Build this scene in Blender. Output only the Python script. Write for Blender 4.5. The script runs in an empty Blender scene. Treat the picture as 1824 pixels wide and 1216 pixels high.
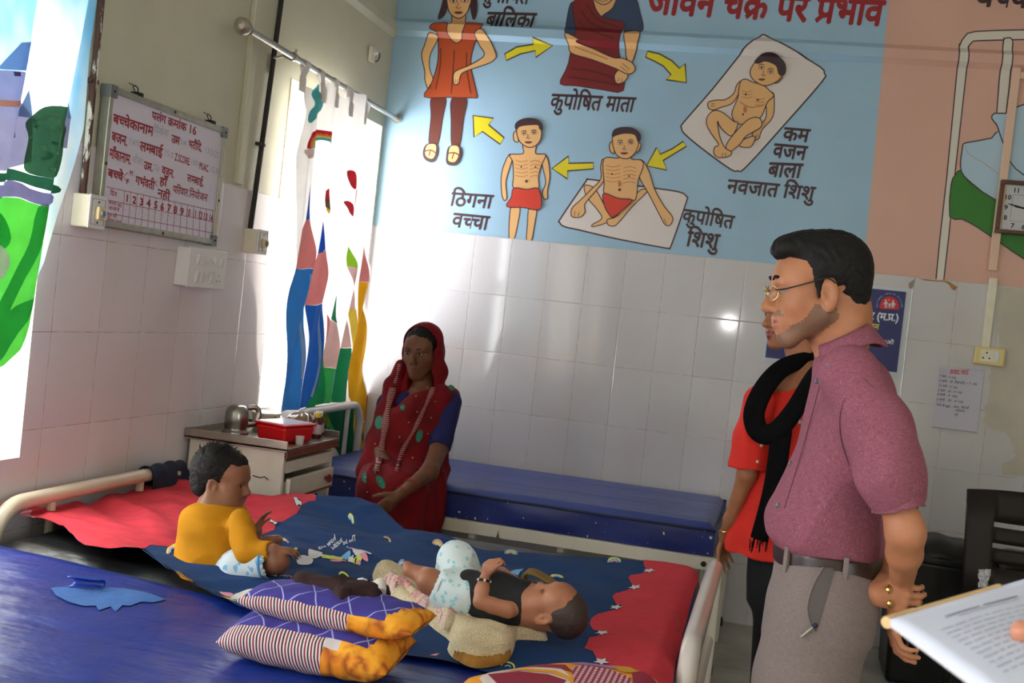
import bpy, bmesh, math, random
import numpy as np
from mathutils import Vector, Matrix
random.seed(7); rng=np.random.default_rng(7)
sc=bpy.context.scene
COL=sc.collection
PI=math.pi
# ------------------------------------------------------------------ camera
FPX=2087.38; IW,IH=1824,1216
CAM=np.array([2.17779,-5.94197,1.43221])
CR=np.array([0.96830489,0.22451825,0.10944036]); CU=np.array([-0.11270527,0.00173785,0.99362694]); CF=np.array([-0.22289719,0.97446834,-0.02698716])
cd=bpy.data.cameras.new('camera'); cam=bpy.data.objects.new('camera',cd); COL.objects.link(cam)
cd.sensor_width=36; cd.lens=FPX/IW*36; cd.clip_start=.05
cam.matrix_world=Matrix(((CR[0],CU[0],-CF[0],CAM[0]),(CR[1],CU[1],-CF[1],CAM[1]),(CR[2],CU[2],-CF[2],CAM[2]),(0,0,0,1)))
cd.dof.use_dof=True; cd.dof.focus_distance=3.1; cd.dof.aperture_fstop=9
sc.camera=cam
# ------------------------------------------------------------------ light and view
sc.view_settings.view_transform='Standard'; sc.view_settings.look='None'; sc.view_settings.gamma=1; sc.view_settings.use_curve_mapping=False
sc.view_settings.exposure=0.14
wd=bpy.data.worlds.new('daylight'); sc.world=wd; wd.use_nodes=True
wd.node_tree.nodes['Background'].inputs[0].default_value=(.93,.965,1.0,1)
wd.node_tree.nodes['Background'].inputs[1].default_value=18.5
sc.cycles.use_denoising=True
sc.cycles.max_bounces=7; sc.cycles.diffuse_bounces=4; sc.cycles.glossy_bounces=3; sc.cycles.transparent_max_bounces=8; sc.cycles.transmission_bounces=5
sc.cycles.sample_clamp_indirect=6; sc.cycles.caustics_reflective=False; sc.cycles.caustics_refractive=False
def area(name,loc,d,sx,sy,e,col=(1,1,1),portal=False):
    l=bpy.data.lights.new(name,'AREA'); l.shape='RECTANGLE'; l.size=sx; l.size_y=sy; l.energy=e; l.color=col
    if portal: l.cycles.is_portal=True
    o=bpy.data.objects.new(name,l); o.location=loc; o.rotation_euler=Vector(d).to_track_quat('-Z','Y').to_euler(); COL.objects.link(o); return o
def point(name,loc,r,e,col=(1,1,1)):
    l=bpy.data.lights.new(name,'POINT'); l.shadow_soft_size=r; l.energy=e; l.color=col
    o=bpy.data.objects.new(name,l); o.location=loc; COL.objects.link(o); return o
WIN=[(-4.05,-2.845,.83,2.32),(-1.215,-.045,.885,2.32),(-6.4,-5.2,.83,2.32),(-8.4,-7.3,.83,2.32)]   # y0,y1,z0,z1 of the openings in the left wall
for k,(a,b,c,d) in enumerate(WIN):
    area('window_light',(-.24,(a+b)/2,(c+d)/2),(1,0,0),d-c,b-a,1,portal=True)
area('window_light',(5.75,-7.3,1.7),(-1,0,0),1.5,.8,1,portal=True)  # opening added in the unseen right wall to bring in fill daylight
point('flash_lamp',(1.62,-6.6,1.545),.045,17,(1,.98,.96))
# ------------------------------------------------------------------ pixel <-> place (calibrated lens of this photograph)
def ray(x,y): return CF+CR*(x-IW/2)/FPX-CU*(y-IH/2)/FPX
def on(x,y,axis,val):
    d=ray(x,y); return CAM+d*((val-CAM[axis])/d[axis])
def PX(x,y,v): return on(x,y,0,v)
def PY(x,y,v): return on(x,y,1,v)
def PZ(x,y,v): return on(x,y,2,v)
# ------------------------------------------------------------------ tagging
def tag(o,label,cat,group=None):
    o['label']=label; o['category']=cat
    if group: o['group']=group
    return o
def thing(name,label,cat,loc=(0,0,0),group=None):
    o=bpy.data.objects.new(name,None); o.empty_display_size=.05; COL.objects.link(o); o.location=loc
    return tag(o,label,cat,group)
def own(o,parent):
    if parent is not None:
        o.parent=parent
        o.matrix_parent_inverse=world_of(parent).inverted()
    return o
def world_of(o):
    m=Matrix.LocRotScale(o.location,o.rotation_euler,o.scale)
    return world_of(o.parent)@o.matrix_parent_inverse@m if o.parent else m
# ------------------------------------------------------------------ materials
MATS={}
class NT:
    def __init__(s,m): s.t=m.node_tree; s.n=s.t.nodes; s.l=s.t.links
    def node(s,typ,**kw):
        n=s.n.new(typ)
        for k,v in kw.items():
            if k.startswith('i_'): s.put(n.inputs[k[2:]],v)
            elif k.startswith('j'): s.put(n.inputs[int(k[1:])],v)
            else: setattr(n,k,v)
        return n
    def put(s,inp,v):
        if isinstance(v,bpy.types.NodeSocket): s.l.new(v,inp)
        elif isinstance(v,tuple) and len(v)==3 and inp.type=='RGBA': inp.default_value=(*v,1)
        else: inp.default_value=v
    def m(s,op,a,b=0.,c=0.):
        return s.node('ShaderNodeMath',operation=op,j0=a,j1=b,j2=c).outputs[0]
    def mix(s,f,a,b):
        n=s.node('ShaderNodeMix',data_type='RGBA'); s.put(n.inputs[0],f); s.put(n.inputs[6],a); s.put(n.inputs[7],b); return n.outputs[2]
    def noise(s,scale,detail=3,vec=None,rough=.5):
        n=s.node('ShaderNodeTexNoise'); n.inputs['Scale'].default_value=scale; n.inputs['Detail'].default_value=detail; n.inputs['Roughness'].default_value=rough
        if vec is not None: s.l.new(vec,n.inputs['Vector'])
        return n.outputs['Fac']
    def ramp(s,f,lo,hi):
        n=s.node('ShaderNodeMapRange'); s.put(n.inputs[0],f); n.inputs[1].default_value=lo; n.inputs[2].default_value=hi; return n.outputs[0]
    def obj(s): return s.node('ShaderNodeTexCoord').outputs['Object']
    def geo(s): return s.node('ShaderNodeNewGeometry').outputs['Position']
    def xyz(s,v):
        n=s.node('ShaderNodeSeparateXYZ'); s.l.new(v,n.inputs[0]); return n.outputs
    def scale(s,v,sx,sy,sz):
        n=s.node('ShaderNodeMapping'); s.l.new(v,n.inputs[0]); n.inputs['Scale'].default_value=(sx,sy,sz); return n.outputs[0]
    def bump(s,h,strength=.2,dist=.002):
        n=s.node('ShaderNodeBump'); n.inputs['Strength'].default_value=strength; n.inputs['Distance'].default_value=dist; s.l.new(h,n.inputs['Height']); return n.outputs[0]
def srgb(r,g,b):
    f=lambda c:(c/255/12.92) if c/255<=.04045 else ((c/255+.055)/1.055)**2.4
    return (f(r),f(g),f(b))
def mat(name,col,rough=.6,metal=0,vary=0,vscale=8,bump=0,bscale=60,bdist=.002,spec=.5,sss=0,alpha=1,emit=0,trans=0,coat=0,sheen=0):
    if name in MATS: return MATS[name]
    m=bpy.data.materials.new(name); m.use_nodes=True; t=NT(m); p=t.n['Principled BSDF']
    p.inputs['Base Color'].default_value=(*col,1); p.inputs['Roughness'].default_value=rough; p.inputs['Metallic'].default_value=metal
    p.inputs['Specular IOR Level'].default_value=spec
    if coat: p.inputs['Coat Weight'].default_value=coat; p.inputs['Coat Roughness'].default_value=.15
    if sheen: p.inputs['Sheen Weight'].default_value=sheen; p.inputs['Sheen Roughness'].default_value=.5
    if alpha<1: p.inputs['Alpha'].default_value=alpha
    if trans: p.inputs['Transmission Weight'].default_value=trans
    if sss: p.inputs['Subsurface Weight'].default_value=sss; p.inputs['Subsurface Radius'].default_value=(.012,.005,.003)
    if emit: p.inputs['Emission Color'].default_value=(*col,1); p.inputs['Emission Strength'].default_value=emit
    if vary:
        n=t.noise(vscale,4,t.obj()); r=t.ramp(n,.3,.7)
        a=tuple(min(1,c*(1+vary)) for c in col); b=tuple(c*(1-vary) for c in col)
        t.put(p.inputs['Base Color'],t.mix(r,b,a))
    if bump:
        t.put(p.inputs['Normal'],t.bump(t.noise(bscale,4,t.obj()),bump,bdist))
    MATS[name]=m; return m
def M3(c,k): return tuple(x*k for x in c)
# ------------------------------------------------------------------ mesh builder
class MB:
    def __init__(s): s.v=[]; s.f=[]; s.m=[]
    def add(s,vs,fs,mi=0):
        o=len(s.v); s.v+= [tuple(map(float,p)) for p in vs]; s.f+=[tuple(i+o for i in f) for f in fs]; s.m+=[mi]*len(fs); return s
    def box(s,c,d,mi=0,rot=None,taper=1.):
        vs=[]
        for z in (-1,1):
            k=taper if z>0 else 1
            for x,y in ((-1,-1),(1,-1),(1,1),(-1,1)): vs.append(Vector((x*d[0]/2*k,y*d[1]/2*k,z*d[2]/2)))
        if rot is not None: vs=[rot@p for p in vs]
        vs=[p+Vector(c) for p in vs]
        return s.add(vs,[(0,3,2,1),(4,5,6,7),(0,1,5,4),(1,2,6,5),(2,3,7,6),(3,0,4,7)],mi)
    def tube(s,pts,r,n=12,mi=0,cap=True,flat=1.,up=None):
        pts=[Vector(p) for p in pts]; rs=r if hasattr(r,'__len__') else [r]*len(pts)
        vs=[];fs=[]; N=None
        for i,p in enumerate(pts):
            t=(pts[min(i+1,len(pts)-1)]-pts[max(i-1,0)]).normalized()
            if N is None:
                N=Vector(up) if up else (Vector((0,0,1)) if abs(t.z)<.9 else Vector((1,0,0)))
            N=(N-t*N.dot(t)).normalized(); B=t.cross(N)
            for k in range(n):
                a=2*PI*k/n; vs.append(p+N*math.cos(a)*rs[i]*flat+B*math.sin(a)*rs[i])
        for i in range(len(pts)-1):
            for k in range(n):
                k2=(k+1)%n; fs.append((i*n+k,i*n+k2,(i+1)*n+k2,(i+1)*n+k))
        if cap: fs+= [tuple(range(n-1,-1,-1)),tuple((len(pts)-1)*n+k for k in range(n))]
        return s.add(vs,fs,mi)
    def lathe(s,c,prof,n=24,mi=0,axis=(0,0,1),sx=1,sy=1):
        q=Vector((0,0,1)).rotation_difference(Vector(axis)).to_matrix(); vs=[];fs=[]
        for r,z in prof:
            for k in range(n):
                a=2*PI*k/n; vs.append(q@Vector((r*math.cos(a)*sx,r*math.sin(a)*sy,z))+Vector(c))
        for i in range(len(prof)-1):
            for k in range(n):
                k2=(k+1)%n; fs.append((i*n+k,i*n+k2,(i+1)*n+k2,(i+1)*n+k))
        if prof[0][0]>1e-5: fs.append(tuple(range(n-1,-1,-1)))
        if prof[-1][0]>1e-5: fs.append(tuple((len(prof)-1)*n+k for k in range(n)))
        return s.add(vs,fs,mi)
    def grid(s,fn,nu,nv,mi=0,close_u=False):
        vs=[fn(i/(nu if close_u else nu-1),j/(nv-1)) for j in range(nv) for i in range(nu)]; fs=[]
        for j in range(nv-1):
            for i in range(nu if close_u else nu-1):
                i2=(i+1)%nu; fs.append((j*nu+i,j*nu+i2,(j+1)*nu+i2,(j+1)*nu+i))
        if callable(mi):
            o=len(s.v); s.v+=[tuple(map(float,p)) for p in vs]; s.f+=[tuple(i+o for i in f) for f in fs]
            for j in range(nv-1):
                for i in range(nu if close_u else nu-1): s.m.append(mi((i+.5)/(nu-1),(j+.5)/(nv-1)))
            return s
        return s.add(vs,fs,mi)
    def build(s,name,mats,parent=None,smooth=30,bevel=0,seg=2,solid=0,merge=False):
        me=bpy.data.meshes.new(name); me.from_pydata(s.v,[],s.f)
        mats=mats if isinstance(mats,(list,tuple)) else [mats]
        for m in mats: me.materials.append(m)
        if len(mats)>1: me.polygons.foreach_set('material_index',s.m)
        o=bpy.data.objects.new(name,me); COL.objects.link(o)
        return finish(o,parent,smooth,bevel,seg,solid,merge)
def finish(o,parent,smooth=30,bevel=0,seg=2,solid=0,merge=False):
    me=o.data
    if merge or smooth:
        bm=bmesh.new(); bm.from_mesh(me)
        if merge: bmesh.ops.remove_doubles(bm,verts=bm.verts,dist=1e-5)
        bm.to_mesh(me); bm.free()
    if smooth:
        me.polygons.foreach_set('use_smooth',[True]*len(me.polygons))
        if smooth<180: me.set_sharp_from_angle(angle=math.radians(smooth))
    if bevel:
        b=o.modifiers.new('bevel','BEVEL'); b.width=bevel; b.segments=seg; b.limit_method='ANGLE'; b.angle_limit=.6; b.harden_normals=False
    if solid:
        b=o.modifiers.new('solid','SOLIDIFY'); b.thickness=solid; b.offset=0
    me.update()
    return own(o,parent)
def spline(pts,n=8,closed=False):
    P=[Vector(p) for p in pts]; out=[]; m=len(P)
    for i in range(m if closed else m-1):
        if closed: a,b,c,d=P[i-1],P[i],P[(i+1)%m],P[(i+2)%m]
        else: a,b,c,d=P[max(i-1,0)],P[i],P[i+1],P[min(i+2,m-1)]
        for k in range(n):
            t=k/n; out.append(.5*((2*b)+(c-a)*t+(2*a-5*b+4*c-d)*t*t+(3*b-a-3*c+d)*t**3))
    if not closed: out.append(P[-1])
    return out
from mathutils.geometry import delaunay_2d_cdt
def fill2d(pts):
    r=delaunay_2d_cdt([Vector((p[0],p[1])) for p in pts],[],[list(range(len(pts)))],1,1e-6)
    return [(v.x,v.y) for v in r[0]],[tuple(f) for f in r[2]]
def ribbon2d(pts,w,closed=False):
    # flat ribbon (2d) round a polyline: returns verts, faces
    n=len(pts); vs=[];fs=[]
    for i in range(n):
        a=Vector(pts[(i-1)%n] if closed else pts[max(i-1,0)]); b=Vector(pts[(i+1)%n] if closed else pts[min(i+1,n-1)])
        d=(b-a); d=d.normalized() if d.length>1e-9 else Vector((1,0)); nn=Vector((-d.y,d.x)); p=Vector(pts[i]); ww=w[i] if hasattr(w,'__len__') else w
        vs+= [p+nn*ww/2,p-nn*ww/2]
    for i in range(n if closed else n-1):
        j=(i+1)%n; fs.append((2*i,2*i+1,2*j+1,2*j))
    return vs,fs
# ------------------------------------------------------------------ lettering
_G={}; _ADV={}; _PAR=[]
def glyph(ch,bold):
    k=(ch,bold)
    if k in _G: return _G[k]
    def mk(s,b):
        c=bpy.data.curves.new('t','FONT'); c.body=s; c.size=1; c.resolution_u=2; o=bpy.data.objects.new('t',c); COL.objects.link(o)
        dg=bpy.context.evaluated_depsgraph_get(); me=bpy.data.meshes.new_from_object(o.evaluated_get(dg))
        vs=[(v.co.x,v.co.y) for v in me.vertices]; fs=[tuple(p.vertices) for p in me.polygons]
        bpy.data.objects.remove(o); bpy.data.curves.remove(c); bpy.data.meshes.remove(me); return vs,fs
    vs,fs=mk(ch,bold)
    if ch not in _ADV:
        a=mk(ch+'त',0)[0]; b=mk('त',0)[0]; _ADV[ch]=max(x for x,_ in a)-max(x for x,_ in b)
    if bold:
        V=[];F=[]
        for q in range(6):
            o=len(V); V+=[(x+bold*math.cos(q*PI/3+.3),y+bold*math.sin(q*PI/3+.3)) for x,y in vs]; F+=[tuple(i+o for i in f) for f in fs]
        r=delaunay_2d_cdt([Vector(p) for p in V],[],F,1,1e-6); RV=np.array([(v.x,v.y) for v in r[0]]); RF=[tuple(f) for f in r[2]]
        cen=np.array([RV[list(f)].mean(0) for f in RF]); TA=np.array([[V[i] for i in f[:3]] for f in F]); keep=np.zeros(len(RF),bool)
        e=[(TA[:,(i+1)%3]-TA[:,i]) for i in range(3)]
        for q0 in range(0,len(RF),400):
            c=cen[q0:q0+400,None,:]; sg=[e[i][None,:,0]*(c[...,1]-TA[None,:,i,1])-e[i][None,:,1]*(c[...,0]-TA[None,:,i,0]) for i in range(3)]
            keep[q0:q0+400]=(((sg[0]>=0)&(sg[1]>=0)&(sg[2]>=0))|((sg[0]<=0)&(sg[1]<=0)&(sg[2]<=0))).any(1)
        vs,fs=[tuple(p) for p in RV],[f for f,kp in zip(RF,keep) if kp]
    _G[k]=(vs,fs); return _G[k]
def clip_right(vs,fs,x):
    bm=bmesh.new(); bv=[bm.verts.new((a,b,0)) for a,b in vs]
    for f in fs:
        try: bm.faces.new([bv[i] for i in f])
        except ValueError: pass
    bmesh.ops.bisect_plane(bm,geom=bm.verts[:]+bm.edges[:]+bm.faces[:],plane_co=(x,0,0),plane_no=(1,0,0),clear_outer=True)
    bm.verts.index_update(); r=[(v.co.x,v.co.y) for v in bm.verts],[tuple(v.index for v in f.verts) for f in bm.faces]; bm.free(); return r
IMAT='\u093f'
def deva(text,bold=0.):
    """2d lettering: in the string, 'C_' is a half letter, 'C/' a letter with a lower r-stroke, '^' an upper r-hook; short i is moved before its letter"""
    out_v=[];out_f=[]; pen=0.; toks=[]; i=0; _PAR.clear()
    while i<len(text):
        c=text[i]; mod=''
        if i+1<len(text) and text[i+1] in '_/': mod=text[i+1]; i+=1
        toks.append((c,mod)); i+=1
    # move short i back over its consonant cluster
    j=0
    while j<len(toks):
        if toks[j][0]==IMAT and j>0:
            k=j-1
            while k>0 and toks[k-1][1]=='_': k-=1
            t=toks.pop(j); toks.insert(k,t)
        j+=1
    def put(vs,fs,dx,dy=0,sx=1):
        o=len(out_v); out_v.extend([(x*sx+dx,y+dy) for x,y in vs]); out_f.extend([tuple(q+o for q in f) for f in fs])
        _PAR.extend([(_PAR[-1]+1)%3 if _PAR else 0]*len(vs))
    for c,mod in toks:
        if c=='^':
            pts=spline([(pen-.02,.60),(pen-.03,.74),(pen-.10,.80),(pen-.17,.74)],5); v,f=ribbon2d([(p.x,p.y) for p in [Vector((*q[:2],0)) for q in pts]],.055+2*bold); put(v,f,0); continue
        if c==' ': pen+=.28; continue
        vs,fs=glyph(c,bold); adv=_ADV[c]
        if mod=='_':
            xm=max(x for x,_ in vs)*(.73 if c in 'चबनगतपलजवण' else .8)
            vs,fs=clip_right(vs,fs,xm); put(vs,fs,pen); pen+=xm*.97; continue
        put(vs,fs,pen)
        if mod=='/':
            x=pen+adv*.48; v,f=ribbon2d([(x,.24),(x-.24,.02)],.06+2*bold); put(v,f,0)
        pen+=adv
    return out_v,out_f,pen
HEAD=.62   # height of the head line above the base line, for size 1
# ================================================================== setting
TW=.2; TH=.3; TX0=.3628; LW=.2539; LY0=-2.7486; ZT=1.8
def tile_mat(name,axis,w,u0,h,v0,col,grout=srgb(160,138,120),seed=0):
    m=bpy.data.materials.new(name); m.use_nodes=True; t=NT(m); p=t.n['Principled BSDF']
    g=t.geo(); X=t.xyz(g); u=t.m('DIVIDE',t.m('SUBTRACT',X[axis],u0),w); v=t.m('DIVIDE',t.m('SUBTRACT',X[2],v0),h)
    def line(q,size,wd):
        fr=t.m('FRACT',t.m('ADD',q,.5)); d=t.m('MULTIPLY',t.m('ABSOLUTE',t.m('SUBTRACT',fr,.5)),size); return d
    du=line(u,w,0); dv=line(v,h,0); d=t.m('MINIMUM',du,dv)
    isg=t.m('LESS_THAN',d,.0009)
    # tone of single tiles
    cx=t.node('ShaderNodeCombineXYZ',j0=t.m('FLOOR',u),j1=t.m('FLOOR',v),j2=float(seed)).outputs[0]
    wn=t.node('ShaderNodeTexWhiteNoise'); t.l.new(cx,wn.inputs[0])
    tone=t.mix(wn.outputs[0],M3(col,.95),M3(col,1.03))
    stain=t.ramp(t.noise(2.2,5,g),.56,.74)
    tone=t.mix(t.m('MULTIPLY',stain,.18),tone,srgb(196,160,140))
    dark=t.ramp(t.noise(25,3,g),.45,.62)
    gr=t.mix(dark,grout,srgb(205,196,186))
    t.put(p.inputs['Base Color'],t.mix(isg,tone,gr))
    rr=t.mix(isg,(.075,.075,.075),(.6,.6,.6)); t.put(p.inputs['Roughness'],rr)
    hgt=t.m('MULTIPLY',t.ramp(d,.0,.004),1.); wav=t.m('MULTIPLY',t.noise(3.5,2,g),.35)
    t.put(p.inputs['Normal'],t.bump(t.m('ADD',hgt,wav),.35,.0016))
    p.inputs['Specular IOR Level'].default_value=.45
    return m
M_tileB=tile_mat('white_wall_tile',0,TW,TX0,TH,1.5,srgb(206,203,207))
M_tileL=tile_mat('pale_wall_tile',1,LW,LY0,TH,1.5096,srgb(222,213,216),srgb(150,125,110),3)
M_cream=mat('cream_wall_paint',srgb(204,200,176),.55,vary=.05,vscale=3,bump=.15,bscale=25)
M_blue=mat('blue_wall_paint',srgb(157,191,216),.42,vary=.05,vscale=2.5,bump=.12,bscale=18,bdist=.003)
M_pink=mat('pink_wall_paint',srgb(216,170,154),.42,vary=.05,vscale=2.5,bump=.12,bscale=18,bdist=.003)
M_white=mat('white_ceiling_paint',srgb(225,222,212),.8,vary=.03)
M_sill=mat('lime_plaster',srgb(232,222,190),.7,vary=.06,bump=.3,bscale=30)
M_floor=None
def floor_mat():
    m=bpy.data.materials.new('grey_floor_tile'); m.use_nodes=True; t=NT(m); p=t.n['Principled BSDF']; g=t.geo(); X=t.xyz(g)
    f=lambda q:t.m('ABSOLUTE',t.m('SUBTRACT',t.m('FRACT',t.m('MULTIPLY',q,1/.4)),.5))
    d=t.m('MAXIMUM',f(X[0]),f(X[1])); gr=t.m('GREATER_THAN',d,.495)
    c=t.mix(t.ramp(t.noise(4,5,g),.3,.7),srgb(150,147,138),srgb(178,174,164))
    t.put(p.inputs['Base Color'],t.mix(gr,c,srgb(110,105,98))); p.inputs['Roughness'].default_value=.25
    return m
M_floor=floor_mat()
def struct(name,mb,mats,**kw):
    o=mb.build(name,mats,None,**kw); o['kind']='structure'; return o
XR=5.6; YR=-9.2; ZC=3.55; TK=.24
b=MB().box((XR/2,YR/2,-.05),(XR+1,-YR+1,.1)); struct('floor',b,M_floor,smooth=0)
b=MB().box((XR/2,YR/2,ZC+.05),(XR+1,-YR+1,.1)); struct('ceiling',b,M_white,smooth=0)
# back wall: glazed tiles to 1.8 m, paint above, set back 6 mm
PT=.006; XB=2.505
b=MB()
b.add([(-TK,0,0),(XR,0,0),(XR,0,ZT),(-TK,0,ZT)],[(0,1,2,3)],0)
b.add([(-TK,0,ZT),(XR,0,ZT),(XR,PT,ZT),(-TK,PT,ZT)],[(0,1,2,3)],3)
xt=2.482
b.add([(-TK,PT,ZT),(2.524,PT,ZT),(2.482,PT,ZC),(-TK,PT,ZC)],[(0,1,2,3)],1)
b.add([(2.524,PT,ZT),(XR,PT,ZT),(XR,PT,ZC),(2.482,PT,ZC)],[(0,1,2,3)],2)
b.add([(-TK,.2,0),(XR,.2,0),(XR,.2,ZC),(-TK,.2,ZC)],[(3,2,1,0)],4)
struct('wall_back',b,[M_tileB,M_blue,M_pink,M_sill,M_white],smooth=0)
# left wall with window openings
b=MB()
ys=sorted({YR,0.,*[w[0] for w in WIN],*[w[1] for w in WIN]}); zs=sorted({0.,.83,.885,2.32,ZT,ZC})
def inwin(y,z): return any(w[0]<y<w[1] and w[2]<z<w[3] for w in WIN)
for y0,y1 in zip(ys,ys[1:]):
    for z0,z1 in zip(zs,zs[1:]):
        if not inwin((y0+y1)/2,(z0+z1)/2):
            up=z0>=ZT-1e-6; x=-PT if up else 0
            b.add([(x,y0,z0),(x,y0,z1),(x,y1,z1),(x,y1,z0)],[(3,2,1,0)],1 if up else 0)
            b.add([(-TK,y0,z0),(-TK,y0,z1),(-TK,y1,z1),(-TK,y1,z0)],[(0,1,2,3)],2)
    if not inwin((y0+y1)/2,ZT-.01): b.add([(-PT,y0,ZT),(-PT,y1,ZT),(0,y1,ZT),(0,y0,ZT)],[(0,1,2,3)],2)
for (y0,y1,z0,z1) in WIN:
    e=0
    b.add([(e,y0,z0),(-TK,y0,z0),(-TK,y0,z1),(e,y0,z1)],[(0,1,2,3)],2)
    b.add([(e,y1,z0),(-TK,y1,z0),(-TK,y1,z1),(e,y1,z1)],[(3,2,1,0)],2)
    b.add([(e,y0,z0),(e,y1,z0),(-TK,y1,z0),(-TK,y0,z0)],[(0,1,2,3)],2)
    b.add([(e,y0,z1),(e,y1,z1),(-TK,y1,z1),(-TK,y0,z1)],[(3,2,1,0)],2)
struct('wall_left',b,[M_tileL,M_cream,M_sill],smooth=0)
b=MB()
for (y0,y1,z0,z1) in ((YR-.2,-7.7,0,ZC),(-6.9,.2,0,ZC),(-7.7,-6.9,0,.95),(-7.7,-6.9,2.45,ZC)): b.box((XR+.05,(y0+y1)/2,(z0+z1)/2),(.1,y1-y0,z1-z0))  # gap towards the rear is added to let fill light in
struct('wall_right',b,M_cream,smooth=0)
for nm,c,d in (('wall_rear',(XR/2,YR-.05,ZC/2),(XR+.4,.1,ZC)),):
    struct(nm,MB().box(c,d),M_cream,smooth=0)
# painted ledge where the wall steps, on both walls
b=MB().box((XR/2,-.012,2.855),(XR,.026,.045)); 
b=MB()
def ledge(x0,x1,mi): b.add([(x0,PT,2.815),(x1,PT,2.815),(x1,-.024,2.84),(x0,-.024,2.84),(x1,-.024,2.885),(x0,-.024,2.885),(x1,PT,2.91),(x0,PT,2.91)],[(0,1,2,3),(3,2,4,5),(5,4,6,7)],mi)
ledge(0,2.497,0); ledge(2.497,XR,1); struct('trim_1',b,[M_blue,M_pink],smooth=0)
b=MB(); b.add([(-PT,YR,2.80),(-PT,0,2.80),(.02,0,2.825),(.02,YR,2.825),(.02,0,2.865),(.02,YR,2.865),(-PT,0,2.89),(-PT,YR,2.89)],[(3,2,1,0),(5,4,2,3),(7,6,4,5)]); struct('trim_2',b,M_cream,smooth=0)
# narrow raised strip on the cream wall left of the second window
y=-1.62; b=MB().box((.006,-1.63,2.33),(.024,.05,1.04)); 
struct('trim_3',b,M_cream,smooth=0,bevel=.004)
# windows: frame, louvre bars and panes
M_wframe=mat('window_frame_paint',srgb(225,220,205),.5)
M_pane=bpy.data.materials.new('window_glass'); M_pane.use_nodes=True
t=NT(M_pane); t.n.remove(t.n['Principled BSDF']); mx=t.node('ShaderNodeMixShader'); mx.inputs[0].default_value=.08
t.l.new(t.node('ShaderNodeBsdfTransparent').outputs[0],mx.inputs[1]); t.l.new(t.node('ShaderNodeBsdfGlossy',i_Roughness=.05).outputs[0],mx.inputs[2]); t.l.new(mx.outputs[0],t.n['Material Output'].inputs[0])
for k,(y0,y1,z0,z1) in enumerate(WIN):
    r=bpy.data.objects.new('window_%d'%(k+1),None); COL.objects.link(r); r.location=(-.17,(y0+y1)/2,z0); r['kind']='structure'
    f=MB(); x=-.19; w=.045
    for c,d in (((x,y0+w/2,(z0+z1)/2),(.05,w,z1-z0)),((x,y1-w/2,(z0+z1)/2),(.05,w,z1-z0)),((x,(y0+y1)/2,z0+w/2),(.05,y1-y0-2*w,w)),((x,(y0+y1)/2,z1-w/2),(.05,y1-y0-2*w,w)),((x,(y0+y1)/2,(z0+z1)/2),(.04,.035,z1-z0-2*w))): f.box(c,d)
    f.build('window_frame',M_wframe,r,smooth=0,bevel=.004)
    g=MB(); n=9
    for i in range(1,n): g.box((x,(y0+y1)/2,z0+(z1-z0)*i/n),(.012,y1-y0-2*w,.008))
    g.build('louvre_bars',M_wframe,r,smooth=0)
    p=MB(); R_=Matrix.Rotation(math.radians(25),3,'Y')
    p.box((x-.012,(y0+y1)/2,(z0+z1)/2),(.004,y1-y0-2*w,z1-z0-2*w)); p.build('pane',M_pane,r,smooth=0)
# tube lights of the ward, on the ceiling behind and above the camera
M_tube=mat('lit_tube',(1,.98,.93),.5,emit=3.0)
# ================================================================== paint and print tools
def bisect_grid(vs,fs,cuts_u=(),cuts_v=()):
    bm=bmesh.new(); bv=[bm.verts.new((a,b,0)) for a,b in vs]
    for f in fs:
        try: bm.faces.new([bv[i] for i in f])
        except ValueError: pass
    for u in cuts_u: bmesh.ops.bisect_plane(bm,geom=bm.verts[:]+bm.edges[:]+bm.faces[:],plane_co=(u,0,0),plane_no=(1,0,0))
    for v in cuts_v: bmesh.ops.bisect_plane(bm,geom=bm.verts[:]+bm.edges[:]+bm.faces[:],plane_co=(0,v,0),plane_no=(0,1,0))
    bm.verts.index_update(); r=[(v.co.x,v.co.y) for v in bm.verts],[tuple(v.index for v in f.verts) for f in bm.faces]; bm.free(); return r
def lay(mb,vs,fs,surf,mi,layer=0,step=None,cuts=((),()),facing=None,par=None):
    """lay flat 2d paint on a surface; surf(u,v,lift)->point"""
    if step:
        us=[a for a,_ in vs]; ws=[b for _,b in vs]
        cu=np.arange(math.ceil(min(us)/step)*step,max(us),step); cv=np.arange(math.ceil(min(ws)/step)*step,max(ws),step)
        vs,fs=bisect_grid(vs,fs,cu,cv)
    elif cuts[0] or cuts[1]: vs,fs=bisect_grid(vs,fs,*cuts)
    P=[surf(a,b,layer+(.22*par[i] if par else 0)) for i,(a,b) in enumerate(vs)]; out=[]
    for f in fs:
        if facing is not None and len(f)>2:
            a,b,c=(Vector(P[f[k]]) for k in (0,1,2))
            if (b-a).cross(c-a).dot(Vector(facing))<0: f=tuple(reversed(f))
        out.append(f)
    mb.add(P,out,mi)
def poly(mb,pts,proj,surf,mi,layer=0,step=None,cuts=((),()),sm=0,facing=None):
    if sm: pts=[(p.x,p.y) for p in spline([(x,y,0) for x,y in pts],sm,True)]
    q,fs=fill2d([proj(*p) for p in pts]); lay(mb,q,fs,surf,mi,layer,step,cuts,facing)
def stroke(mb,pts,w,proj,surf,mi,layer=0,step=None,cuts=((),()),sm=4,closed=False,facing=None):
    if sm and len(pts)>2: pts=[(p.x,p.y) for p in spline([(x,y,0) for x,y in pts],sm,closed)]
    v,f=ribbon2d(pts,w,closed); lay(mb,[proj(*p) for p in v],f,surf,mi,layer,step,cuts,facing)
_hk={}
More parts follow.
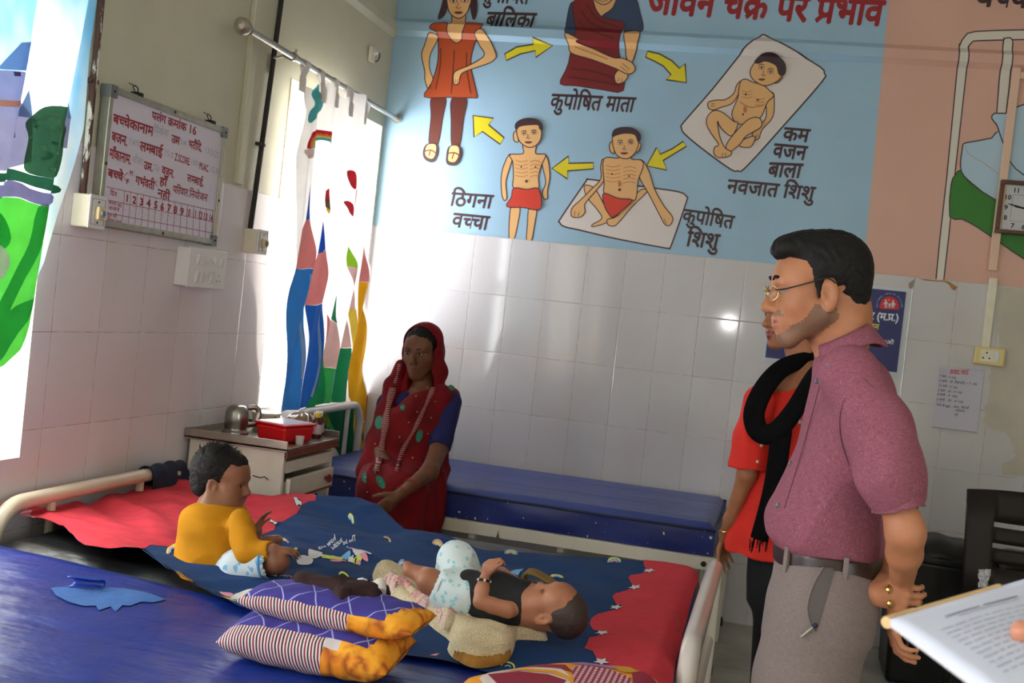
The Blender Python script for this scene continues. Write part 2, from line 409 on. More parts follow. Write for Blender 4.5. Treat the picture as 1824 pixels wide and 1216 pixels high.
def word(mb,text,p0,p1,h,proj,surf,mi,layer=0,bold=.02,slant=0.,step=None,cuts=((),()),facing=None,down=(-.11,1.)):
    """lettering hung from a head line p0->p1 (picture points), h = letter height"""
    vs,fs,L=deva(text,bold)
    if not vs: return
    p0=np.array(p0,float); p1=np.array(p1,float); e=(p1-p0)/L; d=np.array(down)*h
    q=[]
    for x,y in vs:
        k=(HEAD-y)/HEAD; p=p0+e*(x-0*slant)+d*k; p=p+np.array([-slant*h*k,0]); q.append(proj(*p))
    if any(cuts) or step: lay(mb,q,fs,surf,mi,layer,step,cuts,facing)
    else: lay(mb,q,fs,surf,mi,layer,step,cuts,facing,list(_PAR))
def crop(x0,y0,s): return lambda x,y:(x0+x/s,y0+y/s)
K3=crop(720,0,2.7022); K4=crop(1140,0,2.6435); K5=crop(1520,0,2.432); K1=crop(0,0,2.6435); K6=crop(460,100,3.378); K7=crop(460,440,3.378)
# ------------------------------------------------------------------ the painted wall
LEDGE=[2.815,2.84,2.885,2.91]
def wall_surf(x,z,l):
    y=PT
    if 2.815<z<=2.84: y=PT-.030*(z-2.815)/.025
    elif 2.84<z<=2.885: y=-.024
    elif 2.885<z<2.91: y=-.024+.030*(z-2.885)/.025
    return (x,y-.0007*(l+1),z)
def WP(K): 
    def f(x,y):
        q=PY(*K(x,y),0.); return (q[0],max(q[2],ZT+.0))
    return f
CUT=((),LEDGE); FB=(0,-1,0)
P_=dict(skin=srgb(226,176,118),skin2=srgb(196,128,72),line=srgb(62,32,38),rust=srgb(178,74,34),dkrust=srgb(98,40,30),maroon=srgb(122,22,30),dkmar=srgb(80,14,22),navy=srgb(46,66,100),red=srgb(205,58,40),yellow=srgb(222,206,32),mat=srgb(222,212,208),title=srgb(150,20,30),hair=srgb(60,36,48),shade=srgb(190,120,70),green=srgb(40,120,30),pillow=srgb(178,205,225),post=srgb(222,216,206),white=srgb(230,228,220),lip=srgb(130,60,50))
PN=list(P_); PM=[mat('mural_'+{'mat':'offwhite','line':'outline'}.get(k,k),v,.45) for k,v in P_.items()]; PI_={k:i for i,k in enumerate(PN)}
mural=thing('wall_mural','blue wall painting of undernourished figures in a ring of yellow arrows with dark Hindi lettering','mural',(1.25,-.001,1.8))
def fig(name,K,items,parent=None,label=None):
    mb=MB(); pr=WP(K)
    for l,it in enumerate(items):
        kind=it[0]
        if kind=='p':      # filled shape with outline
            _,c,pts=it[:3]; sm=it[3] if len(it)>3 else 4; lw=it[4] if len(it)>4 else 4.6
            poly(mb,pts,pr,wall_surf,PI_[c],l*.5,None,CUT,sm,FB)
            if lw: stroke(mb,pts,lw,pr,wall_surf,PI_['line'],l*.5+.25,None,CUT,sm,True,FB)
        elif kind=='s':
            _,c,w,pts=it; stroke(mb,pts,w,pr,wall_surf,PI_[c],l*.5+.25,None,CUT,4,False,FB)
        elif kind=='f':
            _,c,pts=it; poly(mb,pts,pr,wall_surf,PI_[c],l*.5,None,CUT,4,FB)
        elif kind=='w':
            _,c,txt,a,b,h=it[:6]; bold=it[6] if len(it)>6 else .022; sl=it[7] if len(it)>7 else .12
            word(mb,txt,a,b,h,pr,wall_surf,PI_[c],l*.5,bold,sl,None,((),()),FB)
    o=mb.build(name,PM,parent,smooth=0)
    if label: o['label']=label
    return o
def ell(cx,cy,rx,ry,n=10,rot=0): return [(cx+rx*math.cos(2*PI*k/n)*math.cos(rot)-ry*math.sin(2*PI*k/n)*math.sin(rot),cy+rx*math.cos(2*PI*k/n)*math.sin(rot)+ry*math.sin(2*PI*k/n)*math.cos(rot)) for k in range(n)]
def ribs(cx,cy,w,h,n,sgn=1):
    return [('s','shade',3,[(cx-w/2,cy+i*h-4*sgn),(cx,cy+i*h+3*sgn),(cx+w/2,cy+i*h-4*sgn)]) for i in range(n)]
def face(eyes,nose,mouth,w=20,brow=True):
    it=[]
    for (x,y) in eyes:
        it.append(('f','shade',ell(x,y,w*.75,w*.42))); it.append(('f','white',ell(x,y,w*.5,w*.22))); it.append(('f','line',ell(x,y,w*.22,w*.22)))
        it.append(('s','line',2.5,[(x-w*.6,y-2),(x,y-w*.3),(x+w*.6,y-1)]))
        if brow: it.append(('s','line',3.5,[(x-w*.7,y-w*.55),(x,y-w*.85),(x+w*.7,y-w*.6)]))
    x,y=nose; it.append(('s','line',2.5,[(x-w*.15,y-w*.9),(x-w*.05,y-w*.2),(x-w*.45,y+w*.1),(x,y+w*.3),(x+w*.5,y+w*.1)]))
    x,y,mw=mouth; it.append(('f','lip',[(x-mw/2,y),(x-mw*.15,y-mw*.14),(x,y-mw*.08),(x+mw*.15,y-mw*.14),(x+mw/2,y),(x,y+mw*.2)])); it.append(('s','line',2,[(x-mw/2,y),(x,y+mw*.04),(x+mw/2,y)]))
    return it
fig('girl_figure',K3,[
 ('p','skin',[(118,165),(160,170),(155,200),(125,260),(120,320),(135,370),(147,400),(140,432),(112,425),(98,380),(97,340),(82,265),(95,220)]),
 ('p','skin',[(232,70),(228,115),(200,125),(190,175),(245,215),(280,195),(300,150),(312,118),(292,105),(292,70)]),
 ('p','dkrust',[(130,470),(198,472),(185,560),(160,695),(118,695),(128,560)]),('p','dkrust',[(228,475),(298,475),(285,570),(265,700),(228,700),(225,580)]),
 ('p','rust',[(150,118),(212,112),(210,145),(220,182),(245,205),(268,198),(283,170),(300,118),(305,108),(372,115),(382,128),(360,160),(335,220),(320,290),(325,350),(350,460),(330,470),(210,468),(95,465),(130,400),(160,300),(163,200),(160,160),(128,140)],3),
 ('s','dkrust',6,[(175,230),(172,320),(150,430)]),('s','dkrust',5,[(240,240),(235,330),(225,450)]),('s','dkrust',5,[(300,250),(300,330),(320,450)]),
 ('p','skin',[(345,165),(385,150),(440,255),(430,290),(390,310),(290,345),(268,370),(262,400),(240,404),(235,365),(250,340),(320,310),(385,265),(360,215)]),
 ('s','line',2,[(246,400),(246,380)]),('s','line',2,[(255,402),(255,382)]),('s','line',2,[(122,428),(120,405)]),('s','line',2,[(131,430),(130,408)]),
 ('p','line',[(108,695),(157,698),(160,740),(140,778),(103,768),(91,735)]),('p','skin',[(112,695),(152,695),(152,738),(136,765),(108,757),(98,732)]),('s','dkrust',6,[(98,728),(128,722),(150,735)]),('s','dkrust',5,[(128,722),(118,750)]),
 ('p','line',[(218,705),(264,705),(275,745),(252,792),(208,788),(205,745)]),('p','skin',[(222,703),(260,703),(266,742),(246,780),(213,776),(211,745)]),('s','dkrust',6,[(210,738),(242,735),(266,748)]),('s','dkrust',5,[(240,735),(230,765)]),
 ('p','hair',[(165,90),(178,40),(195,-15),(218,-15),(205,45),(190,78)]),('p','hair',[(316,-10),(345,-10),(350,50),(335,95),(322,50)]),
 ('p','skin',[(205,-40),(207,10),(214,48),(232,75),(262,90),(292,74),(312,40),(322,-40)]),
 *face([(238,6),(292,4)],(263,34),(263,62,42),26,False)],mural)
fig('mother_figure',K3,[
 ('p','skin',[(880,-20),(1050,-20),(1020,40),(950,85),(900,40)]),
 ('p','maroon',[(800,15),(895,-15),(920,40),(950,78),(1010,95),(1058,108),(1042,180),(1032,240),(1040,280),(1050,300),(1054,435),(950,430),(830,412),(750,403),(775,340),(790,300),(800,250),(825,160),(815,90)],3),
 ('p','navy',[(800,18),(788,60),(778,160),(828,165),(815,90),(808,20)]),('p','navy',[(1035,-20),(1105,-20),(1135,60),(1146,148),(1065,160),(1058,108),(1010,95),(952,78),(1000,40)]),
 ('s','dkmar',6,[(850,50),(900,110),(1000,150)]),('s','dkmar',6,[(840,100),(900,150),(1010,190)]),('s','dkmar',5,[(880,20),(930,90),(1030,130)]),('s','dkmar',7,[(800,330),(900,340),(1030,380)]),('s','dkmar',6,[(790,370),(900,385),(1040,410)]),
 ('p','skin',[(1065,160),(1135,155),(1120,230),(1095,300),(1070,280),(1065,220)]),('p','skin',[(1015,355),(1040,332),(1078,352),(1062,390),(1025,402),(1012,378)]),
 ('p','skin',[(780,165),(845,195),(830,205),(900,230),(1000,275),(1050,280),(1095,300),(1112,328),(1100,350),(1070,355),(1020,330),(900,285),(805,255),(790,210)]),
 ('s','line',2.5,[(1050,305),(1085,335)]),('s','line',2.5,[(1040,318),(1075,348)]),('s','line',2.5,[(1035,375),(1025,395)]),('s','line',2.5,[(1050,378),(1042,395)]),('s','shade',5,[(820,225),(900,255),(980,285)]),
 ('p','hair',[(850,-10),(845,-120),(880,-190),(960,-215),(1040,-190),(1075,-120),(1065,-10),(1030,-30),(900,-30)],3),('p','skin',[(885,-110),(930,-160),(995,-160),(1035,-110),(1030,-50),(1000,0),(960,22),(920,2),(890,-50)],4),('s','line',3,[(925,-5),(955,8),(985,-2)]),*face([(925,-85),(995,-85)],(960,-50),(960,-18,44),24)],mural)
fig('standing_child_figure',K3,[
 ('p','skin',[(512,995),(555,998),(545,1080),(530,1145),(520,1149),(503,1148)]),('p','skin',[(600,998),(637,998),(625,1090),(612,1155),(588,1157),(592,1080)]),
 ('p','skin',[(505,742),(520,760),(500,830),(488,880),(493,950),(480,964),(468,930),(466,850),(480,790)]),('p','skin',[(672,742),(692,770),(700,850),(688,920),(690,950),(675,958),(663,930),(680,880),(672,830),(660,770)]),
 ('p','skin',[(572,695),(632,695),(632,738),(680,744),(662,790),(645,850),(640,912),(530,908),(525,850),(522,780),(508,744),(572,738)]),
 *ribs(565,775,60,18,5),*ribs(630,775,50,18,5,-1),('f','line',ell(563,803,4,4)),('f','line',ell(632,803,4,4)),('f','line',ell(588,872,6,7)),
 ('p','red',[(528,905),(590,912),(648,910),(655,1005),(570,998),(493,993),(515,950)]),
 ('p','skin',[(540,632),(526,645),(530,678),(550,680)]),
 ('p','skin',[(540,612),(560,600),(645,597),(660,625),(658,665),(640,695),(605,710),(570,695),(548,665)]),
 ('p','hair',[(540,625),(536,598),(560,578),(600,570),(640,578),(664,602),(663,628),(652,618),(640,600),(560,606)]),
 *face([(576,644),(624,641)],(598,662),(599,685,36),17)],mural)
fig('sitting_child_figure',K3,[
 ('p','mat',[(868,880),(882,866),(905,864),(1230,908),(1330,925),(1358,945),(1358,970),(1285,1180),(1270,1192),(1240,1190),(1020,1148),(850,1108),(770,1090),(748,1070),(752,1050)],3,7),
 ('p','skin',[(865,900),(880,890),(920,910),(965,990),(1000,1040),(975,1070),(910,1090),(905,1080),(950,1050),(930,1010),(880,950)]),('p','skin',[(1170,920),(1100,990),(1040,1060),(1010,1087),(980,1080),(978,1055),(1020,1040),(1090,960),(1140,912)]),
 ('p','skin',[(955,765),(975,780),(965,860),(920,920),(870,980),(870,1020),(845,1045),(805,1040),(808,1000),(850,960),(900,910),(945,860),(945,800)]),
 ('p','skin',[(1120,775),(1150,775),(1180,830),(1205,910),(1250,990),(1292,1045),(1280,1082),(1255,1080),(1232,1040),(1175,930),(1130,850)]),
 ('p','skin',[(960,765),(1030,760),(1040,735),(1090,735),(1095,765),(1140,770),(1150,800),(1125,870),(1118,940),(1095,965),(970,935),(962,880)]),
 *ribs(1005,800,70,18,5),*ribs(1085,805,60,18,5,-1),('f','line',ell(1000,837,4,4)),('f','line',ell(1082,847,4,4)),('f','line',ell(1037,913,7,7)),('f','shade',ell(1037,885,8,14)),
 ('p','red',[(960,930),(1030,955),(1097,962),(1050,1012),(1005,1045),(985,1030),(962,985)]),
 ('s','line',2.5,[(820,1040),(822,1015)]),('s','line',2.5,[(838,1042),(842,1020)]),('s','line',2.5,[(1262,1078),(1250,1050)]),
 ('p','skin',[(1002,682),(988,700),(994,730),(1012,738)]),('p','skin',[(1120,688),(1139,694),(1132,722),(1116,732)]),
 ('p','skin',[(1003,660),(1012,640),(1110,635),(1130,670),(1118,725),(1085,760),(1050,762),(1020,742),(1005,700)]),
 ('p','hair',[(1005,658),(1008,630),(1040,615),(1095,616),(1132,640),(1137,670),(1126,682),(1110,648),(1060,642),(1018,652)]),
 *face([(1040,690),(1090,688)],(1062,716),(1060,738,38),18)],mural)
fig('newborn_figure',K4,[
 ('p','mat',[(560,175),(585,162),(640,195),(715,235),(850,315),(868,345),(860,380),(690,575),(500,785),(460,803),(425,795),(300,705),(210,630),(195,600),(205,575),(340,420),(480,245),(520,205)],3,7),
 ('p','skin',[(590,440),(625,435),(632,470),(625,550),(575,610),(560,650),(535,658),(530,620),(560,590),(595,545)]),
 ('p','skin',[(475,380),(480,400),(440,480),(380,505),(345,517),(322,507),(322,480),(360,470),(400,468),(440,440),(455,400)]),
 ('p','skin',[(475,380),(500,372),(530,385),(580,400),(610,425),(630,450),(600,480),(580,530),(555,560),(470,585),(432,540),(460,460),(465,420)]),
 *ribs(505,430,50,14,3),*ribs(565,465,45,14,3),('f','line',ell(498,444,5,5)),('f','line',ell(555,470,5,5)),('s','shade',5,[(470,480),(520,505),(580,495)]),('f','shade',ell(495,515,9,16)),('f','line',ell(485,538,4,6)),
 ('p','skin',[(465,680),(480,692),(520,692),(540,660),(535,640),(480,660)]),
 ('p','skin',[(430,645),(500,570),(545,552),(570,565),(568,600),(500,640),(470,680),(420,715),(405,690)]),
 ('p','skin',[(320,545),(350,520),(390,530),(440,570),(462,582),(430,640),(380,600),(365,570),(375,640),(400,695),(430,715),(420,735),(372,742),(348,722),(352,692),(370,680),(330,620),(313,580)]),
 ('s','line',2.5,[(335,490),(352,488)]),('s','line',2.5,[(333,500),(352,498)]),('s','line',2.5,[(545,650),(552,630)]),('s','line',2.5,[(385,738),(390,720)]),('s','line',2.5,[(400,736),(405,720)]),
 ('p','skin',[(660,352),(672,362),(650,388),(628,388),(640,362)]),
 ('p','skin',[(545,290),(580,262),(650,268),(675,310),(668,350),(650,380),(600,403),(560,395),(525,365),(520,330)]),
 ('p','hair',[(540,292),(575,258),(630,256),(672,285),(686,320),(678,352),(655,350),(640,308),(590,288),(560,298)]),
 *face([(572,320),(615,340)],(583,352),(574,375,34),20)],mural)
AR=[(K3,[(483,258),(540,225),(620,212),(622,185),(714,218),(632,275),(630,243),(560,258),(490,290)]),(K3,[(330,555),(428,568),(405,600),(480,662),(460,693),(375,632),(335,660)]),(K3,[(710,810),(790,750),(790,785),(910,782),(910,812),(785,822),(785,860)]),
 (K4,[(35,240),(90,252),(150,285),(185,320),(212,298),(218,388),(122,374),(145,350),(110,310),(70,288),(26,268)]),(K4,[(203,665),(218,688),(108,755),(126,800),(30,780),(78,693),(95,725),(150,700)])]
for K,p in AR: fig('arrow',K,[('p','yellow',p,0,6.5)],mural)
for K,c,t,a,b,h,bo in ((K3,'line','कुपोषित',(372,-62),(610,-50),68,.024),(K3,'line','बालिका',(402,58),(637,64),70,.026),(K3,'line','कुपोषित माता',(712,452),(1116,470),68,.022),(K3,'line','ठिगना',(230,926),(430,940),62,.024),(K3,'line','वच_चा',(238,1025),(412,1042),64,.024),
 (K4,'line','कम',(682,600),(803,610),58,.03),(K4,'line','वजन',(635,676),(790,690),62,.03),(K4,'line','बाला',(612,765),(768,772),64,.03),(K4,'line','नवजात शिशु',(418,845),(828,882),60,.026),(K4,'line','कुपोषित',(208,984),(447,1018),58,.024),(K4,'line','शिशु',(228,1090),(378,1105),66,.026)):
    fig('lettering',K,[('w',c,t,a,b,h,bo,.12)],mural)
fig('lettering',K4,[('w','title','जीवन चक/र पर प/रभाव'.replace('क/र','क/').replace('प/र','प/'),(48,-52),(1155,6),112,.036,.08)],mural,'large red heading')
# ------------------------------------------------------------------ the painted bed on the pink wall
bedm=thing('wall_mural','pink wall painting of a white bed frame with pale pillows and a green mattress','mural',(3.2,-.001,1.8))
fig('bed_figure',K5,[
 ('p','post',[(358,1215),(405,770),(456,240),(462,195),(485,155),(530,135),(739,128),(1000,122),(1000,166),(739,170),(545,175),(515,182),(497,208),(497,250),(440,760),(392,1215)],2,5.5),
 ('p','post',[(622,490),(650,190),(656,168),(672,162),(690,172),(688,230),(662,495)],2,5.5),
 ('p','green',[(418,938),(424,800),(440,760),(466,735),(500,785),(625,868),(800,930),(1000,1000),(1000,1180),(800,1150),(739,1120),(635,1050),(540,985),(470,948)],2,5.5),
 ('p','pillow',[(470,660),(475,630),(490,617),(600,597),(632,568),(700,690),(850,760),(1000,840),(1000,960),(800,915),(628,872),(510,790),(470,745),(465,700)],2,5.5),
 ('p','pillow',[(632,570),(622,540),(600,512),(612,490),(660,490),(700,468),(739,452),(850,430),(1000,420),(1000,850),(850,800),(739,757),(680,700),(650,620)],2,5.5),
 ('s','skin2',2,[(487,630),(500,665),(570,710),(660,775)])],bedm)
fig('lettering',K5,[('w','line','बच_चे',(545,-58),(770,-50),82,.03,.12)],bedm)
# ------------------------------------------------------------------ writing board on the left wall
M_alu=mat('dull_aluminium',srgb(168,165,150),.4,.7,vary=.12,vscale=30)
M_board=mat('white_board_face',srgb(222,215,230),.25)
M_ink=mat('dark_red_ink',srgb(150,20,34),.5); M_pencil=mat('grey_pencil',srgb(160,158,172),.6); M_dark=mat('dark_screw',srgb(40,38,36),.5,.4)
BX=.034; by0,by1,bz0,bz1=-2.612,-1.815,1.553,2.0
wb=thing('writing_board','white ward record board with dark red Hindi writing in an aluminium frame','board',(0,(by0+by1)/2,bz0))
m=MB(); m.box((.016,(by0+by1)/2,(bz0+bz1)/2),(.02,by1-by0-.02,bz1-bz0-.02)); m.build('panel',M_board,wb,smooth=0)
m=MB(); fw=.022
for c,d in (((BX/2,(by0+by1)/2,bz1-fw/2),(BX,by1-by0,fw)),((BX/2,(by0+by1)/2,bz0+fw/2),(BX,by1-by0,fw)),((BX/2,by0+fw/2,(bz0+bz1)/2),(BX,fw,bz1-bz0-2*fw)),((BX/2,by1-fw/2,(bz0+bz1)/2),(BX,fw,bz1-bz0-2*fw))): m.box(c,d)
m.build('frame',M_alu,wb,smooth=0,bevel=.004)
M_corner=mat('grey_plastic_corner',srgb(110,112,112),.5)
for y in (by0,by1):
    for z in (bz0,bz1):
        m=MB(); sy=1 if y==by0 else -1; sz=1 if z==bz0 else -1
        m.box((BX/2,y+sy*.017,z+sz*.017),(BX+.004,.04,.04)); m.lathe((BX/2+.0195,y+sy*.017,z+sz*.017),[(.005,0),(.004,.0025),(0,.003)],8,1,(1,0,0)); m.build('corner_cap',[M_corner,M_dark],wb,smooth=0,bevel=.005)
for y in (-2.44,-1.93):
    m=MB(); m.box((.02,y,bz1+.004),(.03,.03,.012)); m.tube(spline([(.02,y-.012,bz1+.008),(.014,y-.018,bz1+.026),(.012,y,bz1+.032),(.014,y+.014,bz1+.022),(.012,y+.01,bz1+.012)],5),.0018,6); m.tube([(.012,y,bz1+.03),(.005,y-.03,bz1+.034)],.0015,6); m.build('hook',M_dark,wb)
def BP(x,y): q=PX(x,y,.0262); return (q[1],q[2])
def board_surf(y,z,l): return (.0265+.0003*l,y,z)
FBd=(1,0,0)
K8=crop(150,140,3.9222)     # board close view
m=MB()
def bw(t,a,b,h,mi=0,bo=.03,dn=(-.09,1)): word(m,t,K8(*a),K8(*b),h/3.9222,BP,board_surf,mi,0,bo,0,None,((),()),FBd,dn)
bw('पलंग क/मांक 16',(475,230),(785,345),50,0,.035)
bw('बच_चेकानाम_',(205,248),(480,340),60,0,.035); bw('पिंकेश',(485,333),(590,362),46,1,.0); bw('उम/',(612,393),(668,412),50,0,.035); bw('24',(672,425),(712,440),30,1,0); bw('भर्तीदि.'.replace('र्ती','त^ी').replace('्',''),(732,430),(825,462),50,0,.03); bw('13/5/25'.replace('/','|'),(842,475),(945,520),40,1,0)
bw('बजन.',(195,372),(305,410),62,0,.035); bw('7.470',(312,420),(385,440),38,1,0); bw('लम_बाई',(392,440),(548,490),58,0,.035); bw('75.0',(558,495),(625,520),40,1,0); bw('Z SCORE.',(635,525),(740,562),44,0,.03); bw('-3SD',(748,565),(800,580),32,1,0); bw('MUAC.',(805,585),(872,612),42,0,.03); bw('12.0',(880,612),(938,632),36,1,0)
bw('माँकानाम.',(180,490),(330,540),60,0,.035); bw('शीला',(340,540),(412,565),44,1,.0); bw('उम/.',(418,578),(482,600),50,0,.035); bw('22y',(486,598),(528,610),36,1,0); bw('वजन.',(545,612),(630,645),50,0,.035); bw('लम_बाई.',(722,668),(838,708),48,0,.03)
bw('बच_चे',(168,630),(272,662),54,0,.04); bw('M',(318,642),(340,648),30,0,.03); bw('2',(345,648),(352,652),30,1,0); bw('F',(294,702),(315,708),30,0,.03); bw('गर^भवती'.replace('र^भ','भ^'),(362,682),(492,722),54,0,.035); bw('हाँ',(530,690),(580,702),50,0,.035); bw('नहीं',(515,772),(600,800),50,0,.03); bw('परिवार नियोजन',(622,748),(862,812),46,0,.025)
bw('दिन',(182,782),(228,795),30,0,.02); bw('बच_चे का',(172,852),(262,880),22,0,.015); bw('वजन',(172,890),(246,905),24,0,.015); bw('दूध की',(162,935),(228,952),24,0,.015); bw('आयरन गोली',(160,972),(258,1000),24,0,.012)
for k,(x,y) in enumerate([(302,812),(352,825),(402,838),(452,848),(502,860),(546,872),(594,882),(638,893),(684,905),(728,912),(772,922),(812,932),(848,942),(886,952)]):
    w=26 if k<9 else 30; bw(str(k+1),(x-w/2,y),(x+w/2,y+6),44,0,.045)
def bl(pts,w=4,mi=0): stroke(m,[K8(*p) for p in pts],w/3.9222,BP,board_surf,mi,.5,None,((),()),0,False,FBd)
bl([(155,755),(905,922)]);bl([(165,848),(905,1000)]);bl([(160,938),(905,1080)])
bl([(305,656),(272,685),(300,722)],5); bl([(512,710),(492,735),(512,752)],5)
for k in range(15):
    xa=282+44*k; ya=785+10*k
    if xa<905: bl([(xa,ya),(xa-22+k*.9,ya+247)],3)
for k in range(8): 
    x=298+49*k; y=880+13*k; bl([(x-12,y+6),(x-2,y-6),(x+8,y+12)],3,1); bl([(x-16,y+40),(x-8,y+34)],3,1); bl([(x-14,y+140),(x-8,y+108)],3,1)
bl([(885,740),(875,880)],2,1); bl([(590,830),(608,812)],3,1)
m.build('writing',[M_ink,M_pencil],wb,smooth=0)
for y,z in ((by0+.4,bz1-.011),(by0+.4,bz0+.011),(by0+.012,bz0+.2),(by1-.012,bz0+.17)):
    q=MB(); q.lathe((BX,y,z),[(.006,0),(.005,.002),(0,.003)],8,0,(1,0,0)); q.build('screw',M_dark,wb)
# ================================================================== fittings on the walls
M_pvc=mat('ivory_plastic',srgb(226,218,196),.35,vary=.06,vscale=15); M_wpl=mat('white_plastic',srgb(228,226,224),.25); M_beige=mat('beige_plastic',srgb(214,194,150),.4)
M_slot=mat('dark_slot',srgb(28,24,22),.6); M_print=mat('grey_print',srgb(120,124,120),.6); M_chrome=mat('bright_steel',srgb(190,188,184),.22,1.0)
def regulator_box(y0,y1,d,z0,z1,label):
    r=thing('switch_box',label,'switch',(0,(y0+y1)/2,z0),'single regulator boxes on the tiled wall'); yc=(y0+y1)/2
    m=MB(); m.box((d*.45,yc,(z0+z1)/2),(d*.9,y1-y0,z1-z0)); m.build('back_box',M_pvc,r,smooth=0,bevel=.004)
    m=MB(); m.box((d*.95,yc,(z0+z1)/2),(d*.1,y1-y0+.004,z1-z0+.004)); m.build('cover_plate',M_wpl,r,smooth=0,bevel=.003)
    k=MB(); zc=(z0+z1)/2-.004; k.box((d+.008,yc,zc),(.016,.038,.042)); k.build('knob_block',M_beige,r,smooth=0,bevel=.006)
    k=MB(); k.lathe((d+.015,yc,zc),[(.011,0),(.011,.006),(.008,.008),(0,.008)],16,0,(1,0,0)); k.build('dial',M_print,r)
    for z in (z1-.02,z0+.018):
        k=MB(); k.lathe((d,yc,z),[(.0035,0),(.003,.002),(0,.002)],8,0,(1,0,0)); k.build('screw',M_dark,r)
    k=MB()
    for a,b,c,e in ((yc-.036,yc+.036,z1-.012,z1-.0108),(yc-.036,yc+.036,z0+.011,z0+.0122),(yc-.036,yc-.0348,z0+.012,z1-.012),(yc+.0348,yc+.036,z0+.012,z1-.012)): k.box((d+.0006,(a+b)/2,(c+e)/2),(.0012,b-a,e-c))
    k.build('printed_outline',M_print,r,smooth=0)
regulator_box(-2.709,-2.619,.064,1.542,1.644,'ivory regulator box with beige knob overlapping the lower corner of the white record board')
regulator_box(-1.522,-1.434,.068,1.545,1.644,'ivory regulator box with beige knob beside the bright louvred window')
r=thing('switch_board','white electric switch board with rocker switches and socket below the record board','switch',(0,-1.9,1.39)); d=.056; y0,y1,z0,z1=-2.047,-1.758,1.388,1.53
m=MB(); m.box((d*.44,(y0+y1)/2,(z0+z1)/2),(d*.88,y1-y0,z1-z0)); m.build('back_box',M_wpl,r,smooth=0,bevel=.004)
m=MB(); m.box((d*.94,(y0+y1)/2,(z0+z1)/2),(d*.12,y1-y0+.006,z1-z0+.006)); m.build('cover_plate',M_wpl,r,smooth=0,bevel=.003)
W3=Matrix.Rotation(math.radians(9),3,'Y')
for y,z in ((-1.985,1.492),(-1.955,1.492),(-1.80,1.492),(-1.985,1.425),(-1.95,1.425),(-1.875,1.425)):
    k=MB(); k.box((d+.004,y,z),(.010,.022,.042),0,W3); k.build('rocker_switch',M_wpl,r,smooth=0,bevel=.003)
for y in (-1.91,-1.86):
    k=MB(); k.lathe((d,y,1.495),[(.014,0),(.013,.006),(.006,.009),(0,.009)],16,0,(1,0,0)); k.build('indicator',M_wpl,r)
k=MB(); k.box((d+.001,-1.815,1.425),(.003,.055,.055)); 
for a,b in ((0,.014),(-.011,-.008),(.011,-.008)): k.lathe((d+.0024,-1.815+a,1.425+b),[(.004,0),(0,.0006)],8,1,(1,0,0))
k.build('socket',[M_wpl,M_slot],r,smooth=0)
# conduits
M_rust=None
def peel(name,a,b,lo,hi,sc_):
    m=bpy.data.materials.new(name); m.use_nodes=True; t=NT(m); p=t.n['Principled BSDF']; n=t.noise(sc_,6,t.scale(t.geo(),1,1,.25),.65)
    t.put(p.inputs['Base Color'],t.mix(t.ramp(n,lo,hi),a,b)); p.inputs['Roughness'].default_value=.7; return m
M_peel=peel('peeling_conduit_paint',srgb(70,42,32),srgb(215,208,196),.50,.54,22); M_peel2=peel('worn_dark_conduit_paint',srgb(38,34,32),srgb(190,190,180),.64,.67,26)
def conduit(y,z0,z1,yt,mt,label):
    c=thing('wall_conduit',label,'pipe',(.012,y,z0)); q=MB(); q.tube(spline([(.012,y,z0),(.014,y+(yt-y)*.4,z0+(z1-z0)*.4),(.012,yt,z1)],8),.011,10); q.build('pipe',mt,c)
    for z in (z0+.35,z0+1.3):
        if z<z1: q=MB(); q.box((.006,y+(yt-y)*(z-z0)/(z1-z0),z),(.028,.05,.014)); q.build('clip',mt,c,smooth=0,bevel=.003)
conduit(-2.675,1.646,3.5,-2.70,M_peel,'peeling white and rust vertical pipe above the box at the record board')
conduit(-1.492,1.645,3.5,-1.37,M_peel2,'black peeling vertical pipe between record board and second curtain rod')
r=thing('wall_socket','small cream wall point with a bare plug near the back corner','socket',(0,-.33,2.6))
m=MB(); m.box((.01,-.33,2.635),(.02,.05,.075)); m.build('plate',M_pvc,r,smooth=0,bevel=.004)
m=MB(); m.lathe((.02,-.325,2.645),[(.014,0),(.014,.012),(.009,.016),(.009,.03),(0,.03)],14,0,(1,-.3,0)); m.build('plug',M_wpl,r)
m=MB(); m.tube(spline([(.05,-.335,2.645),(.056,-.338,2.625),(.045,-.332,2.605),(.03,-.328,2.60)],5),.003,6); m.build('wire',M_dark,r)
# curtain rod with ball end
M_rod=mat('worn_steel_rod',srgb(176,170,160),.35,.8,vary=.15,vscale=40)
r=thing('curtain_rod','worn steel curtain rod with a ball finial over the second window','rod',(.11,-1.9,2.36))
RODA=Vector((.125,-1.915,2.36)); RODB=Vector((.065,-.0,2.372))
m=MB(); m.tube([RODA,RODB],.0125,14); m.build('rod',M_rod,r)
m=MB(); e=(RODA-RODB).normalized(); m.lathe(RODA,[(.014,-.02),(.019,-.012),(.013,0),(.010,.008),(.022,.016),(.031,.030),(.034,.045),(.031,.060),(.020,.073),(0,.079)],20,0,e); m.build('finial',M_rod,r)
m=MB(); m.lathe(RODB-e*0,[(.024,.012),(.022,.002),(.013,.001)],14,0,e); m.build('flange',M_rod,r)
for yy in (-1.45,):
    q=RODA.lerp(RODB,(yy+1.915)/1.915); m=MB(); m.box((.005,yy,q.z-.03),(.01,.028,.075)); m.tube([(.008,yy,q.z-.01),(.06,yy,q.z+.004),(q.x,yy,q.z-.014)],.006,8); m.lathe((q.x,yy-.01,q.z),[(.018,-.01),(.018,.012)],14,0,e); m.tube([(q.x,yy,q.z+.016),(q.x+.004,yy,q.z+.034)],.005,8); m.build('bracket',M_rod,r)
